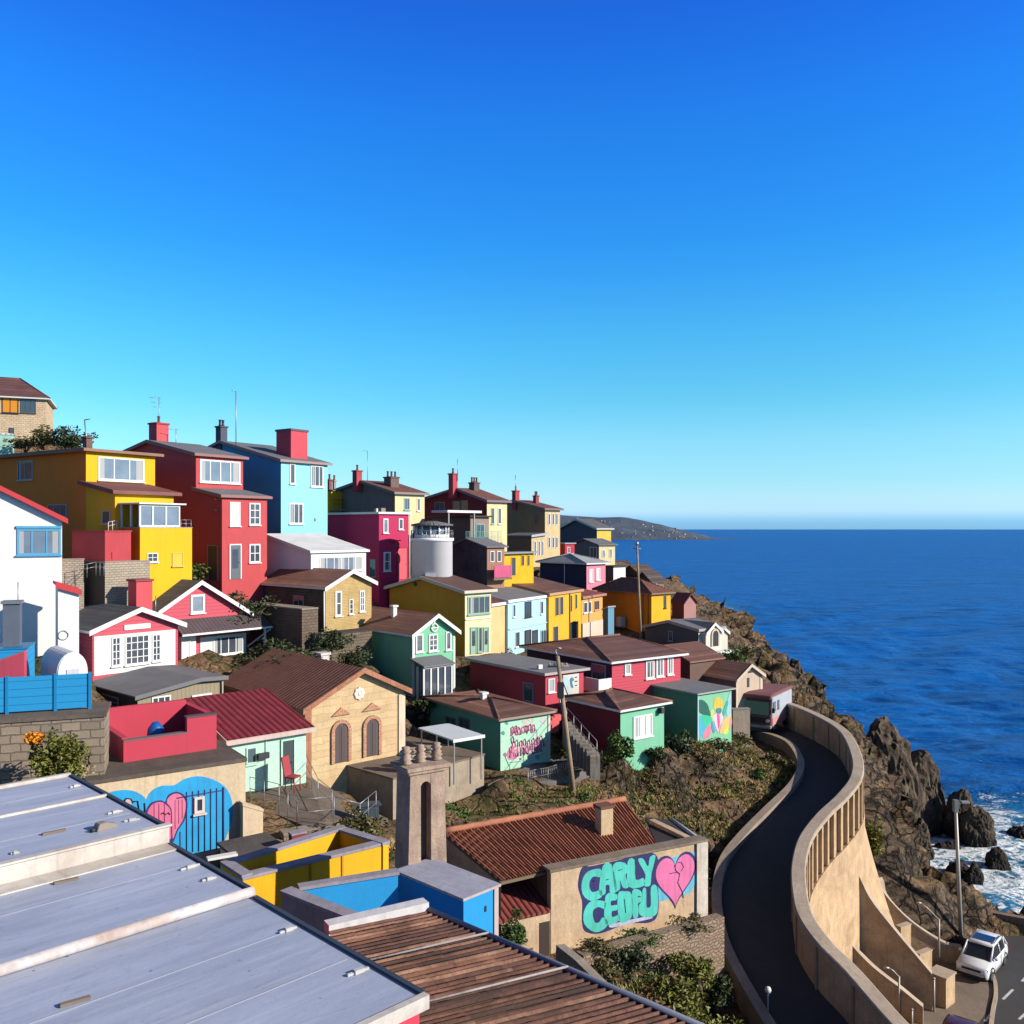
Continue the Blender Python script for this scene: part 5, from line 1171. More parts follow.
for k, x in enumerate((.12, .5, .93)):
    MB().lathe([(.14, 0), (.19, .04), (.12, .09), (.2, .16), (.13, .2), (.17, .26), (.1, .31), (.18, .39), (.11, .44), (.13, .5), (.05, .53)], (w3*x, h.d*.5, h.h+.223), 14).build('pot', cs, h.o)
# ---- rusty corrugated roof with real ribs
ro = empty('roof', P(425, 1000, 13.5)); 
Q0, Q1, Q3, Q2 = PZ(329, 936, H-6.8), PZ(429, 912, H-6.8), PZ(400, 1130, H-6.8), PZ(712, 1034, H-6.8)
ro.name = 'lean_to'; tag(ro, 'foreground lean-to with a rust streaked corrugated roof', 'lean-to')
rm = NT('rusty_corrugated'); uvc = rm.coord('UV'); a = rm.noise(rm.coord('UV', (.35, 3, 1)), 2.2, 7, .75); b = rm.noise(rm.coord('Object'), 6, 6, .7); g_ = rm.noise(rm.coord('UV', (.2, 1.6, 1)), 1.5, 3)
col = rm.ramp(a, [(.3, (.05, .022, .016)), (.48, (.19, .075, .045)), (.62, (.30, .15, .09)), (.78, (.42, .36, .33))])
col = rm.mix(rm.ramp(b, [(.5, (0, 0, 0)), (.75, (.8, .8, .8))]), col, (.06, .028, .02)); col = rm.mix(rm.ramp(g_, [(.6, (0, 0, 0)), (.75, (.7, .7, .7))]), col, (.33, .28, .27))
RM = rm.out(col, .8, rm.bump(b, .4, .02))
qs = [q-ro.location for q in (Q0, Q1, Q2, Q3)]
mb = MB(); NR = 42; up = Vector((0, 0, 1)); rnd = random.Random(3)
RUST = [rough_wall(a, b, .85, 2.2, .5) for a, b in (((.30, .14, .09), (.10, .042, .03)), ((.20, .09, .06), (.07, .035, .028)), ((.42, .24, .16), (.16, .075, .05)), ((.36, .31, .30), (.16, .10, .085)), ((.12, .06, .045), (.05, .03, .025)))]
GAP_SHADE = rough_wall((.045, .022, .017), (.016, .010, .009), .95, 2.5)  # near-black strips between ribs, shade of the gaps put into colour
for i in range(NR):
    m_row = rnd.choice([0, 0, 1, 1, 2, 4]); t0 = i/NR; wdt = (.46+rnd.uniform(-.08, .12))/NR; hz_ = rnd.uniform(.022, .038); j = 5
    for m in range(j):
        mt_ = RUST[m_row if rnd.random() < .93 else rnd.choice([0, 1, 2, 3, 4])]
        a0 = m/j+rnd.uniform(-.02, .0)*(m > 0); a1_ = (m+1)/j; ta, tb = t0, t0+wdt; lap = .012*(j-m)+rnd.uniform(0, .006)
        pp = lambda a, t, z: (qs[0].lerp(qs[3], t)).lerp(qs[1].lerp(qs[2], t), a)+up*z
        prof = [(ta, 0), (ta+wdt*.18, hz_), (ta+wdt*.5, hz_*1.25), (tb-wdt*.18, hz_), (tb, 0)]
        for (u_a, z_a), (u_b, z_b) in zip(prof[:-1], prof[1:]):
            mb.face([pp(a0, u_a, z_a+lap), pp(a1_, u_a, z_a+lap-.008), pp(a1_, u_b, z_b+lap-.008), pp(a0, u_b, z_b+lap)], mt_)
        mb.face([pp(a0, tb, .012), pp(a1_, tb, .012), pp(a1_, t0+1/NR, .012), pp(a0, t0+1/NR, .012)], GAP_SHADE)
mb.build('roof', None, ro, recalc=False)
MB().prism([q-up*.02 for q in qs], (0, 0, -.12)).build('roof_deck', WOOD, ro)
bm_ = MB()
for t in (.26, .56): bm_.tube([qs[0].lerp(qs[3], t)+up*.11, qs[1].lerp(qs[2], t)+up*.085], .018, 6)
bm_.build('batten', rough_wall((.45, .42, .42), (.3, .26, .25)), ro)
MB().tube([qs[1]+up*.04, qs[2]+up*.04], .05, 6).build('edge_trim', plain((.15, .16, .22), .5), ro)
d = (qs[1]-qs[0]).normalized(); nn_ = Vector((-d.y, d.x, 0))
MB().prism([qs[0]+up*.0, qs[1]+up*.0, qs[1]+nn_*.25, qs[0]+nn_*.25], (0, 0, .17)).build('flashing', paint((.72, .70, .70)), ro)
MB().prism([qs[1]+Vector((-.1, -.1, -.15)), qs[2]+Vector((-.1, -.1, -.15)), qs[2]+Vector((-.1, -.1, -6)), qs[1]+Vector((-.1, -.1, -6))], (-.2, -.2, 0)).build('wall', gy, ro)

# ---- dark flat roofs, junk and the patio
h = House('outbuilding', 'low outbuilding with a dark felt roof behind the yellow courtyard', 'outbuilding', 190, 258, 305, 876, 900, 29.6, 37, ground=False, sink=1, d=3.6)
h.block(h.h, 'flat', wall=stc, roof=rough_wall((.075, .065, .06), (.12, .1, .09)), oh=.1, th=.1)
h2 = tag(MB().box(-.5, .5, -.15, .15, 0, .08).build('loose_sheet', WHITE, None, PZ(222, 858, h.C.z+h.h+.2)+Vector((0, 0, .02)), R_(30), bevel=.01), 'crumpled white sheet lying on the dark felt roof', 'sheet')
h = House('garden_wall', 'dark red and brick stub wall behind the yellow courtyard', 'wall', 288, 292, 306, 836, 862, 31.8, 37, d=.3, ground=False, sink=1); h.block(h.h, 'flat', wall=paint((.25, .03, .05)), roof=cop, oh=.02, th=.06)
rb_ = rough_wall((.34, .28, .21), (.22, .18, .13))
# terrace block of the tan gable house
h = House('terrace', 'raised concrete terrace in front of the two arched doors', 'terrace', 319, 393, 484, 778, 818, 41, 48, sink=1, ground=False)
h.block(h.h-.08, 'flat', wall=rough_wall((.42, .34, .25), (.30, .24, .18)), roof=rough_wall((.24, .18, .13), (.16, .12, .09)), oh=.04, th=.08)
h.ground(0, h.w, .2, h.d, 0); TER = h
# stack of stones on the terrace
for i, (px, py, Y_, lab) in enumerate(((413, 771, 42, 'left stack of flat stones on the terrace edge'), (430, 769, 42.5, 'right stack of flat stones on the terrace edge'))):
    mb = MB(); z = 0; rnd = random.Random(i+5)
    for k in range(8):
        s_ = .42-.02*k+rnd.uniform(-.05, .05); mb.lathe([(s_*.85, z), (s_, z+.05), (s_*.9, z+.13)], (rnd.uniform(-.05, .05), rnd.uniform(-.05, .05), 0), 9, smooth=False); z += .135
    tag(mb.build('stone_pile', rough_wall((.48, .38, .28), (.34, .26, .2)), None, P(px, py, Y_)), lab, 'stone pile', 'stone stacks on the terrace')
# canopy table
cp = empty('canopy', P(454, 764, 43.6), R_(36)); tag(cp, 'flat white canopy on thin steel posts beside the mint mural hut', 'canopy')
cz = P(454, 741, 43.6).z-P(454, 764, 43.6).z
MB().box(-.1, 1.75, -.05, 3.3, cz, cz+.07).build('top', paint((.70, .74, .78), .2, .4), cp, bevel=.01).rotation_euler = (0, 0, R_(0))
pf = MB().box(-.1, 1.75, -.1, -.054, cz-.06, cz+.09).build('frame', WHITE, cp)
for x, y in ((0, 0), (1.6, 0), (1.6, 3.1), (0, 3.1), (0, 1.6)): MB().box(x-.03, x+.03, y-.03, y+.03, -1, cz-.01).build('leg', METAL, cp)
# patio rail fences
pt = [P(250, 800, 37), P(279, 808, 35.8), P(297, 826, 34.5)]
rail('railing', pt, .95, METAL, None, 'rusty wire railing left side of the patio', gap=1.1, cat='railing')
rail('railing', [P(297, 826, 34.5), P(334, 822, 35.4), P(360, 829, 35.6), P(376, 815, 37.5)], 1.0, METAL, None, 'wire railing along the front of the patio', gap=1.2)
rail('handrail', [P(306, 775, 40.5), P(318, 800, 38), P(332, 812, 36.5)], .9, METAL, None, 'bent steel handrail beside the raised terrace', gap=1.3)
rail('railing', [P(528, 785, 45.5), P(548, 781, 46.5), P(575, 772, 48.3), P(602, 762, 49.5)], .7, METAL, None, 'low grey railing along the path above the eroded bank', gap=.8, bars=True)
h = House('garden_wall', 'rubble kerb wall at the front of the patio', 'wall', 280, 284, 342, 835, 850, 34, 30, d=.5, ground=False, sink=1); h.block(h.h, 'flat', wall=stone((.45, .36, .26), (.32, .25, .18), (.16, .13, .1), .4, .2, .03, wob=.2), roof=rb_, oh=.03, th=.06)
tag(MB().box(-.6, .6, -.3, .3, .55, .6).add([(x, y, z) for z in (0, .55) for y in (-.25, .25) for x in (-.5, .5)], [(0, 1, 5, 4), (2, 3, 7, 6)]).build('bench', plain((.05, .07, .09), .5), None, P(366, 818, 37.6), R_(20)), 'small dark table in the shade of the raised terrace', 'table')
# patio floor and path sheets follow the ground: built with the terrain (below)
# garden wall in front of mural
g0, g1 = P(576, 951, 32.6), P(716, 913, 36.6); d = (g1-g0); 
gw_ = MB(); nrm = Vector((d.y, -d.x, 0)).normalized()*.45
gst = stone((.50, .35, .23), (.36, .25, .17), (.16, .12, .09), .22, .13, .03, wob=.35)
gw_.prism([g0, g0+nrm, g0+nrm-Vector((0, 0, 2.2)), g0-Vector((0, 0, 2.2))], (d.x, d.y, d.z))
gwo = gw_.build('garden_wall', gst, None); tag(gwo, 'low rubble garden wall under the graffiti wall', 'wall')
gp = [P(556, 945, 32.0), P(575, 960, 31.2), P(600, 985, 30.2)]
g2 = MB()
for a, b in zip(gp[:-1], gp[1:]): g2.prism([a, a+Vector((.3, .1, 0)), a+Vector((.3, .1, -2)), a-Vector((0, 0, 2))], b-a)
tag(g2.build('garden_wall', CONC), 'sloping concrete wall descending from the small doorway', 'wall')

# ------------------------------------------------------------ mural details on the huts
h = HUT
Z2 = lambda l: [h.Rf(495+x*65/783, 690+y*85/1024, 0) for x, y in l]
p2 = sp((.80, .20, .40)); p3 = sp((.86, .50, .60))
def blob2(hh, pts, mat, y, name='painted_mark', n=3):
    global h
    h = hh; return blob(pts, mat, y, name, n)
# upper small word, lower big word
x0, zb = Z2([(185, 560)])[0]; x1 = Z2([(480, 500)])[0][0]; zt = Z2([(330, 430)])[0][1]
text_part('MYTE', x1-x0, zt-zb, p2, h.o, (x0, -.016, zb), offset=.02)
x0, zb = Z2([(165, 800)])[0]; x1 = Z2([(580, 700)])[0][0]; zt = Z2([(330, 585)])[0][1]
text_part('Amouk', x1-x0, (zt-zb), sp((.8, .25, .45)), h.o, (x0, -.014, zb-.1), offset=.05); text_part('Amouk', (x1-x0)*.96, (zt-zb)*.92, p3, h.o, (x0+.04, -.022, zb-.06), offset=.005)
blob2(h, Z2([(150, 740), (200, 700), (280, 720), (270, 810), (200, 840), (155, 820)]), p2, -.012)
for k_, (xa, ya) in enumerate(((200, 480), (240, 470), (280, 500), (330, 480), (370, 470), (410, 450), (455, 460), (200, 600), (215, 660), (250, 640), (300, 650), (345, 630), (395, 640), (450, 620), (500, 610), (545, 590), (560, 650), (180, 720), (230, 760), (330, 730), (375, 720), (430, 680), (480, 690), (530, 680))):
    line(h.o, Z2([(xa, ya+40), (xa-8, ya-20), (xa+14, ya-45), (xa+26, ya-10), (xa+20, ya+38)]), .028, sp((.82, .22, .42)) if k_ % 3 else sp((.85, .55, .62)), y=-.026)
for (x, y, s_, cl) in ((140, 400, 22, (.1, .4, .3)), (95, 520, 25, (.1, .35, .25)), (360, 380, 35, (.7, .65, .55)), (430, 350, 40, (.68, .62, .5)), (580, 370, 40, (.7, .6, .6)), (510, 810, 30, (.15, .5, .5)), (590, 660, 22, (.7, .3, .4)), (120, 780, 25, (.4, .2, .25)), (305, 830, 14, (.3, .2, .3)), (490, 480, 12, (.1, .2, .4))):
    blob2(h, Z2([(x-s_, y), (x, y-s_*1.1), (x+s_*.9, y-s_*.2), (x+s_*.4, y+s_)]), sp(cl), -.012)
line(h.o, Z2([(120, 800), (165, 910)]), .012, BLK); line(h.o, Z2([(180, 870), (300, 860), (600, 760)]), .012, sp((.2, .45, .3)))
tag(MB().box(-.3, .3, -.12, .12, 0, .9).box(-.42, .2, -.13, .13, .45, .75).box(-.1, .45, -.11, .14, .6, .98).build('cloth_bundle', paint((.75, .12, .12)), None, HUT.W(HUT.w+.5, .2, HUT.h-1.2), HUT.t, bevel=.05), 'red cloth bundle hanging at the corner of the mint mural hut', 'cloth')
h = CRIM
Z7 = lambda l: [h.Rf(540+x*60/878, 650+y*70/1024, -.05) for x, y in l]
def fp(pts, mat, y, nm='painted_mark'): return blob2(h, pts, mat, y-.05, nm)
fp(Z7([(340, 400), (390, 390), (420, 470), (420, 640), (370, 560), (335, 470)]), sp((.5, .62, .68)), -.006); fp(Z7([(435, 430), (475, 400), (500, 440), (470, 470), (490, 550), (450, 540)]), sp((.06, .25, .35)), -.008)
for pl in ([(510, 400), (540, 395)], [(510, 460), (545, 455)], [(515, 520), (540, 515)], [(340, 480), (410, 670)]): line(h.o, Z7(pl), .03, BLK, y=-.06)
h = MUR
Z4 = lambda l: [h.Rf(640+x*100/1024, 680+y*70/717, 0) for x, y in l]
for pts, cl, y_ in (([(600, 215), (640, 205), (690, 250), (715, 330), (720, 380), (660, 360), (600, 320)], (.02, .14, .11), -.012), ([(600, 380), (720, 370), (735, 430), (690, 480), (640, 560), (600, 600)], (.08, .50, .68), -.014),
        ([(640, 360), (730, 380), (735, 430), (680, 470), (640, 440)], (.05, .62, .35), -.018), ([(640, 590), (660, 520), (715, 450), (725, 520), (700, 590)], (.80, .25, .35), -.02),
        ([(755, 230), (770, 185), (815, 180), (845, 215), (840, 290), (760, 300)], (.82, .55, .08), -.014), ([(720, 330), (750, 300), (760, 400), (735, 420)], (.6, .7, .2), -.016),
        ([(750, 380), (790, 340), (830, 330), (850, 400), (820, 470), (800, 540), (780, 500)], (.80, .62, .66), -.018), ([(785, 360), (805, 340), (815, 440), (800, 500)], (.78, .1, .35), -.022), ([(780, 290), (830, 290), (825, 340), (790, 340)], (.08, .25, .3), -.022),
        ([(815, 540), (840, 430), (900, 360), (925, 320), (935, 400), (900, 500), (850, 545)], (.82, .55, .25), -.016), ([(880, 300), (920, 120), (930, 330), (900, 370)], (.35, .6, .72), -.018), ([(900, 480), (930, 380), (940, 430), (925, 500)], (.8, .35, .4), -.02), ([(850, 545), (900, 420), (905, 520), (880, 550)], (.7, .75, .1), -.022), ([(740, 420), (770, 520), (750, 540), (730, 480)], (.1, .35, .6), -.018), ([(845, 330), (890, 210), (900, 250), (860, 370)], (.05, .45, .3), -.02)):
    blob2(h, Z4(pts), sp(cl), y_, 'painted_figure')
h.box('corner_board', paint((.45, .62, .62)), -.02, .08, -.04, -.003, -.5, h.h)
# ------------------------------------------------------------ road, parapet and retaining wall
def crom(pts, n):
    P_ = [Vector(p) for p in pts]; P_ = [P_[0]*2-P_[1]]+P_+[P_[-1]*2-P_[-2]]; out = []
    m = 12
    for i in range(1, len(P_)-2):
        p0, p1, p2, p3 = P_[i-1:i+3]
        for k in range(m):
            t = k/m; out.append(.5*((2*p1)+(p2-p0)*t+(2*p0-5*p1+4*p2-p3)*t*t+(3*p1-p0-3*p2+p3)*t**3))
    out.append(P_[-2]); L = [0]
    for a, b in zip(out[:-1], out[1:]): L.append(L[-1]+(b-a).length)
    res = []
    for k in range(n):
        s = L[-1]*k/(n-1); j = max(i for i in range(len(L)) if L[i] <= s+1e-9); j = min(j, len(L)-2)
        res.append(out[j].lerp(out[j+1], (s-L[j])/max(1e-9, L[j+1]-L[j])))
    return res
cap = crom([P(775, 700.5, 73), P(793, 705, 67), P(823, 718, 63.3), P(845, 733, 59.3), P(857, 758, 53.8), P(856, 778, 50.4), P(842, 797, 48), P(823, 815, 45.9), P(806, 838, 43.4), P(799, 863, 41), P(799, 887, 39), P(805, 915, 37), P(824, 943, 35), P(851, 970, 33.5), P(899, 1024, 30.7), P(960, 1085, 28)], 150)
PH = 1.8
lft = crom([P(745, 728, 70), P(756, 735.5, 66.5), P(770, 737, 64.8), P(790, 745, 62.2), P(801, 758, 59.3), P(804, 772, 56.7), P(795, 790, 53.8), P(770, 815, 50.3), P(747, 839, 47.6), P(730, 861, 45.5), P(722, 887, 43), P(722, 916, 40.7), P(732, 955, 38), P(765, 1015, 34.4), P(805, 1075, 31.5)], 150)
def perp(pts, i):
    d = (pts[min(i+1, len(pts)-1)]-pts[max(i-1, 0)]); d.z = 0; d.normalize(); return Vector((-d.y, d.x, 0))   # to the left of travel
# travel goes from the van towards the camera, so the left of travel is the sea side (+X)
asph = NT('asphalt'); an = asph.noise(asph.coord('Object'), 1.2, 6, .7); bn = asph.noise(asph.coord('Object'), 40, 4, .7)
ASPH = asph.out(asph.mix(asph.math('MULTIPLY', bn, .6), asph.ramp(an, [(.3, (.035, .035, .038)), (.7, (.058, .055, .055))]), (.08, .075, .07)), .85, asph.bump(bn, .3, .01))
mb = MB(); vs = []
rowL = [p-Vector((0, 0, .0)) for p in lft]; rowR = [p-perp(cap, i)*.25-Vector((0, 0, PH)) for i, p in enumerate(cap)]
M_ = 6
for a, b in zip(rowL, rowR): vs += [a.lerp(b, k/M_) for k in range(M_+1)]
fs = [[i*(M_+1)+k, i*(M_+1)+k+1, (i+1)*(M_+1)+k+1, (i+1)*(M_+1)+k] for i in range(149) for k in range(M_)]
tag(mb.add(vs, fs, None, True).build('road', ASPH, recalc=False), kind='structure')
ROADPTS = [(a.lerp(b, .5), (a-b).length/2) for a, b in zip(rowL, rowR)]
# left kerb wall
kerbm = rough_wall((.40, .32, .25), (.28, .22, .17), bump=.4)
def sweep(path, prof, mat, name, parent=None, i0=0, i1=None, step=1):
    """prof: list of (offset to the left of travel, z) closed"""
    path = path[i0:i1]; n = len(prof); vs = []
    for i, p in enumerate(path):
        e = perp(path, i); vs += [p+e*a+Vector((0, 0, z)) for a, z in prof]
    fs = [[i*n+k, i*n+(k+1) % n, (i+1)*n+(k+1) % n, (i+1)*n+k] for i in range(len(path)-1) for k in range(n)]+[list(range(n))[::-1], list(range((len(path)-1)*n, len(path)*n))]
    return MB().add(vs, fs).build(name, mat, parent)
kr = sweep(lft, [(.02, -2.5), (.02, .32), (-.42, .32), (-.42, -2.5)], kerbm, 'kerb_wall'); tag(kr, 'low curving kerb wall along the inner edge of the descending road', 'wall')
# parapet
pw_ = empty('parapet_wall', cap[60]); tag(pw_, 'high S-curved tan parapet with pilasters above the buttressed retaining wall', 'wall')
pwm = rough_wall((.66, .46, .27), (.42, .28, .16), .85, 1.3, .8); pwi = rough_wall((.50, .35, .23), (.38, .27, .18), .8, bump=.4); capm = rough_wall((.52, .42, .32), (.40, .31, .23), bump=.35)  # pwi: darker copy of pwm, shade coloured in for unlit sides
loc_ = [p-pw_.location for p in cap]
sweep(loc_, [(-.25, -3.4), (-.25, -.12), (.12, -.12), (.12, -3.4)], pwm, 'wall', pw_)
cp_ = sweep(loc_, [(-.32, -.118), (-.32, .03), (-.27, .06), (.27, .06), (.32, .03), (.32, -.118)], capm, 'coping', pw_)
# inner face panels joints
for i in range(0, 149, 7):
    p = loc_[i]; e = perp(loc_, i); a_ = math.atan2(e.y, e.x)
    MB().box(-.31, -.252, -.07, .07, -PH-.2, -.13).build('pier', pwi, pw_, p, a_)
i0 = min(range(150), key=lambda i: abs(cap[i].y-50.8)); i1 = min(range(150), key=lambda i: abs(cap[i].y-37))
band = sweep(loc_, [(.1, -3.6), (.1, -2.5), (.36, -2.42), (.36, -3.6)], pwm, 'ledge', pw_, i0-8, i1+8)
k = i0-2
while k < i1:
    p = loc_[k]; e = perp(loc_, k); a_ = math.atan2(e.y, e.x)
    MB().box(.121, .33, -.13, .13, -2.42, -.13).build('pilaster', pwm, pw_, p, a_, bevel=.015); k += 3
# retaining wall below, battered
rw = empty('retaining_wall', cap[70]); tag(rw, 'tall battered retaining wall flaring down from the pilastered parapet', 'wall')
rl = [p-rw.location for p in cap]; vs = []; ks = list(range(18, 132)); NZ = 14
for i in ks:
    e = perp(cap, i); ztop = cap[i].z-2.6; zbot = H-26.5; Dp = ztop-zbot
    fl = .02+.26*max(0, min(1, (cap[i].y-50.6)/3.5))
    for j in range(NZ+1):
        s = j/NZ; off = .2+fl*Dp*(s**1.25)
        q = cap[i]+e*off; q.z = ztop-Dp*s; vs.append(q-rw.location)
fs = [[a*(NZ+1)+b, a*(NZ+1)+b+1, (a+1)*(NZ+1)+b+1, (a+1)*(NZ+1)+b] for a in range(len(ks)-1) for b in range(NZ)]
MB().add(vs, fs, None, True).build('wall', pwm, rw, recalc=False)
def fin(pts, base, th, mat, label, name='buttress_wall', capo=True):
    """pts: top line points, wall drops to base z"""
    t = crom(pts, 24); o = t[0].copy(); root = empty(name, o); tag(root, label, 'buttress')
    loc = [p-o for p in t]; vs = []; n = 4
    for i, p in enumerate(loc):
        e = perp(loc, i)*th; zb = base-o.z
        vs += [Vector((p.x, p.y, zb)), p, p+e, Vector((p.x+e.x, p.y+e.y, zb))]
    fs = [[i*n+k, i*n+(k+1) % n, (i+1)*n+(k+1) % n, (i+1)*n+k] for i in range(len(loc)-1) for k in range(n)]+[[3, 2, 1, 0], [len(vs)-4+k for k in range(4)]]
    MB().add(vs, fs).build('wall', mat, root)
    if capo: 
        c_ = MB(); vs = []
        for i, p in enumerate(loc):
            e = perp(loc, i); vs += [p-e*.05+Vector((0, 0, .003)), p-e*.05+Vector((0, 0, .12)), p+e*(th+.05)+Vector((0, 0, .12)), p+e*(th+.05)+Vector((0, 0, .003))]
        c_.add(vs, fs).build('coping', capm, root)
    return root
GZ = H-25.9
fin([P(848, 856, 49.9), P(861, 882, 49.8), P(872, 903, 49.6), P(899, 937, 49.0), P(932, 976, 48.3)], GZ-1, .32, pwm, 'tallest curved buttress wall running down to the square pier')
fin([P(846, 940, 48.6), P(858, 954, 48.4), P(875, 970.6, 48.0), P(900, 990, 47.5), P(923, 1009, 47.0)], GZ-1, .3, pwm, 'low front buttress wall nearest the camera')
fin([P(878, 880, 55), P(886, 897, 54.6), P(911, 923, 54.2), P(944, 944.5, 53.8), P(962, 949, 53.6)], GZ-1, .32, pwm, 'rear buttress wall ending beside the tall lamp post')
pr_ = House('pier', 'square stone pier at the foot of the tallest buttress', 'pier', 928, 946, 955, 980, 1004, 48.5, 40, ground=False, sink=1); pr_.block(pr_.h, 'flat', wall=pwm, wallL=pwi, roof=capm, oh=.06, th=.1)
for (x0, xc, x1, yt, yb, Y_, lab) in ((893, 901, 911, 928, 944, 52.6, 'upper short cross wall between the two rear buttresses'), (912, 920, 932, 955, 972, 50.8, 'lower short cross wall between the two rear buttresses'), (868, 872, 878, 990, 1003, 48.0, 'short cross wall behind the low front buttress')):
    q_ = House('cross_wall', lab, 'wall', x0, xc, x1, yt, yb, Y_, 30, ground=False, sink=1.5, d=.3); q_.block(q_.h, 'flat', wall=pwm, wallL=pwi, roof=capm, oh=.03, th=.06)
    q_.box('step', capm, -.3, q_.w*.9, .35, 2.0, -1.5, q_.h-.5)

# lower road, pavement, sea wall
GR2 = GZ
rd = [P(1100, 905, 60), P(1040, 940, 57)]
def poly_sheet(name, pts, mat, n=1, z=None):
    vs = [Vector((p.x, p.y, z)) if z is not None else p for p in pts]
    return tag(MB().face(vs).build(name, mat, recalc=False), kind='structure')
def G(px, py, z=GZ): return P(px, py, (H-z)*F/(py-HY))
poly_sheet('pavement', [G(860, 1040), G(860, 960), G(900, 925), G(960, 921), G(1120, 945), G(1120, 1080), G(900, 1100)], rough_wall((.26, .20, .15), (.19, .15, .115), bump=.25), z=GZ+.02)
poly_sheet('lower_road', [G(968, 1040), G(985, 1015), G(993, 993), G(992, 975), G(975, 940), G(965, 924), G(1120, 948), G(1120, 1085), G(960, 1085)], ASPH, z=GZ+.03)
mk = paint((.66, .64, .60), .4)
for k, (a, b) in enumerate((((1003, 1000), (1013, 990)), ((1022, 982), (1031, 972)), ((985, 1022), (993, 1012)), ((1019, 1020), (1029, 1011)))):
    p, q = G(*a), G(*b); d = (q-p); n_ = Vector((-d.y, d.x, 0)).normalized()*.07
    tag(MB().face([Vector((v.x, v.y, GZ+.036)) for v in (p-n_, q-n_, q+n_, p+n_)]).build('road_marking', mk, recalc=False), kind='structure')
kb = crom([G(990, 1035), G(993, 1012), G(996, 993), G(992, 975), G(975, 944), G(966, 926)], 30)
tag(sweep(kb, [(-.1, -.2), (-.1, .14), (.1, .14), (.1, -.2)], capm, 'kerb'), kind='structure')
sw = crom([G(955, 921), G(968, 922), G(1024, 933), G(1120, 950)], 20)
tag(sweep(sw, [(-.2, -1.5), (-.2, 1.0), (.2, 1.0), (.2, -1.5)], rough_wall((.30, .21, .15), (.2, .14, .11)), 'sea_wall'), 'low tan sea wall beyond the lower road', 'wall')

# ------------------------------------------------------------ terrain
def C_(px, py, Y): CTRL.append(tuple(P(px, py, Y)))
for a in ((740, 735, 62), (760, 752, 60.5), (775, 765, 57.5), (700, 760, 57), (650, 782, 53), (700, 800, 52), (640, 800, 49), (600, 790, 48), (560, 790, 46), (730, 800, 51.5), (755, 785, 54), (700, 830, 47), (725, 828, 47.8), (735, 765, 57.5),
          (712, 862, 43), (705, 880, 41.5), (690, 945, 36), (650, 975, 33), (700, 1000, 33.5), (735, 1010, 35), (600, 1000, 31), (640, 1040, 28), (560, 980, 29), (705, 915, 37.5), (712, 950, 37), (665, 850, 45.5), (640, 815, 47),
          (560, 765, 50), (520, 775, 46.5), (600, 757, 50), (500, 780, 45), (470, 815, 42), (540, 802, 44), (440, 812, 40), (480, 815, 43), (600, 748, 53), (560, 745, 54),
          (300, 812, 37), (260, 802, 37), (340, 828, 36), (300, 787, 40), (320, 800, 40.5), (335, 792, 42.5), (315, 790, 41.5), (370, 832, 37), (330, 800, 40), (390, 822, 40.5), (410, 830, 39), (330, 860, 32), (250, 845, 33), (380, 850, 34),
          (590, 640, 78), (610, 650, 76), (640, 640, 79), (560, 660, 70), (500, 668, 63), (470, 675, 60), (440, 700, 54), (400, 660, 62), (300, 665, 53), (330, 692, 50), (370, 694, 50.5), (350, 680, 53), (262, 680, 51), (230, 684, 48), (200, 684, 47.5), (262, 668, 54), (245, 650, 58), (240, 625, 61), (275, 650, 56), (215, 600, 64), (60, 690, 41), (95, 690, 43), (30, 695, 40),
          (640, 600, 100), (690, 618, 95), (735, 634, 100), (745, 650, 92), (752, 665, 82), (775, 690, 76), (792, 697, 77), (760, 690, 72), (700, 600, 105), (655, 578, 160), (670, 588, 200), (640, 572, 150), (600, 562, 170), (735, 680, 70)): C_(*a)
for a in ((-15, 8, 19), (0, 8, 18), (10, 12, 16), (-25, 20, 19), (-8, 22, 19), (-2, 25, 18.5), (3, 27, 17.5), (-20, 27, 19), (-13, 29, 19.5), (-10, 32, 20.5), (-35, 27, 20), (-16, 31, 19.5), (-45, 20, 19), (-20, 36, 25), (-30, 36, 26), (-40, 45, 32), (0, 20, 18), (8, 25, 15.5),
          (-60, 60, 36), (-70, 90, 43), (-60, 110, 40), (-30, 110, 31), (-10, 120, 29), (5, 140, 28), (-100, 140, 40), (-30, 180, 28), (0, 220, 24), (20, 190, 24), (-60, 300, 25), (0, 420, 15), (-130, 60, 45), (-130, 300, 30), (40, 330, 12), (-40, 460, 8),
          (32, 200, 21), (40, 240, 15), (52, 300, 9), (66, 350, 4.5), (80, 400, 1.0), (60, 400, 4)): CTRL.append(a)
# upper road side ground outside parapet / sea cliffs
for a in ((25, 70, 17.5), (27.5, 80, 17), (29, 95, 17.8), (30, 115, 17.5), (31, 135, 17.5), (31, 160, 19), (23.2, 60, 17.6), (22.5, 55, 14)): CTRL.append(a)
for a in ((36, 66, -2), (38, 72, -1), (40, 85, -2), (39, 100, -2), (38.5, 120, -2), (39, 140, -2), (41, 165, -2.5), (45, 195, -3), (54, 240, -3), (68, 300, -3), (80, 350, -3), (92, 400, -3), (90, 440, -3), (60, 460, -3), (33, 75, 6), (34, 90, 7), (35, 110, 6), (36, 135, 6), (37, 160, 6),
          (50, 60, -4), (48, 75, -4), (60, 100, -5), (60, 160, -5), (70, 230, -5), (90, 320, -5), (110, 420, -5), (60, 50, -5), (56, 40, -4), (110, 100, -8), (110, 200, -8), (110, 20, -8), (120, 480, -8), (44, 64, -3)): CTRL.append(a)
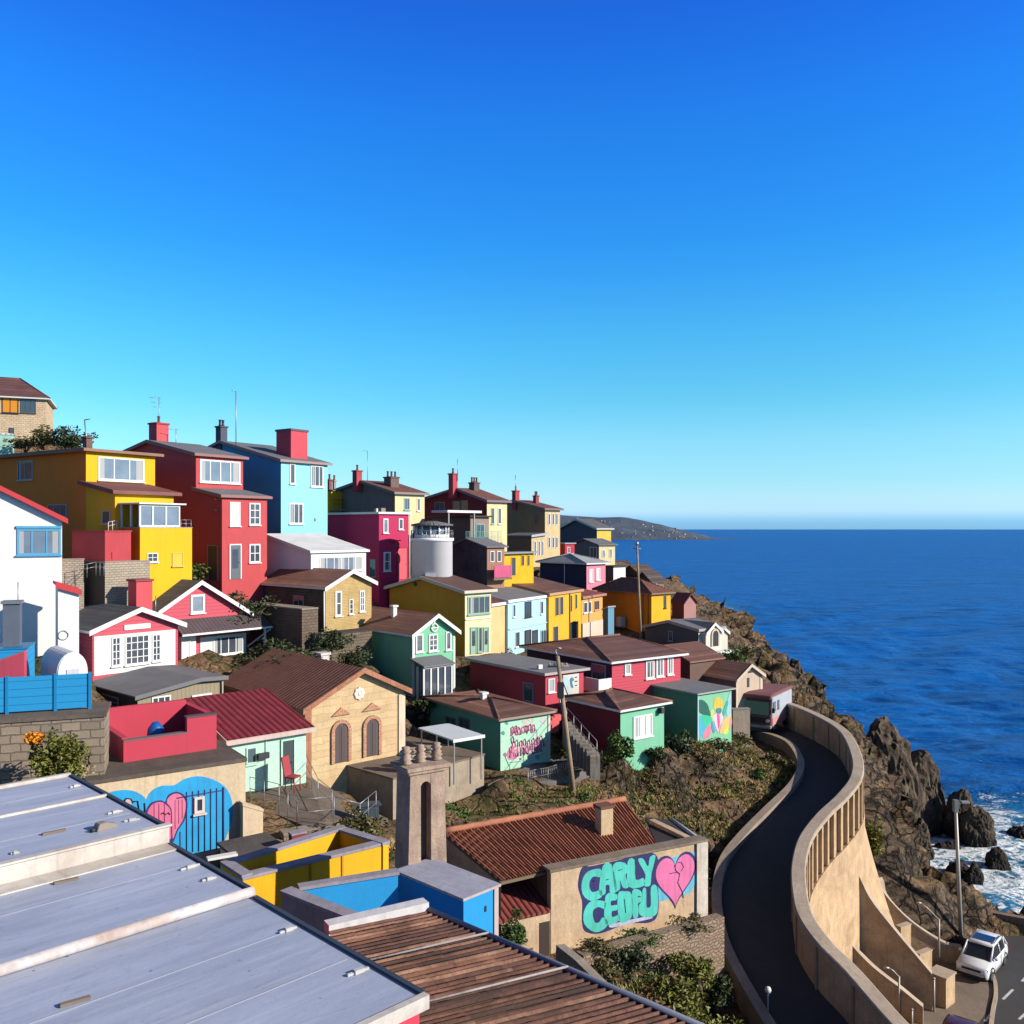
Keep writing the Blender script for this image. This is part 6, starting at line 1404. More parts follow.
for a in ((22, 50, 8), (25, 46, 8), (30, 50, 8), (34, 52, 8), (30, 57, 8), (36, 56, 8), (24, 53, 8), (20, 44, 8), (30, 40, 8), (40, 45, 8), (40, 35, 8), (20, 36, 8), (28, 30, 8), (18, 38, 8), (42, 55, 7.5)): CTRL.append(a)
for a in ((26.0, 57.5, 11.5), (24.5, 59, 15.0), (28.5, 60, 10.5), (31, 61.5, 8.8), (33.5, 61.2, 7.6), (31, 66, 6), (28, 66, 12)): CTRL.append(a)
for i in range(0, 150, 5):
    q = cap[i]; e = perp(cap, i)
    if q.y > 57: CTRL.append((q.x+e.x*.8, q.y+e.y*.8, q.z-PH-.4))
    CTRL.append((rowL[i].x-.9, rowL[i].y-.0, rowL[i].z-.5)) if 0 < i < 130 and rowL[i].y > 46 else CTRL.append((rowL[i].x-1.2, rowL[i].y, rowL[i].z-1.6))
xs = np.concatenate([np.arange(-140, -50, 6), np.arange(-50, -12, 1.6), np.arange(-12, 46, .42), np.arange(46, 132, 2.5)])
ys = np.concatenate([np.arange(4, 24, 2), np.arange(24, 72, .42), np.arange(72, 120, .6), np.arange(120, 140, 1.2), np.arange(141, 500, 4.5)])
X, Yg = np.meshgrid(xs, ys); gx = X.ravel(); gy_ = Yg.ravel(); C0 = np.array(CTRL)
Z = np.zeros(len(gx))
for s in range(0, len(gx), 8000):
    dx = gx[s:s+8000, None]-C0[None, :, 0]; dy = gy_[s:s+8000, None]-C0[None, :, 1]; d2 = dx*dx+dy*dy+.15
    w = d2**-1.9; Z[s:s+8000] = (w*C0[None, :, 2]).sum(1)/w.sum(1)
coast = np.interp(gy_, [0, 35, 55, 60, 64, 72, 85, 100, 140, 165, 200, 250, 300, 350, 400, 430, 500], [60, 56, 46, 41, 37, 35.5, 37, 38, 38, 39.5, 44, 52, 64, 76, 91, 80, 20])
coast += np.array([noise.noise(Vector((0, b*.12, 0)))*2.5 for b in gy_])
# roads
RP = np.array([(p.x, p.y, p.z, r) for p, r in ROADPTS])
slope_field = Z.copy().reshape(X.shape)
gyy, gxx = np.gradient(slope_field, ys, xs); slope = np.hypot(gxx, gyy).ravel()
# rock relief
def fbm(x, y, sc_, octs=5):
    out = np.zeros(len(x)); 
    for i in range(len(x)):
        out[i] = noise.fractal(Vector((x[i]*sc_, y[i]*sc_, 3.3)), 1.0, 2.1, octs)
    return out
nA = fbm(gx, gy_, .16); nB = np.array([noise.ridged_multi_fractal(Vector((a*.22, b*.22, 1.7)), .9, 2.1, 4, 1.0, 2.0) for a, b in zip(gx, gy_)])
amp = np.clip((slope-.35)/.9, 0, 1)
near_house = np.ones(len(gx))
for (ox, oy, t, u0, u1, v0, v1, z) in FOOT:
    c, s = math.cos(t), math.sin(t); lx = (gx-ox)*c+(gy_-oy)*s; ly = -(gx-ox)*s+(gy_-oy)*c
    du = np.maximum(np.maximum(u0-lx, lx-u1), 0); dv = np.maximum(np.maximum(v0-ly, ly-v1), 0); dd = np.hypot(du, dv)
    near_house = np.minimum(near_house, np.clip(dd/2.5, 0, 1))
sea_side = np.clip((gx-23.2)/3, 0, 1)*np.clip((gy_-57)/3, 0, 1)
nC = np.array([abs(noise.noise(Vector((a*.45, b*.45, 4.2))))+.5*abs(noise.noise(Vector((a*1.0, b*1.0, 8.2)))) for a, b in zip(gx, gy_)])
Z += near_house*(nA*(.12+.55*amp))+sea_side*(.25+amp)*((nB-1.2)*1.5-nC*1.6+.3)+near_house*amp*(1-sea_side)*((nB-1.2)*.35-nC*.45)
for (ox, oy, t, u0, u1, v0, v1, z) in FOOT:
    c, s = math.cos(t), math.sin(t); lx = (gx-ox)*c+(gy_-oy)*s; ly = -(gx-ox)*s+(gy_-oy)*c
    du = np.maximum(np.maximum(u0-lx, lx-u1), 0); dv = np.maximum(np.maximum(v0-ly, ly-v1), 0); dd = np.hypot(du, dv)
    k = np.clip(1-dd/1.0, 0, 1); Z = np.where(Z > z, Z*(1-k)+z*k, Z)
for s in range(0, len(gx), 8000):
    dx = gx[s:s+8000, None]-RP[None, :, 0]; dy = gy_[s:s+8000, None]-RP[None, :, 1]; d = np.hypot(dx, dy); j = d.argmin(1); ii = np.arange(len(j)); dm = d[ii, j]
    lim = RP[j, 2]-.35; e = dm-RP[j, 3]-.5; k = np.clip(1-e/1.2, 0, 1); zz_ = Z[s:s+8000]; Z[s:s+8000] = np.where(zz_ > lim, zz_*(1-k)+lim*k, zz_)
Z = np.where(gx > coast-3, np.minimum(Z, -.4-(gx-coast)*1.3), Z)
# below the retaining wall the ground is the level terrace
CP = np.array([(p.x, p.y) for p in cap])
flat = (gx > 11) & (gx < 48) & (gy_ > 24) & (gy_ < 57.5-.0)
inside = np.zeros(len(gx), bool)
for s in range(0, len(gx), 8000):
    d = np.hypot(gx[s:s+8000, None]-CP[None, :, 0], gy_[s:s+8000, None]-CP[None, :, 1]); j = d.argmin(1)
    for t_, jj in enumerate(j):
        e = perp(cap, int(jj)); inside[s+t_] = ((gx[s+t_]-CP[jj, 0])*e.x+(gy_[s+t_]-CP[jj, 1])*e.y) > .0
fl = flat & inside & (gx-.0 < 1e9)
lim = GZ-.06+np.clip((gy_-54.2)/3.0, 0, 1)*np.clip((29.0-gx)/3, 0, 1)*6
Z = np.where(fl, np.minimum(Z, lim), Z)
fl2 = (~inside) & (gx > 9) & (gy_ < 52) & (gy_ > 28)
Zg = Z.reshape(X.shape)
def ground(x, y):
    i = np.searchsorted(xs, x)-1; j = np.searchsorted(ys, y)-1; i = min(max(i, 0), len(xs)-2); j = min(max(j, 0), len(ys)-2)
    a = (x-xs[i])/(xs[i+1]-xs[i]); b = (y-ys[j])/(ys[j+1]-ys[j])
    return (Zg[j, i]*(1-a)+Zg[j, i+1]*a)*(1-b)+(Zg[j+1, i]*(1-a)+Zg[j+1, i+1]*a)*b
nx_ = len(xs); verts = np.stack([gx, gy_, Z], 1)
# crags: push the cliff side of the ground in and out along its own normal
gyy, gxx = np.gradient(Zg, ys, xs); nv = np.stack([-gxx.ravel(), -gyy.ravel(), np.ones(len(gx))], 1); nv /= np.linalg.norm(nv, axis=1)[:, None]
far_road = np.ones(len(gx))
for s in range(0, len(gx), 8000): far_road[s:s+8000] = np.clip((np.hypot(gx[s:s+8000, None]-CP[None, :, 0], gy_[s:s+8000, None]-CP[None, :, 1]).min(1)-1.0)/2, 0, 1)
ca = np.clip((gx-22)/3, 0, 1)*np.clip((gy_-57.5)/3, 0, 1)*near_house*far_road*np.clip((250-gy_)/60, .3, 1)
for i in np.where(ca > 0)[0]:
    p = Vector(verts[i])*.35; d = .9*(.25-abs(noise.noise(p)))*2+.8*(.25-abs(noise.noise(p*2.3)))*1.4+.45*(.25-abs(noise.noise(p*4.9)))+noise.cell(p*1.9)*.35
    b_ = (noise.cell(Vector((p.x*1.2, p.y*1.2, p.z*2.6)))-.5)*.9
    verts[i] += nv[i]*(d*1.5+b_)*ca[i]
me = bpy.data.meshes.new('terrain'); idx = np.arange(len(gx)).reshape(X.shape)
faces = np.stack([idx[:-1, :-1].ravel(), idx[:-1, 1:].ravel(), idx[1:, 1:].ravel(), idx[1:, :-1].ravel()], 1)
me.from_pydata(verts.tolist(), [], faces.tolist()); me.update(); me.polygons.foreach_set('use_smooth', [True]*len(faces))
t = NT('hillside'); ob = t.coord('Object'); geo = t.n('NewGeometry'); sx = t.n('SeparateXYZ'); t.l(geo.outputs['Normal'], sx.inputs[0])
n1 = t.noise(ob, .35, 7, .7); n2 = t.noise(ob, 2.2, 7, .72); n3 = t.noise(t.coord('Object', (1, 1, 2.5)), .9, 8, .75, .5)
soil = t.ramp(n2, [(.3, (.11, .062, .032)), (.5, (.26, .16, .085)), (.7, (.42, .28, .15))])
grass = t.ramp(n2, [(.3, (.035, .045, .014)), (.55, (.09, .095, .03)), (.75, (.17, .15, .06))])
n4 = t.n('TexVoronoi', feature='DISTANCE_TO_EDGE'); n4.inputs['Scale'].default_value = .9; vd = t.n('VectorMath', operation='MULTIPLY_ADD'); nz_ = t.n('TexNoise'); nz_.inputs['Scale'].default_value = 1.1; nz_.inputs['Detail'].default_value = 5; t.l(ob, nz_.inputs['Vector']); t.l(nz_.outputs['Color'], vd.inputs[0]); vd.inputs[1].default_value = (1.6, 1.6, 1.6); t.l(ob, vd.inputs[2]); t.l(vd.outputs[0], n4.inputs['Vector'])
crk = t.ramp(n4.outputs['Distance'], [(.0, (0, 0, 0)), (.12, (1, 1, 1))])
rock = t.mix(crk, (.012, .009, .008), t.ramp(n3, [(.32, (.025, .018, .014)), (.46, (.085, .060, .040)), (.58, (.22, .155, .10)), (.72, (.40, .30, .20))]))
gcol = t.mix(t.ramp(n1, [(.50, (0, 0, 0)), (.62, (1, 1, 1))]), soil, grass)
ssum = t.math('ADD', sx.outputs[2], t.math('MULTIPLY', n2, .22)); sl = t.ramp(ssum, [(.78, (1, 1, 1)), (.95, (0, 0, 0))])
colr = t.mix(sl, gcol, rock)
pz = t.n('SeparateXYZ'); t.l(ob, pz.inputs[0]); wet = t.ramp(t.math('DIVIDE', pz.outputs[2], 10), [(.02, (1, 1, 1)), (.28, (0, 0, 0))])
colr = t.mix(wet, colr, (.03, .024, .02))
hb2 = t.math('ADD', t.math('ADD', t.math('MULTIPLY', n3, 1.0), t.math('MULTIPLY', n2, .5)), t.math('MULTIPLY', crk, .5))
TERR = t.out(colr, .92, t.bump(hb2, 1.0, .45), 0, .2)
me.materials.append(TERR); to = bpy.data.objects.new('terrain', me); sc.collection.objects.link(to); tag(to, kind='structure')
# patio and path sheets draped a little above the ground
def drape(name, pts, mat, th=.9):
    """flat slab laid on the ground through four points"""
    return tag(MB().prism([q+Vector((0, 0, .05)) for q in pts], (0, 0, -th)).build(name, mat), kind='structure')
drape('patio', [P(240, 800, 37.2), P(335, 840, 34.6), P(388, 820, 40.2), P(304, 776, 40.8)], rough_wall((.17, .13, .10), (.11, .085, .07)))
drape('path', [P(488, 785, 44.8), P(555, 782, 46.6), P(625, 755, 50.4), P(560, 752, 52)], rough_wall((.19, .17, .16), (.13, .12, .11)), .5)
# ------------------------------------------------------------ sea
ROCKS = []
def rock(label, cx, cy, zb, rx, ry, hz, seed, name='rock', mat=None, sub=5, rough_=.35, lean=(0, 0), group=None):
    bm = bmesh.new(); bmesh.ops.create_icosphere(bm, subdivisions=sub, radius=1)
    rd = random.Random(seed); off = Vector((rd.uniform(0, 50), rd.uniform(0, 50), rd.uniform(0, 50))); rm_ = min(rx, ry)
    for v in bm.verts:
        n = v.co.normalized(); e = lambda a, k: math.copysign(abs(a)**k, a)
        b = Vector((e(n.x, .8)*rx, e(n.y, .8)*ry, e(n.z, .78)*hz)); p = b/rm_*1.1+off
        # blocky fractured relief, the same size in metres in every direction
        d = .34*noise.noise(p*.9)+.24*(.3-abs(noise.noise(p*1.9)))+.20*(.3-abs(noise.noise(p*3.7+Vector((3, 1, 2)))))+.10*(.3-abs(noise.noise(p*7.5)))+.05*noise.noise(p*15)
        cr = noise.cell(p*1.3)*.10
        b += n*(d+cr)*rm_*rough_*2.6
        zf = max(0, b.z/hz*.5+.5); k = 1-.28*zf
        v.co = Vector((b.x*k+lean[0]*zf, b.y*k+lean[1]*zf, b.z))
    me = bpy.data.meshes.new(name); bm.to_mesh(me); bm.free(); me.materials.append(mat or ROCK); fix_uv(me)
    me.polygons.foreach_set('use_smooth', [False]*len(me.polygons))
    o = bpy.data.objects.new(name, me); sc.collection.objects.link(o); o.location = (cx, cy, zb); tag(o, label, 'rock', group)
    ROCKS.append((cx, cy, max(rx, ry))); return o
t = NT('sea_rock'); ob = t.coord('Object', (1.2, 1.2, .7)); n3 = t.noise(ob, .55, 8, .75, .5); n2 = t.noise(ob, 2.6, 7, .7)
rk = t.ramp(n3, [(.34, (.018, .013, .010)), (.47, (.07, .05, .034)), (.6, (.19, .135, .085)), (.73, (.34, .26, .17))])
rk = t.mix(t.ramp(n2, [(.45, (0, 0, 0)), (.7, (.6, .6, .6))]), rk, (.05, .036, .026))
pz = t.n('NewGeometry'); sz = t.n('SeparateXYZ'); t.l(pz.outputs['Position'], sz.inputs[0])
rk = t.mix(t.ramp(t.math('DIVIDE', t.math('ADD', sz.outputs[2], t.math('MULTIPLY', n2, 1.5)), 10), [(.12, (1, 1, 1)), (.3, (0, 0, 0))]), rk, (.02, .017, .015))
ROCK = t.out(rk, .9, t.bump(t.math('ADD', n3, t.math('MULTIPLY', n2, .6)), .9, .3), 0, .25)
def RK(label, x0, x1, yt, yb, Y, seed, zbase=-1.0, dy=1.0, **k):
    """rock filling pixel columns x0..x1, top row yt, at depth Y"""
    a = P(x0, yt, Y); b = P(x1, yt, Y); top = a.z; rx = (b.x-a.x)/2*1.05
    zc = zbase+(top-zbase)*.2; hz = (top-zc)*.98
    rock(label, (a.x+b.x)/2, Y, zc, rx, rx*dy, hz, seed, **k)
RK('big dark sea stack rising beside the cliff below the parapet', 862, 930, 720, 840, 100, 11, dy=.8, lean=(-1.5, 0))
RK('sloping outer shoulder of rock right of the big sea stack', 905, 957, 752, 828, 101, 12, dy=.9, lean=(-1.5, 0))
RK('cliff buttress rock directly behind the curving parapet', 826, 880, 716, 800, 88, 13, zbase=3, dy=1.0, lean=(-1, 0))
RK('dark pointed rock standing in the surf by the lamp head', 950, 984, 790, 838, 98, 14, dy=.8, lean=(-.8, 0))
RK('broad dark rock joined to the pointed rock in the surf', 962, 1001, 806, 842, 96, 15, dy=.7, lean=(-.6, 0))
RK('low black rock at the right edge in the foam', 1006, 1036, 826, 842, 98, 16, dy=.8)
RK('pale grey boulder on the shore left of the lamp post', 902, 934, 822, 858, 92, 17, zbase=-1, dy=.9)
RK('low flat rock in the foam right of the pale boulder', 930, 966, 842, 850, 95, 18, dy=.5)
RK('flat brown rock awash between shore and foam', 942, 976, 862, 875, 88, 19, dy=.6)
RK('dark knobbly rock in the middle of the foam', 984, 1010, 848, 872, 90, 20, dy=.7)
RK('small dark rock in front of the knobbly rock', 964, 984, 864, 878, 86.5, 21, dy=.7)
RK('brown ridge rock sloping down to the surf behind the sea wall', 898, 940, 868, 905, 76, 22, zbase=1, dy=.8, lean=(.5, 0))
RK('reddish brown crag above the surf left of the sea wall end', 925, 975, 893, 925, 69, 23, zbase=0, dy=.6)
RK('long rocky spine below the moss covered ledge', 866, 905, 812, 880, 78, 24, zbase=4, dy=.9, lean=(.6, 0))
RK('sunlit rock wedge beside the parapet crest', 858, 886, 768, 850, 72, 25, zbase=8, dy=1.0)
RK('rock ledge on the cliff top beyond the van', 772, 812, 684, 705, 84, 26, zbase=17, dy=.8)
RK('rock knob at the cliff top right of the beige hut', 795, 828, 696, 720, 80, 27, zbase=12, dy=.8)
RK('small grey rock on the clifftop scrub', 760, 785, 672, 690, 80, 28, zbase=15, dy=.8)
RK('low rock at the tip of the far headland', 684, 706, 601, 608, 390, 29, zbase=-1, dy=.8)
RK('broken rocks at the foot of the headland', 668, 692, 597, 608, 330, 30, zbase=-1, dy=.8)
RK('ragged rock edge of the headland below the cottages', 655, 682, 589, 606, 240, 31, zbase=4, dy=.8)
RK('jagged rock step where the headland meets the sea', 676, 700, 594, 606, 300, 33, zbase=-1, dy=.8)
RK('dark rock toe of the near cliff seen past the white fronted house', 742, 770, 636, 664, 120, 34, zbase=4, dy=1)
RK('craggy outcrop on the cliff edge above the van', 775, 815, 660, 690, 100, 35, zbase=6, dy=1)
RK('split crag halfway down the cliff behind the beige hut', 800, 838, 688, 718, 95, 36, zbase=3, dy=1)
RK('flat topped rock bluff at the end of the cottages', 642, 678, 576, 600, 190, 32, zbase=6, dy=.8)
sxs = np.concatenate([[-60000, -20000, -6000, -2000, -600, -200, -60, -10], np.arange(10, 130, 1.3), np.arange(130, 400, 12), [450, 600, 1000, 2000, 5000, 15000, 60000]])
sys_ = np.concatenate([[-200, 0, 20], np.arange(35, 180, 1.3), np.arange(180, 480, 5), [520, 600, 750, 1000, 1500, 2500, 5000, 10000, 20000, 40000, 70000]])
SX, SY = np.meshgrid(sxs, sys_); sx_, sy_ = SX.ravel(), SY.ravel()
shore = np.array([(a, b) for a, b, c in zip(gx[::3], gy_[::3], Z[::3]) if -1.2 < c < 1.0 and a > 26] + [(a, b) for a, b, r in ROCKS if a > 30])
rr_ = np.array([0.0]*(len(shore)-len([1 for a, b, r in ROCKS if a > 30]))+[r for a, b, r in ROCKS if a > 30])
foam = np.zeros(len(sx_)); near = (sx_ > 10) & (sx_ < 400) & (sy_ > 30) & (sy_ < 500)
ii = np.where(near)[0]
for s in range(0, len(ii), 3000):
    k = ii[s:s+3000]; d = (np.hypot(sx_[k, None]-shore[None, :, 0], sy_[k, None]-shore[None, :, 1])-rr_[None, :]).min(1)
    wd = np.where(sy_[k] < 115, 26.0, 10.0+(sy_[k]-115)*.05); foam[k] = np.clip(1-d/wd, 0, 1)
sz_ = np.zeros(len(sx_))
for i in ii:
    x, y = sx_[i], sy_[i]; f = 1.0
    sz_[i] = .55*math.sin(.16*x*.8-.11*y+1.5*noise.noise(Vector((x*.03, y*.03, 0))))+.35*noise.noise(Vector((x*.09, y*.14, 5)))*2+.25*noise.noise(Vector((x*.3, y*.35, 9)))
edge_ = np.clip(np.minimum(np.minimum((sx_-10)/20, (400-sx_)/100), (500-sy_)/150), 0, 1); sz_ *= edge_
me = bpy.data.meshes.new('sea'); idx = np.arange(len(sx_)).reshape(SX.shape)
me.from_pydata(np.stack([sx_, sy_, sz_-.1], 1).tolist(), [], np.stack([idx[:-1, :-1].ravel(), idx[:-1, 1:].ravel(), idx[1:, 1:].ravel(), idx[1:, :-1].ravel()], 1).tolist())
me.polygons.foreach_set('use_smooth', [True]*len(me.polygons)); at = me.attributes.new('foam', 'FLOAT', 'POINT'); at.data.foreach_set('value', foam)
t = NT('sea_water'); ob = t.coord('Object'); A = t.n('Attribute', attribute_name='foam')
w1 = t.noise(t.coord('Object', (.10, .22, 1), (0, 0, .35)), 1.0, 6, .62, .6); w2 = t.noise(t.coord('Object', (.55, .9, 1), (0, 0, .3)), 1.0, 5, .65, .4); w3 = t.noise(t.coord('Object', (.014, .075, 1), (0, 0, .25)), 1.0, 6, .68, .8); w4 = t.noise(t.coord('Object', (.0012, .006, 1)), 1.0, 4, .6)
deep = t.mix(t.ramp(w3, [(.42, (0, 0, 0)), (.6, (1, 1, 1))]), (.001, .035, .19), (.003, .12, .46))
deep = t.mix(t.ramp(w4, [(.4, (0, 0, 0)), (.6, (.7, .7, .7))]), deep, (.001, .08, .36))
deep = t.mix(t.ramp(w1, [(.42, (0, 0, 0)), (.7, (1, 1, 1))]), deep, (.004, .15, .52))
shal = t.mix(t.math('MULTIPLY', A.outputs['Fac'], .8), deep, (.02, .15, .20))
fn = t.noise(t.coord('Object', (.25, .4, 1), (0, 0, .4)), 1.2, 9, .75, 1.6); fn2 = t.noise(ob, 1.6, 7, .75, 1.0)
fv = t.math('ADD', t.math('MULTIPLY', A.outputs['Fac'], .40), t.math('SUBTRACT', t.math('MULTIPLY', t.math('ADD', fn, t.math('MULTIPLY', fn2, .5)), 1.7), 1.28))
fm = t.ramp(fv, [(.26, (0, 0, 0)), (.42, (1, 1, 1))])
wc = t.ramp(t.noise(t.coord('Object', (.05, .2, 1), (0, 0, .3)), 1.0, 8, .8, 1.0), [(.74, (0, 0, 0)), (.80, (.5, .5, .5))])
colr = t.mix(fm, t.mix(wc, shal, (.5, .6, .7)), (.78, .82, .84))
nb = t.bump(w2, .6, .5, t.bump(w1, .8, 1.6))
SEA = t.out(colr, t.ramp(fm, [(0, (.38,)*3), (1, (.9,)*3)]), nb, 0, .10)
me.materials.append(SEA); so_ = bpy.data.objects.new('sea', me); sc.collection.objects.link(so_); tag(so_, kind='structure')
# far headland across the bay
Yh = 3200.0
hx = np.linspace(400, 770, 90); prof = [(400, 505), (520, 508), (560, 515), (600, 517.5), (620, 517), (640, 520), (660, 524.5), (680, 529.5), (695, 533), (704, 535), (714, 538.0), (770, 539)]
vs = []; nR = 14
for x in hx:
    yt = np.interp(x, [p[0] for p in prof], [p[1] for p in prof]); top = max(0.0, H-(yt-HY)*Yh/F)
    base = P(x, HY, Yh); 
    for j in range(nR+1):
        s = j/nR; yy_ = Yh-420*(1-s) + 0; k = math.sin(s*math.pi/2)**.8
        z = top*k+ (noise.fractal(Vector((base.x*.008, s*3, 2)), 1, 2, 4)*9*math.sin(s*math.pi) if top > 5 else 0)-3*(1-s)
        vs.append((base.x*(yy_/Yh), yy_, z if top > .5 else -3))
    vs.append((base.x*1.2, Yh+700, -3))
m_ = nR+2; fs = [[i*m_+j, (i+1)*m_+j, (i+1)*m_+j+1, i*m_+j+1] for i in range(len(hx)-1) for j in range(m_-1)]
t = NT('far_hills'); ob = t.coord('Object', (.01,)*3); n_ = t.noise(ob, 1.6, 8, .75)
HILL = t.out(t.ramp(n_, [(.35, (.04, .062, .10)), (.55, (.07, .095, .13)), (.7, (.17, .16, .16))]), .95)  # bluish tones: distance haze put into the hill colour
hill = tag(MB().add(vs, fs, None, True).build('hills', HILL, recalc=False), kind='structure')
hm = MB(); hm.box(-4, 4, -4, 4, -4, 5, None); fh = None
rnd = random.Random(4); wall_m = paint((.50, .48, .46), .1); roof_m = plain((.28, .14, .10), .8)
mbh = MB(); mbh.box(-5, 5, -4, 4, -5, 5, wall_m); mbh.prism([(-5.4, -4.4, 5.02), (-5.4, 4.4, 5.02), (-5.4, 0, 8)], (10.8, 0, 0), roof_m)
fh0 = mbh.build('far_house', None); tag(fh0, 'tiny pale house among others on the far headland across the bay', 'house', 'tiny houses on the far headland')
cnt = 0
for k in range(75):
    x = rnd.uniform(565, 700); i = int((x-400)/370*89); j = int(rnd.triangular(0, nR*.8, 2)); 
    v = vs[i*m_+j]
    if v[2] < 2: v = vs[i*m_+2]
    if v[2] < 1: continue
    o = fh0 if cnt == 0 else fh0.copy()
    if cnt: sc.collection.objects.link(o)
    o.location = (v[0]+rnd.uniform(-10, 10), v[1]-3, v[2]); s_ = rnd.uniform(.22, .5); o.scale = (s_*rnd.uniform(.7, 1.5), s_, s_*rnd.uniform(.6, 1.1)); o.rotation_euler = (0, 0, rnd.uniform(0, 3)); cnt += 1

# ------------------------------------------------------------ vehicles
def loft(secs, mat, name, parent, smooth=True):
    n = len(secs[0]); vs = [p for s in secs for p in s]
    fs = [[i*n+k, i*n+(k+1) % n, (i+1)*n+(k+1) % n, (i+1)*n+k] for i in range(len(secs)-1) for k in range(n)]+[list(range(n))[::-1], list(range((len(secs)-1)*n, len(secs)*n))]
    o = MB().add(vs, fs, mat, smooth).build(name, mat, parent); return o
def wheel(parent, x, y, z, r, w, axis='y'):
    mb = MB(); n = 24; vs = []; prof = [(r*.62, -w/2), (r*.9, -w/2), (r, -w*.3), (r, w*.3), (r*.9, w/2), (r*.62, w/2)]
    for (a, b) in prof:
        for k in range(n):
            t = 2*math.pi*k/n; vs.append((a*math.cos(t), b, a*math.sin(t)) if axis == 'y' else (b, a*math.cos(t), a*math.sin(t)))
    fs = [[i*n+k, i*n+(k+1) % n, (i+1)*n+(k+1) % n, (i+1)*n+k] for i in range(5) for k in range(n)]+[list(range(n)), list(range(5*n, 6*n))]
    wo = MB().add(vs, fs, None, False).build('wheel', plain((.02, .02, .02), .8, name='rubber'), parent, (x, y, z))
    rm_ = MB()
    for sgn in (-1, 1):
        vs = []
        for (a, b) in ((r*.6, w*.5), (r*.56, w*.42), (r*.12, w*.50)):
            for k in range(n):
                t = 2*math.pi*k/n; aa = a*(1 if k % 4 < 2 or a < r*.3 else .97); vs.append((aa*math.cos(t), sgn*(b+.004), aa*math.sin(t)) if axis == 'y' else (sgn*(b+.004), aa*math.cos(t), aa*math.sin(t)))
        fs = [[i*n+k, i*n+(k+1) % n, (i+1)*n+(k+1) % n, (i+1)*n+k] for i in range(2) for k in range(n)]+[list(range(2*n, 3*n))]
        rm_.add(vs, fs)
        for k in range(5):
            t = 2*math.pi*k/5; c_, s_ = math.cos(t)*r*.38, math.sin(t)*r*.38
            q = r*.06; y0, y1 = sgn*(w*.5-.01), sgn*(w*.5+.02)
            if axis == 'y': rm_.box(c_-q, c_+q, min(y0, y1), max(y0, y1), s_-q, s_+q)
            else: rm_.box(min(y0, y1), max(y0, y1), c_-q, c_+q, s_-q, s_+q)
    rm_.build('rim', plain((.45, .46, .48), .3, .8, name='alloy'), wo)
    return wo
carpaint = plain((.78, .79, .80), .22, 0, .6, 'white_car_paint', .05); blackp = plain((.025, .025, .028), .5, name='black_plastic'); cargl = glass((.012, .015, .02)); lampm = plain((.75, .78, .8), .12, .2, .8, 'lamp_glass', .05); redl = plain((.35, .01, .01), .2, name='tail_lamp')
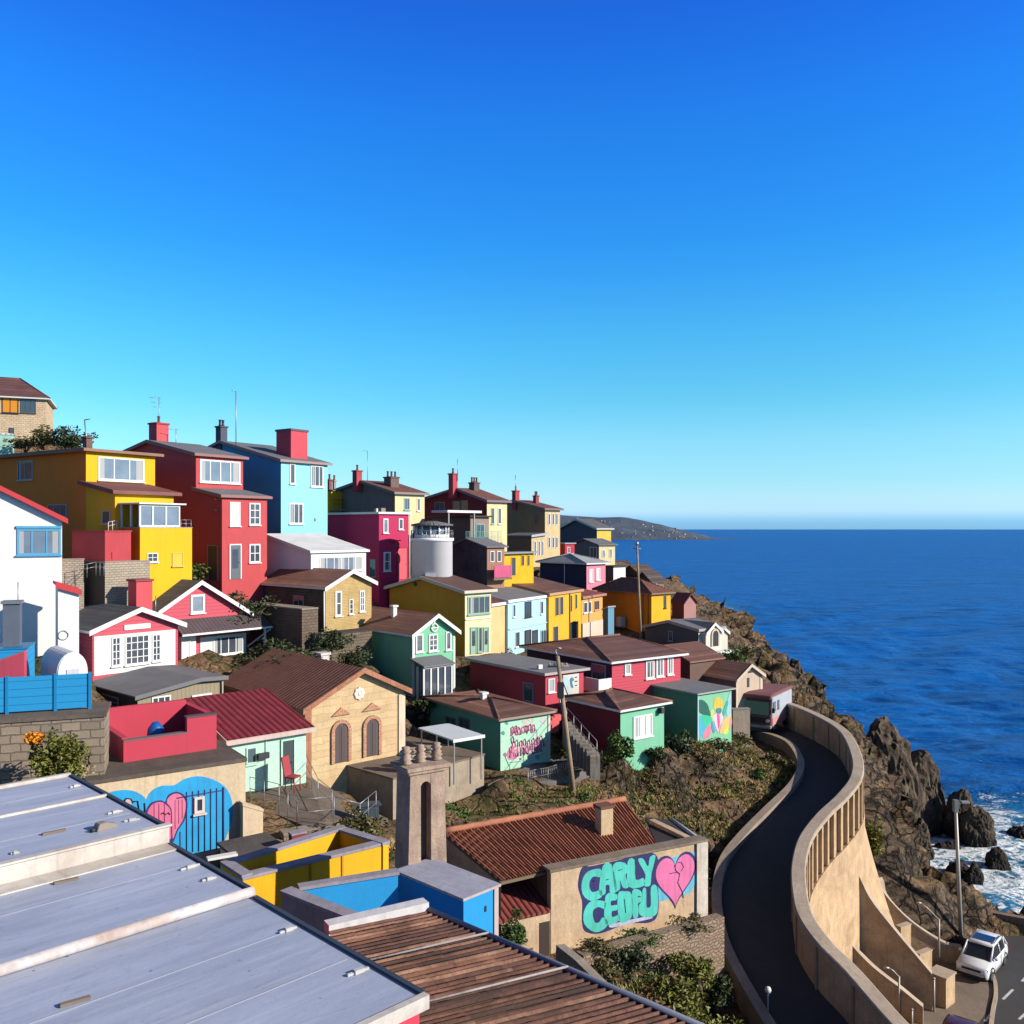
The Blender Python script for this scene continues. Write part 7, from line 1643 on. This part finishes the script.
def suv(loc, ang, label):
    """forward is -Y in the local frame, length L along y"""
    c = empty('parked_car', loc, ang); tag(c, label, 'car'); Wd, L = 1.78, 4.25
    def sec(y, hw, z0, z1, cr=.12):
        return [Vector((-hw+cr*.3, y, z0)), Vector((hw-cr*.3, y, z0)), Vector((hw, y, z0+.15)), Vector((hw+.02, y, (z0+z1)/2)), Vector((hw-.03, y, z1-.08)), Vector((hw-cr, y, z1)), Vector((-hw+cr, y, z1)), Vector((-hw+.03, y, z1-.08)), Vector((-hw-.02, y, (z0+z1)/2)), Vector((-hw, y, z0+.15))]
    h = Wd/2
    S = [sec(-2.12, h-.22, .38, .62), sec(-2.06, h-.10, .27, .78), sec(-1.9, h-.04, .22, .88), sec(-1.2, h, .2, 1.0), sec(-.9, h, .2, 1.03), sec(1.8, h, .22, 1.05), sec(2.02, h-.04, .26, 1.03), sec(2.12, h-.14, .36, .95)]
    body = loft(S, carpaint, 'body', c)
    def cs(y, hw, z0, z1, hw2): return [Vector((-hw, y, z0)), Vector((hw, y, z0)), Vector((hw2, y, z1-.05)), Vector((hw2-.08, y, z1)), Vector((-hw2+.08, y, z1)), Vector((-hw2, y, z1-.05))]
    G_ = [cs(-1.15, h-.12, .98, 1.03, h-.2), cs(-.35, h-.05, .98, 1.56, h-.2), cs(1.55, h-.05, .98, 1.56, h-.22), cs(1.98, h-.08, .98, 1.10, h-.18)]
    loft(G_, cargl, 'cabin_glass', c, False)
    roof = [cs(-.42, h-.19, 1.54, 1.58, h-.21), cs(-.2, h-.18, 1.54, 1.62, h-.22), cs(1.2, h-.18, 1.54, 1.64, h-.22), cs(1.62, h-.2, 1.52, 1.58, h-.24)]
    loft(roof, carpaint, 'roof_panel', c)
    for s in (-1, 1):
        pm = MB()
        for (a, b) in (((s*(h-.12), -1.17, 1.0), (s*(h-.2), -.36, 1.57)), ((s*(h-.045), .45, 1.0), (s*(h-.19), .45, 1.56)), ((s*(h-.05), 1.38, 1.0), (s*(h-.2), 1.45, 1.56)), ((s*(h-.08), 2.0, 1.0), (s*(h-.22), 1.58, 1.56))): pm.tube([a, b], .05, 6)
        pm.build('pillar', carpaint, c)
        MB().tube([(s*(h-.24), -.1, 1.68), (s*(h-.24), .6, 1.71), (s*(h-.24), 1.35, 1.67)], .025, 6).build('roof_rail', DARK, c)
        MB().box(s*h-.02 if s > 0 else -h-.16, s*h+.16 if s > 0 else -h+.02, -.85, -.68, 1.0, 1.15).build('mirror', carpaint, c, bevel=.03)
        MB().prism([(s*(h-.42), -2.115, .66), (s*(h-.06), -1.99, .66), (s*(h-.05), -1.93, .82), (s*(h-.4), -2.06, .79)], (0, .06, 0)).build('headlight', lampm, c)
        MB().box(s*(h-.1)-.07, s*(h-.1)+.07, 2.04, 2.12, .7, 1.0).build('tail_light', redl, c)
        for y in (-1.32, 1.28): wheel(c, s*(h-.1), y, .33, .33, .22, 'x')
        am = MB()
        for y in (-1.32, 1.28): am.tube([(s*(h+.005), y+.40*math.cos(a), .33+.40*math.sin(a)) for a in np.linspace(-.1, math.pi+.1, 14)], .045, 5)
        am.build('wheel_arch', blackp, c)
        for k, (y0, y1) in enumerate(((-.75, .42), (.48, 1.3))):
            MB().tube([(s*(h+.022), y0, .95), (s*(h+.022), y0, .38), (s*(h+.022), y1, .38), (s*(h+.022), y1, .95)], .008, 4).build('door_seam', DARK, c)
            MB().box(s*(h+.03)-.012, s*(h+.03)+.012, y1-.22, y1-.06, .84, .87).build('door_handle', carpaint, c)
    MB().box(-.5, .5, -2.135, -2.06, .60, .72).build('grille', blackp, c); MB().box(-h+.12, h-.12, -2.14, -2.02, .26, .42).build('bumper', blackp, c, bevel=.03)
    MB().box(-.26, .26, -2.155, -2.141, .44, .54).build('number_plate', plain((.6, .6, .58), .5), c)
    MB().box(-.55, .5, .0, .9, 1.642, 1.66).build('sunroof', cargl, c)
    return c
near = G(988, 987); cv_ = suv(near, 0, 'white sport utility car with roof rails parked on the lower road by the lamp post')
# near front corner of the car sits at the pixel; t = direction of its long side
tt = R_(47); cv_.rotation_euler = (0, 0, tt-R_(90)); fwd = Vector((math.cos(tt), math.sin(tt), 0)); sde = Vector((-math.sin(tt), math.cos(tt), 0))
cv_.location = near+fwd*2.12+sde*.89; cv_.location.z = GZ+.03
# dark red car at the bottom edge
def small_car(loc, ang, label):
    c = empty('parked_car', loc, ang); tag(c, label, 'car'); rp_ = plain((.07, .012, .014), .25, 0, .6, 'dark_red_paint', .05); h = .85
    def sec(y, hw, z0, z1): return [Vector((-hw, y, z0)), Vector((hw, y, z0)), Vector((hw+.03, y, (z0+z1)/2)), Vector((hw-.1, y, z1)), Vector((-hw+.1, y, z1)), Vector((-hw-.03, y, (z0+z1)/2))]
    loft([sec(-2, h-.15, .35, .6), sec(-1.8, h, .22, .75), sec(-.9, h, .2, .9), sec(1.6, h, .2, .92), sec(2, h-.1, .3, .8)], rp_, 'body', c)
    loft([sec(-.95, h-.12, .85, .9), sec(-.3, h-.1, .85, 1.38), sec(1.0, h-.1, .85, 1.4), sec(1.7, h-.12, .85, .95)], cargl, 'cabin_glass', c)
    loft([sec(-.3, h-.2, 1.36, 1.40), sec(.2, h-.16, 1.36, 1.45), sec(.9, h-.16, 1.36, 1.44), sec(1.2, h-.2, 1.33, 1.38)], rp_, 'roof_panel', c)
    for s in (-1, 1):
        for y in (-1.25, 1.25): wheel(c, s*(h-.08), y, .3, .3, .2, 'x')
        MB().box(s*(h-.25)-.12, s*(h-.25)+.12, -2.0, -1.9, .55, .68).build('headlight', lampm, c, bevel=.02)
        MB().tube([(s*(h-.1), -.95, .9), (s*(h-.18), -.3, 1.38)], .04, 5).build('pillar', rp_, c)
    return c
sc_c = small_car(G(958, 1056), R_(-40), 'dark red car roof just showing at the bottom edge by the pavement')
# the camper van on the upper road
def van(loc, tt, label):
    tt = R_(tt); fwd = Vector((math.cos(tt), math.sin(tt), 0)); sde = Vector((-math.sin(tt), math.cos(tt), 0))
    c = empty('parked_van', loc, tt); tag(c, label, 'van')       # local +x runs back along the long side, +y across the front
    Wd, L, Hh = 2.05, 4.7, 2.75
    side = paint((.46, .48, .52), .5, .5); front = plain((.20, .08, .075), .5, name='faded_maroon'); pnk = paint((.62, .28, .27), .3); roofm = paint((.24, .09, .09), .5)
    MB().box(.25, L, 0, Wd, .45, Hh-.15, side).build('body', None, c, bevel=.05)
    MB().prism([(.24, .0, .45), (-.05, .0, .5), (-.08, .0, 1.25), (.12, .0, 2.3), (.24, .0, 2.5)], (0, Wd, 0)).build('cab', front, c, bevel=.04)
    MB().prism([(-.115, .12, 1.32), (-.115, Wd-.12, 1.32), (.075, Wd-.18, 2.22), (.075, .18, 2.22)], (.03, 0, 0)).build('windscreen', GLASS, c)
    MB().prism([(-.35, -.06, Hh-.28), (-.2, -.06, Hh-.02), (.4, -.06, Hh+.1), (L-.2, -.06, Hh+.1), (L+.08, -.06, Hh-.05), (L+.08, -.06, Hh-.149), (.24, -.06, Hh-.149)], (0, Wd+.12, 0)).build('roof', roofm, c, bevel=.04)
    MB().box(.3, L+.012, -.015, -.001, .55, 1.05).build('side_panel', pnk, c); MB().box(L+.002, L+.02, .02, Wd-.02, .5, 1.0).build('rear_panel', pnk, c)
    for x0, x1 in ((.4, .95), (1.35, 1.75)):
        w_ = MB(); w_.box(x0, x1, -.03, -.003, 1.5, 2.2); o = w_.build('window', plain((.05, .08, .16), .3), c); MB().box(x0+.08, x1-.08, -.036, -.031, 1.58, 2.12).build('pane', GLASS2, o)
    MB().box(-.12, -.085, .25, Wd-.25, .75, 1.1).build('grille', blackp, c); MB().box(-.2, .1, -.03, Wd+.03, .38, .58).build('bumper', plain((.4, .36, .36), .5), c, bevel=.03)
    for y in (.22, Wd-.22): MB().tube([(-.085, y, .92), (-.13, y, .92)], .13, 12).build('headlight', lampm, c)
    MB().box(-.215, -.202, Wd/2-.26, Wd/2+.26, .42, .53).build('number_plate', plain((.5, .5, .48), .5), c)
    for x in (.85, 3.6):
        for y in (.12, Wd-.12): wheel(c, x, y, .36, .36, .24, 'y')
    for y in (-.16, Wd+.16): MB().box(.0, .1, y-.09, y+.09, 1.5, 1.85).build('mirror', blackp, c, bevel=.02)
    return c
vz = P(771, 734, 64.5); van(Vector((vz.x, vz.y, vz.z)), 55, 'old boxy camper van with pale sides parked at the top of the road')
h = House('garden_wall', 'short beige wall between the mural hut and the van', 'wall', 725, 733, 750, 710, 733, 60.5, 10, d=.4, sink=1); h.block(h.h, 'flat', wall=rough_wall((.42, .32, .26), (.3, .23, .18)), roof=CONC, oh=.03, th=.06)

# ------------------------------------------------------------ poles and lamps
def pole(name, label, cat, base, top, r0, r1, mat, group=None):
    o = empty(name, base); tag(o, label, cat, group); MB().tube([Vector((0, 0, -.6)), Vector(top)-Vector(base)], [r0, r1], 10).build('shaft', mat, o); return o, Vector(top)-Vector(base)
galv = plain((.42, .40, .37), .5, .3, name='galvanised_pole')
b0 = G(962, 951); tp = P(955.5, 803, b0.y)
o, tv = pole('street_lamp', 'tallest street lamp with a double headed bracket beside the white car', 'street lamp', b0, tp, .14, .09, galv)
MB().tube([tv-Vector((.1, 0, .35)), tv+Vector((.55, .1, .05))], .045, 6).build('arm', galv, o)
MB().box(.35, .85, -.1, .2, tv.z-.02, tv.z+.1).build('lamp_head', galv, o, bevel=.02).location = (tv.x, 0, 0); MB().box(-.14, .14, -.14, .14, tv.z-.55, tv.z+.2).build('junction_box', METAL, o, bevel=.02).location = (tv.x, 0, 0)
for (bx, by, tx, ty, ax, ay, lab, zz0) in ((939, 957, 939, 919, 921, 903, 'bent arm lamp beside the rear buttress', GZ+.6), (899, 1020, 899, 976, 889, 968, 'bent arm lamp in front of the low buttress', GZ), (934, 1012, 934, 979, 934, 978, 'plain short post at the foot of the square pier', GZ), (912, 1024, 912, 1010, 912, 1009, 'stub bollard post near the bottom edge', GZ)):
    b0 = G(bx, by, zz0); tp = P(tx, ty, b0.y); o, tv = pole('street_lamp' if ax != tx else 'bollard', lab, 'lamp' if ax != tx else 'post', b0, tp, .06, .05, galv)
    if ax != tx:
        q = P(ax, ay, b0.y)-b0; MB().tube([tv-Vector((0, 0, .05)), tv+(q-tv)*.6+Vector((0, 0, .03)), q], .04, 6).build('arm', galv, o); MB().tube([q, q-Vector((.25, 0, -.02))], .06, 8).build('lamp_head', galv, o)
    else: MB().lathe([(.07, 0), (.075, .05), (.02, .1)], tuple(tv), 10).build('cap', galv, o)
bq = P(768, 1016, 34.2); o, tv = pole('globe_lamp', 'small white globe lamp on the kerb wall at the bottom of the road', 'lamp', bq, P(768, 992, 34.2), .035, .03, galv)
MB().lathe([(.02, -.13), (.09, -.10), (.13, 0), (.09, .10), (.02, .13)], tuple(tv+Vector((0, 0, .08))), 14).build('globe', plain((.75, .75, .73), .2), o)
wd = rough_wall((.40, .30, .19), (.28, .21, .14))
bq = P(575.5, 798, 45.5); tpq = P(557.5, 656, 45.5); o, tv = pole('utility_pole', 'leaning wooden utility pole in front of the low crimson house', 'utility pole', bq, tpq, .15, .10, wd)
MB().tube([tv-Vector((.5, -.1, .55)), tv+Vector((.55, -.1, -.5))], .05, 6).build('crossarm', wd, o)
for k in (-.4, -.15, .2, .45): MB().lathe([(.04, 0), (.06, .06), (.03, .14)], tuple(tv+Vector((k, 0, -.48))), 8).build('insulator', plain((.3, .28, .26), .3), o)
MB().tube([tv, tv+Vector((-.12, 0, .25)), tv+Vector((.0, 0, .42)), tv+Vector((.2, 0, .38))], .04, 6).build('bracket', METAL, o); MB().box(-.16, .16, -.16, .16, -2.1, -1.3).build('transformer_box', DARK, o, tv+Vector((.15, -.1, 0)), bevel=.03)
bq = P(641, 636, 79); tpq = P(637, 543, 79); o, tv = pole('utility_pole', 'tall straight utility pole standing against the sea by the orange house', 'utility pole', bq, tpq, .12, .08, wd)
MB().lathe([(.14, 0), (.17, .15), (.1, .35)], tuple(tv-Vector((0, 0, .2))), 10).build('cap', METAL, o); MB().tube([tv-Vector((.35, 0, .5)), tv+Vector((.35, 0, -.5))], .05, 6).build('crossarm', wd, o)
bq = P(88, 446, 74); o, tv = pole('street_lamp', 'thin street lamp on the hill behind the yellow house', 'street lamp', bq, P(84.5, 420, 74), .06, .05, METAL); MB().tube([tv, tv+Vector((.5, 0, .1))], .045, 6).build('arm', METAL, o)

# ------------------------------------------------------------ plants
def leafmat(c, name='leaves'):
    t = NT(name); ob = t.coord('Object'); n_ = t.noise(ob, 1.8, 4, .6); f = t.noise(ob, 12, 2)
    col = t.mix(t.ramp(n_, [(.35, (0, 0, 0)), (.65, (1, 1, 1))]), mul(c, .55), mul(c, 1.5)); col = t.mix(t.math('MULTIPLY', f, .5), col, (c[0]*1.8+.02, c[1]*1.3, c[2]*.6))
    t.b.inputs['Transmission Weight'].default_value = 0
    return t.out(col, .6, None, 0, .3)
L_DK = leafmat((.030, .055, .020)); L_GR = leafmat((.055, .115, .022)); L_OL = leafmat((.085, .085, .028)); L_BR = leafmat((.13, .085, .035)); L_YG = leafmat((.12, .14, .025)); F_OR = leafmat((.62, .24, .01), 'blossom')
def bush(label, px, py, Y, rx, rz, n, mat, ls=.16, seed=1, name='bush', cat='bush', base=None, group=None, ry=None, droop=0, stemm=True, ctr=None):
    """px,py pixel of the centre; rx,rz half sizes in metres"""
    rd = random.Random(seed); c = ctr or P(px, py, Y); o = empty(name, (c.x, c.y, c.z-rz)); tag(o, label, cat, group); ry = ry or rx
    n = int(n*1.7)
    cl = [(rd.gauss(0, .42)*rx, rd.gauss(0, .42)*ry, rz*(.75+rd.gauss(0, .38)), rd.uniform(.3, .58)) for _ in range(22)]
    mb = MB()
    for k in range(n):
        a, b, c_, r = rd.choice(cl)
        d = Vector((rd.gauss(0, 1), rd.gauss(0, 1), rd.gauss(0, 1))).normalized(); rr = rd.uniform(.55, 1.1)
        p = Vector((a+d.x*r*rx*rr, b+d.y*r*ry*rr, c_+d.z*r*rz*rr-droop*rd.random()))
        if p.z < -.1: p.z = rd.uniform(0, .2)*rz
        u = Vector((rd.gauss(0, 1), rd.gauss(0, 1), rd.gauss(0, .6))).normalized(); w = u.cross(Vector((rd.gauss(0, 1), rd.gauss(0, 1), rd.gauss(0, 1)))).normalized()
        s_ = ls*rd.uniform(.6, 1.3); mb.face([p-u*s_, p+w*s_*.42, p+u*s_, p-w*s_*.42])
    mb.build('foliage', mat, o, recalc=False, uv=False)
    if stemm:
        st = MB()
        for k in range(7):
            q = cl[k]; st.tube([(rd.uniform(-.1, .1), rd.uniform(-.1, .1), -.4), (q[0]*.5, q[1]*.5, q[2]*.5), (q[0], q[1], q[2])], [.05, .035, .012], 5)
        st.build('stem', WOOD, o)
    return o
bush('dark green bush between the pink cottage gable and the red house', 180, 571, 59, 1.5, .8, 900, L_GR, .15, 1)
bush('dark scrub in the shade right of the cottage gable', 243, 606, 57, 1.6, .9, 800, L_DK, .16, 2)
bush('low scrub below the honey coloured stone house', 276, 648, 54, 1.6, .6, 500, L_DK, .15, 3)
bush('round hilltop shrub next to the stone house', 43, 436, 75, 1.2, .75, 600, L_OL, .15, 4); bush('spreading hilltop shrub behind the yellow house roof', 66, 438, 75, 1.8, .85, 800, L_DK, .16, 5); bush('low olive shrub at the foot of the hilltop stone house', 26, 442, 76, 1.2, .5, 500, L_OL, .14, 6)
bush('trailing yellow green bush spilling over the block wall', 66, 748, 29.6, .66, .85, 1700, L_YG, .09, 7, droop=.3); bush('dark hanging ivy left of the trailing bush', 46, 750, 29.8, .4, .6, 500, L_DK, .08, 8, droop=.3); bush('orange flowering plant on top of the block wall', 34, 737, 29.6, .30, .24, 420, F_OR, .06, 9, name='flowering_plant', cat='flowers')
bush('pale tangled twigs at the foot of the trailing bush', 70, 772, 29.4, .45, .3, 260, leafmat((.35, .30, .2)), .06, 10, name='dry_plant', cat='plant')
bush('added dark shrub for shade at the foot of the honey coloured stone house', 330, 640, 53.0, 1.1, .7, 700, L_DK, .12, 40); bush('added dark weeds for shade behind the tan gable roof ridge', 300, 655, 50, 1.5, .5, 700, L_DK, .11, 41); bush('added scrub for shade filling the gap left of the green gabled house', 352, 655, 51.5, 1.2, .7, 800, L_DK, .11, 42)  # dark plants added to stand in for shade over the sunlit ground
bush('green bush at the front corner of the red sided hut', 618, 744, 48.6, .62, .78, 900, L_GR, .12, 11); bush('dark bush right of the green hut with the white window', 675, 741, 53, .95, .95, 1100, L_DK, .13, 12); bush('low bush at the foot of the green hut', 655, 752, 50.6, .5, .35, 350, L_DK, .11, 13)
bush('bright green rounded bush on the bank below the van', 756, 775, 56, .62, .5, 800, L_GR, .11, 14); bush('wide low bush on the bank near the van', 772, 757, 58.6, .75, .3, 400, L_OL, .1, 15)
bush('grassy tuft bush under the painted hut', 716, 744, 56.4, 1.1, .4, 700, L_OL, .11, 16); bush('scrub patch right under the figures mural', 738, 738, 59, 1.0, .35, 500, L_OL, .1, 17)
bush('square clipped hedge on the lean-to beside the graffiti building', 515, 929, 32.0, .52, .62, 1500, L_GR, .07, 18, name='hedge', cat='hedge', ry=.4)
bush('green garden bush below the rubble wall, brightest of the garden', 692, 966, 33.5, .9, .42, 1100, L_YG, .1, 19); bush('dark garden bush against the rubble wall', 628, 958, 32.4, .8, .36, 800, L_DK, .09, 20); bush('small olive bush left in the garden', 604, 968, 31.3, .5, .35, 500, L_OL, .09, 21)
bush('large dull green garden bush near the shaded wall', 668, 992, 32, 1.1, .4, 1100, L_YG, .1, 22); bush('brown dry bush low in the garden', 640, 1003, 30.8, .8, .45, 700, L_BR, .1, 23); bush('olive bush at the bottom edge of the garden', 690, 1018, 31.6, 1.0, .4, 800, L_YG, .1, 24); bush('dark bush nearest the road wall in the garden', 716, 985, 34.8, .6, .6, 700, L_DK, .1, 38)
bush('weeds hanging over the left end of the rubble wall', 596, 945, 33.0, .6, .12, 500, L_OL, .07, 50); bush('weeds growing along the middle of the rubble wall top', 640, 936, 34.2, .7, .09, 400, L_GR, .07, 51); bush('dry weeds at the right end of the rubble wall top', 688, 922, 35.6, .7, .09, 500, L_OL, .07, 52)
bush('mossy green mound beside the retaining wall', 874, 833, 55.8, .62, 1.25, 1400, L_YG, .1, 25)
bush('thorny scrub in front of the raised terrace', 362, 822, 34.0, .8, .4, 600, L_OL, .1, 26); bush('green weeds beside the path corner', 454, 812, 41, .7, .4, 500, L_GR, .1, 27); bush('low weeds at the end of the path railing', 514, 782, 45.2, .55, .3, 350, L_GR, .09, 28)
bush('dark shrub at the foot of the green gabled house', 428, 701, 53.5, 1.0, .35, 500, L_DK, .12, 29); bush('ivy in front of the cream faced olive house', 425, 645, 60.5, .7, .9, 500, L_DK, .12, 30); bush('scrub on the clifftop behind the white fronted house', 745, 650, 78, 1.2, .6, 500, L_OL, .14, 31); bush('green bush at the corner of the white fronted house', 733, 655, 74, .9, .5, 500, L_GR, .13, 32)
bush('tangled bush in front of the pale blue house', 508, 655, 65.5, .8, .5, 500, L_BR, .1, 33); bush('small green bush by the pole foot', 585, 797, 45.2, .35, .3, 300, L_GR, .08, 34); bush('weeds left of the leaning pole foot', 562, 790, 46.5, .8, .25, 450, L_GR, .09, 35)
bush('climbing plant on the left wall of the mint hut', 228, 765, 37.2, .35, .6, 400, L_DK, .08, 36); bush('shrub between the crimson stair wall and the hut', 562, 748, 50.5, .6, .4, 400, L_OL, .1, 37)
# grass and dry tufts growing on the bank and in the garden
rd = random.Random(12); mb = MB(); mb2 = MB()
def tuft(mb, x, y, s):
    z = ground(x, y)
    s *= rd.choice((.6, .8, 1, 1, 1.7))
    for k in range(7):
        a = rd.uniform(0, 6.28); l = s*rd.uniform(.5, 1.2); dx, dy = math.cos(a), math.sin(a); w = .035
        mb.face([(x-dy*w, y+dx*w, z-.03), (x+dy*w, y-dx*w, z-.03), (x+dx*l*.6, y+dy*l*.6, z+l*.8)])
def scatter(poly, n, which, s):
    xs_ = [p.x for p in poly]; ys_ = [p.y for p in poly]; c = 0
    def ins(x, y):
        r = False; j = len(poly)-1
        for i in range(len(poly)):
            if (poly[i].y > y) != (poly[j].y > y) and x < (poly[j].x-poly[i].x)*(y-poly[i].y)/(poly[j].y-poly[i].y)+poly[i].x: r = not r
            j = i
        return r
    while c < n:
        x = rd.uniform(min(xs_), max(xs_)); y = rd.uniform(min(ys_), max(ys_)); c += 1
        if ins(x, y) and noise.noise(Vector((x*.5, y*.5, 0))) > -.15: tuft(which, x, y, s)
bank = [P(560, 790, 45), P(600, 765, 50), P(660, 750, 54), P(735, 735, 61), P(790, 750, 60.5), P(800, 775, 56), P(745, 830, 47.3), P(715, 855, 43.5), P(640, 815, 46)]
gard = [P(560, 980, 28), P(600, 960, 31.4), P(714, 920, 36.5), P(716, 960, 36), P(745, 1030, 33), P(600, 1100, 26)]
scatter(bank, 8000, mb, .24); scatter(gard, 4200, mb, .22); scatter([P(430, 815, 38), P(480, 790, 44), P(560, 785, 46), P(600, 800, 45), P(540, 830, 42)], 1500, mb, .2)
scatter(bank, 6500, mb2, .22); scatter(gard, 1500, mb2, .25); scatter([P(320, 835, 32.5), P(330, 820, 34), P(395, 812, 36), P(410, 840, 34)], 700, mb2, .2)
tag(mb.build('grass', leafmat((.10, .15, .03), 'grass_blades'), recalc=False, uv=False), 'green grass tufts on the bank and in the garden', 'grass', kind='stuff'); tag(mb2.build('dry_grass', leafmat((.36, .26, .11), 'dry_blades'), recalc=False, uv=False), 'dry straw coloured tufts on the bank', 'grass', kind='stuff')
# loose stones on the bank and shore
sm_ = MB(); rd = random.Random(9)
def stones(poly, n, lo, hi):
    for _ in range(n):
        a, b, c = rd.sample(poly, 3); u_, v_ = rd.random(), rd.random()
        if u_+v_ > 1: u_, v_ = 1-u_, 1-v_
        q = a+(b-a)*u_+(c-a)*v_; s = rd.uniform(lo, hi); z = ground(q.x, q.y)
        vs_ = [(q.x+s*rd.uniform(.5, 1)*x, q.y+s*rd.uniform(.5, 1)*y, z+s*rd.uniform(.4, .9)*zz_) for x, y, zz_ in ((1, 0, 0), (0, 1, 0), (-1, 0, 0), (0, -1, 0), (0, 0, 1), (0, 0, -.6))]
        sm_.add(vs_, [(0, 1, 4), (1, 2, 4), (2, 3, 4), (3, 0, 4), (1, 0, 5), (2, 1, 5), (3, 2, 5), (0, 3, 5)])
stones(bank, 900, .05, .22); stones(gard, 150, .05, .15); stones([Vector((30, 62, 0)), Vector((37, 66, 0)), Vector((42, 90, 0)), Vector((34, 110, 0)), Vector((34, 75, 0))], 500, .2, .8)
tag(sm_.build('rubble', ROCK, recalc=False), 'loose stones and rubble scattered on the bank and shore', 'rubble', kind='stuff')
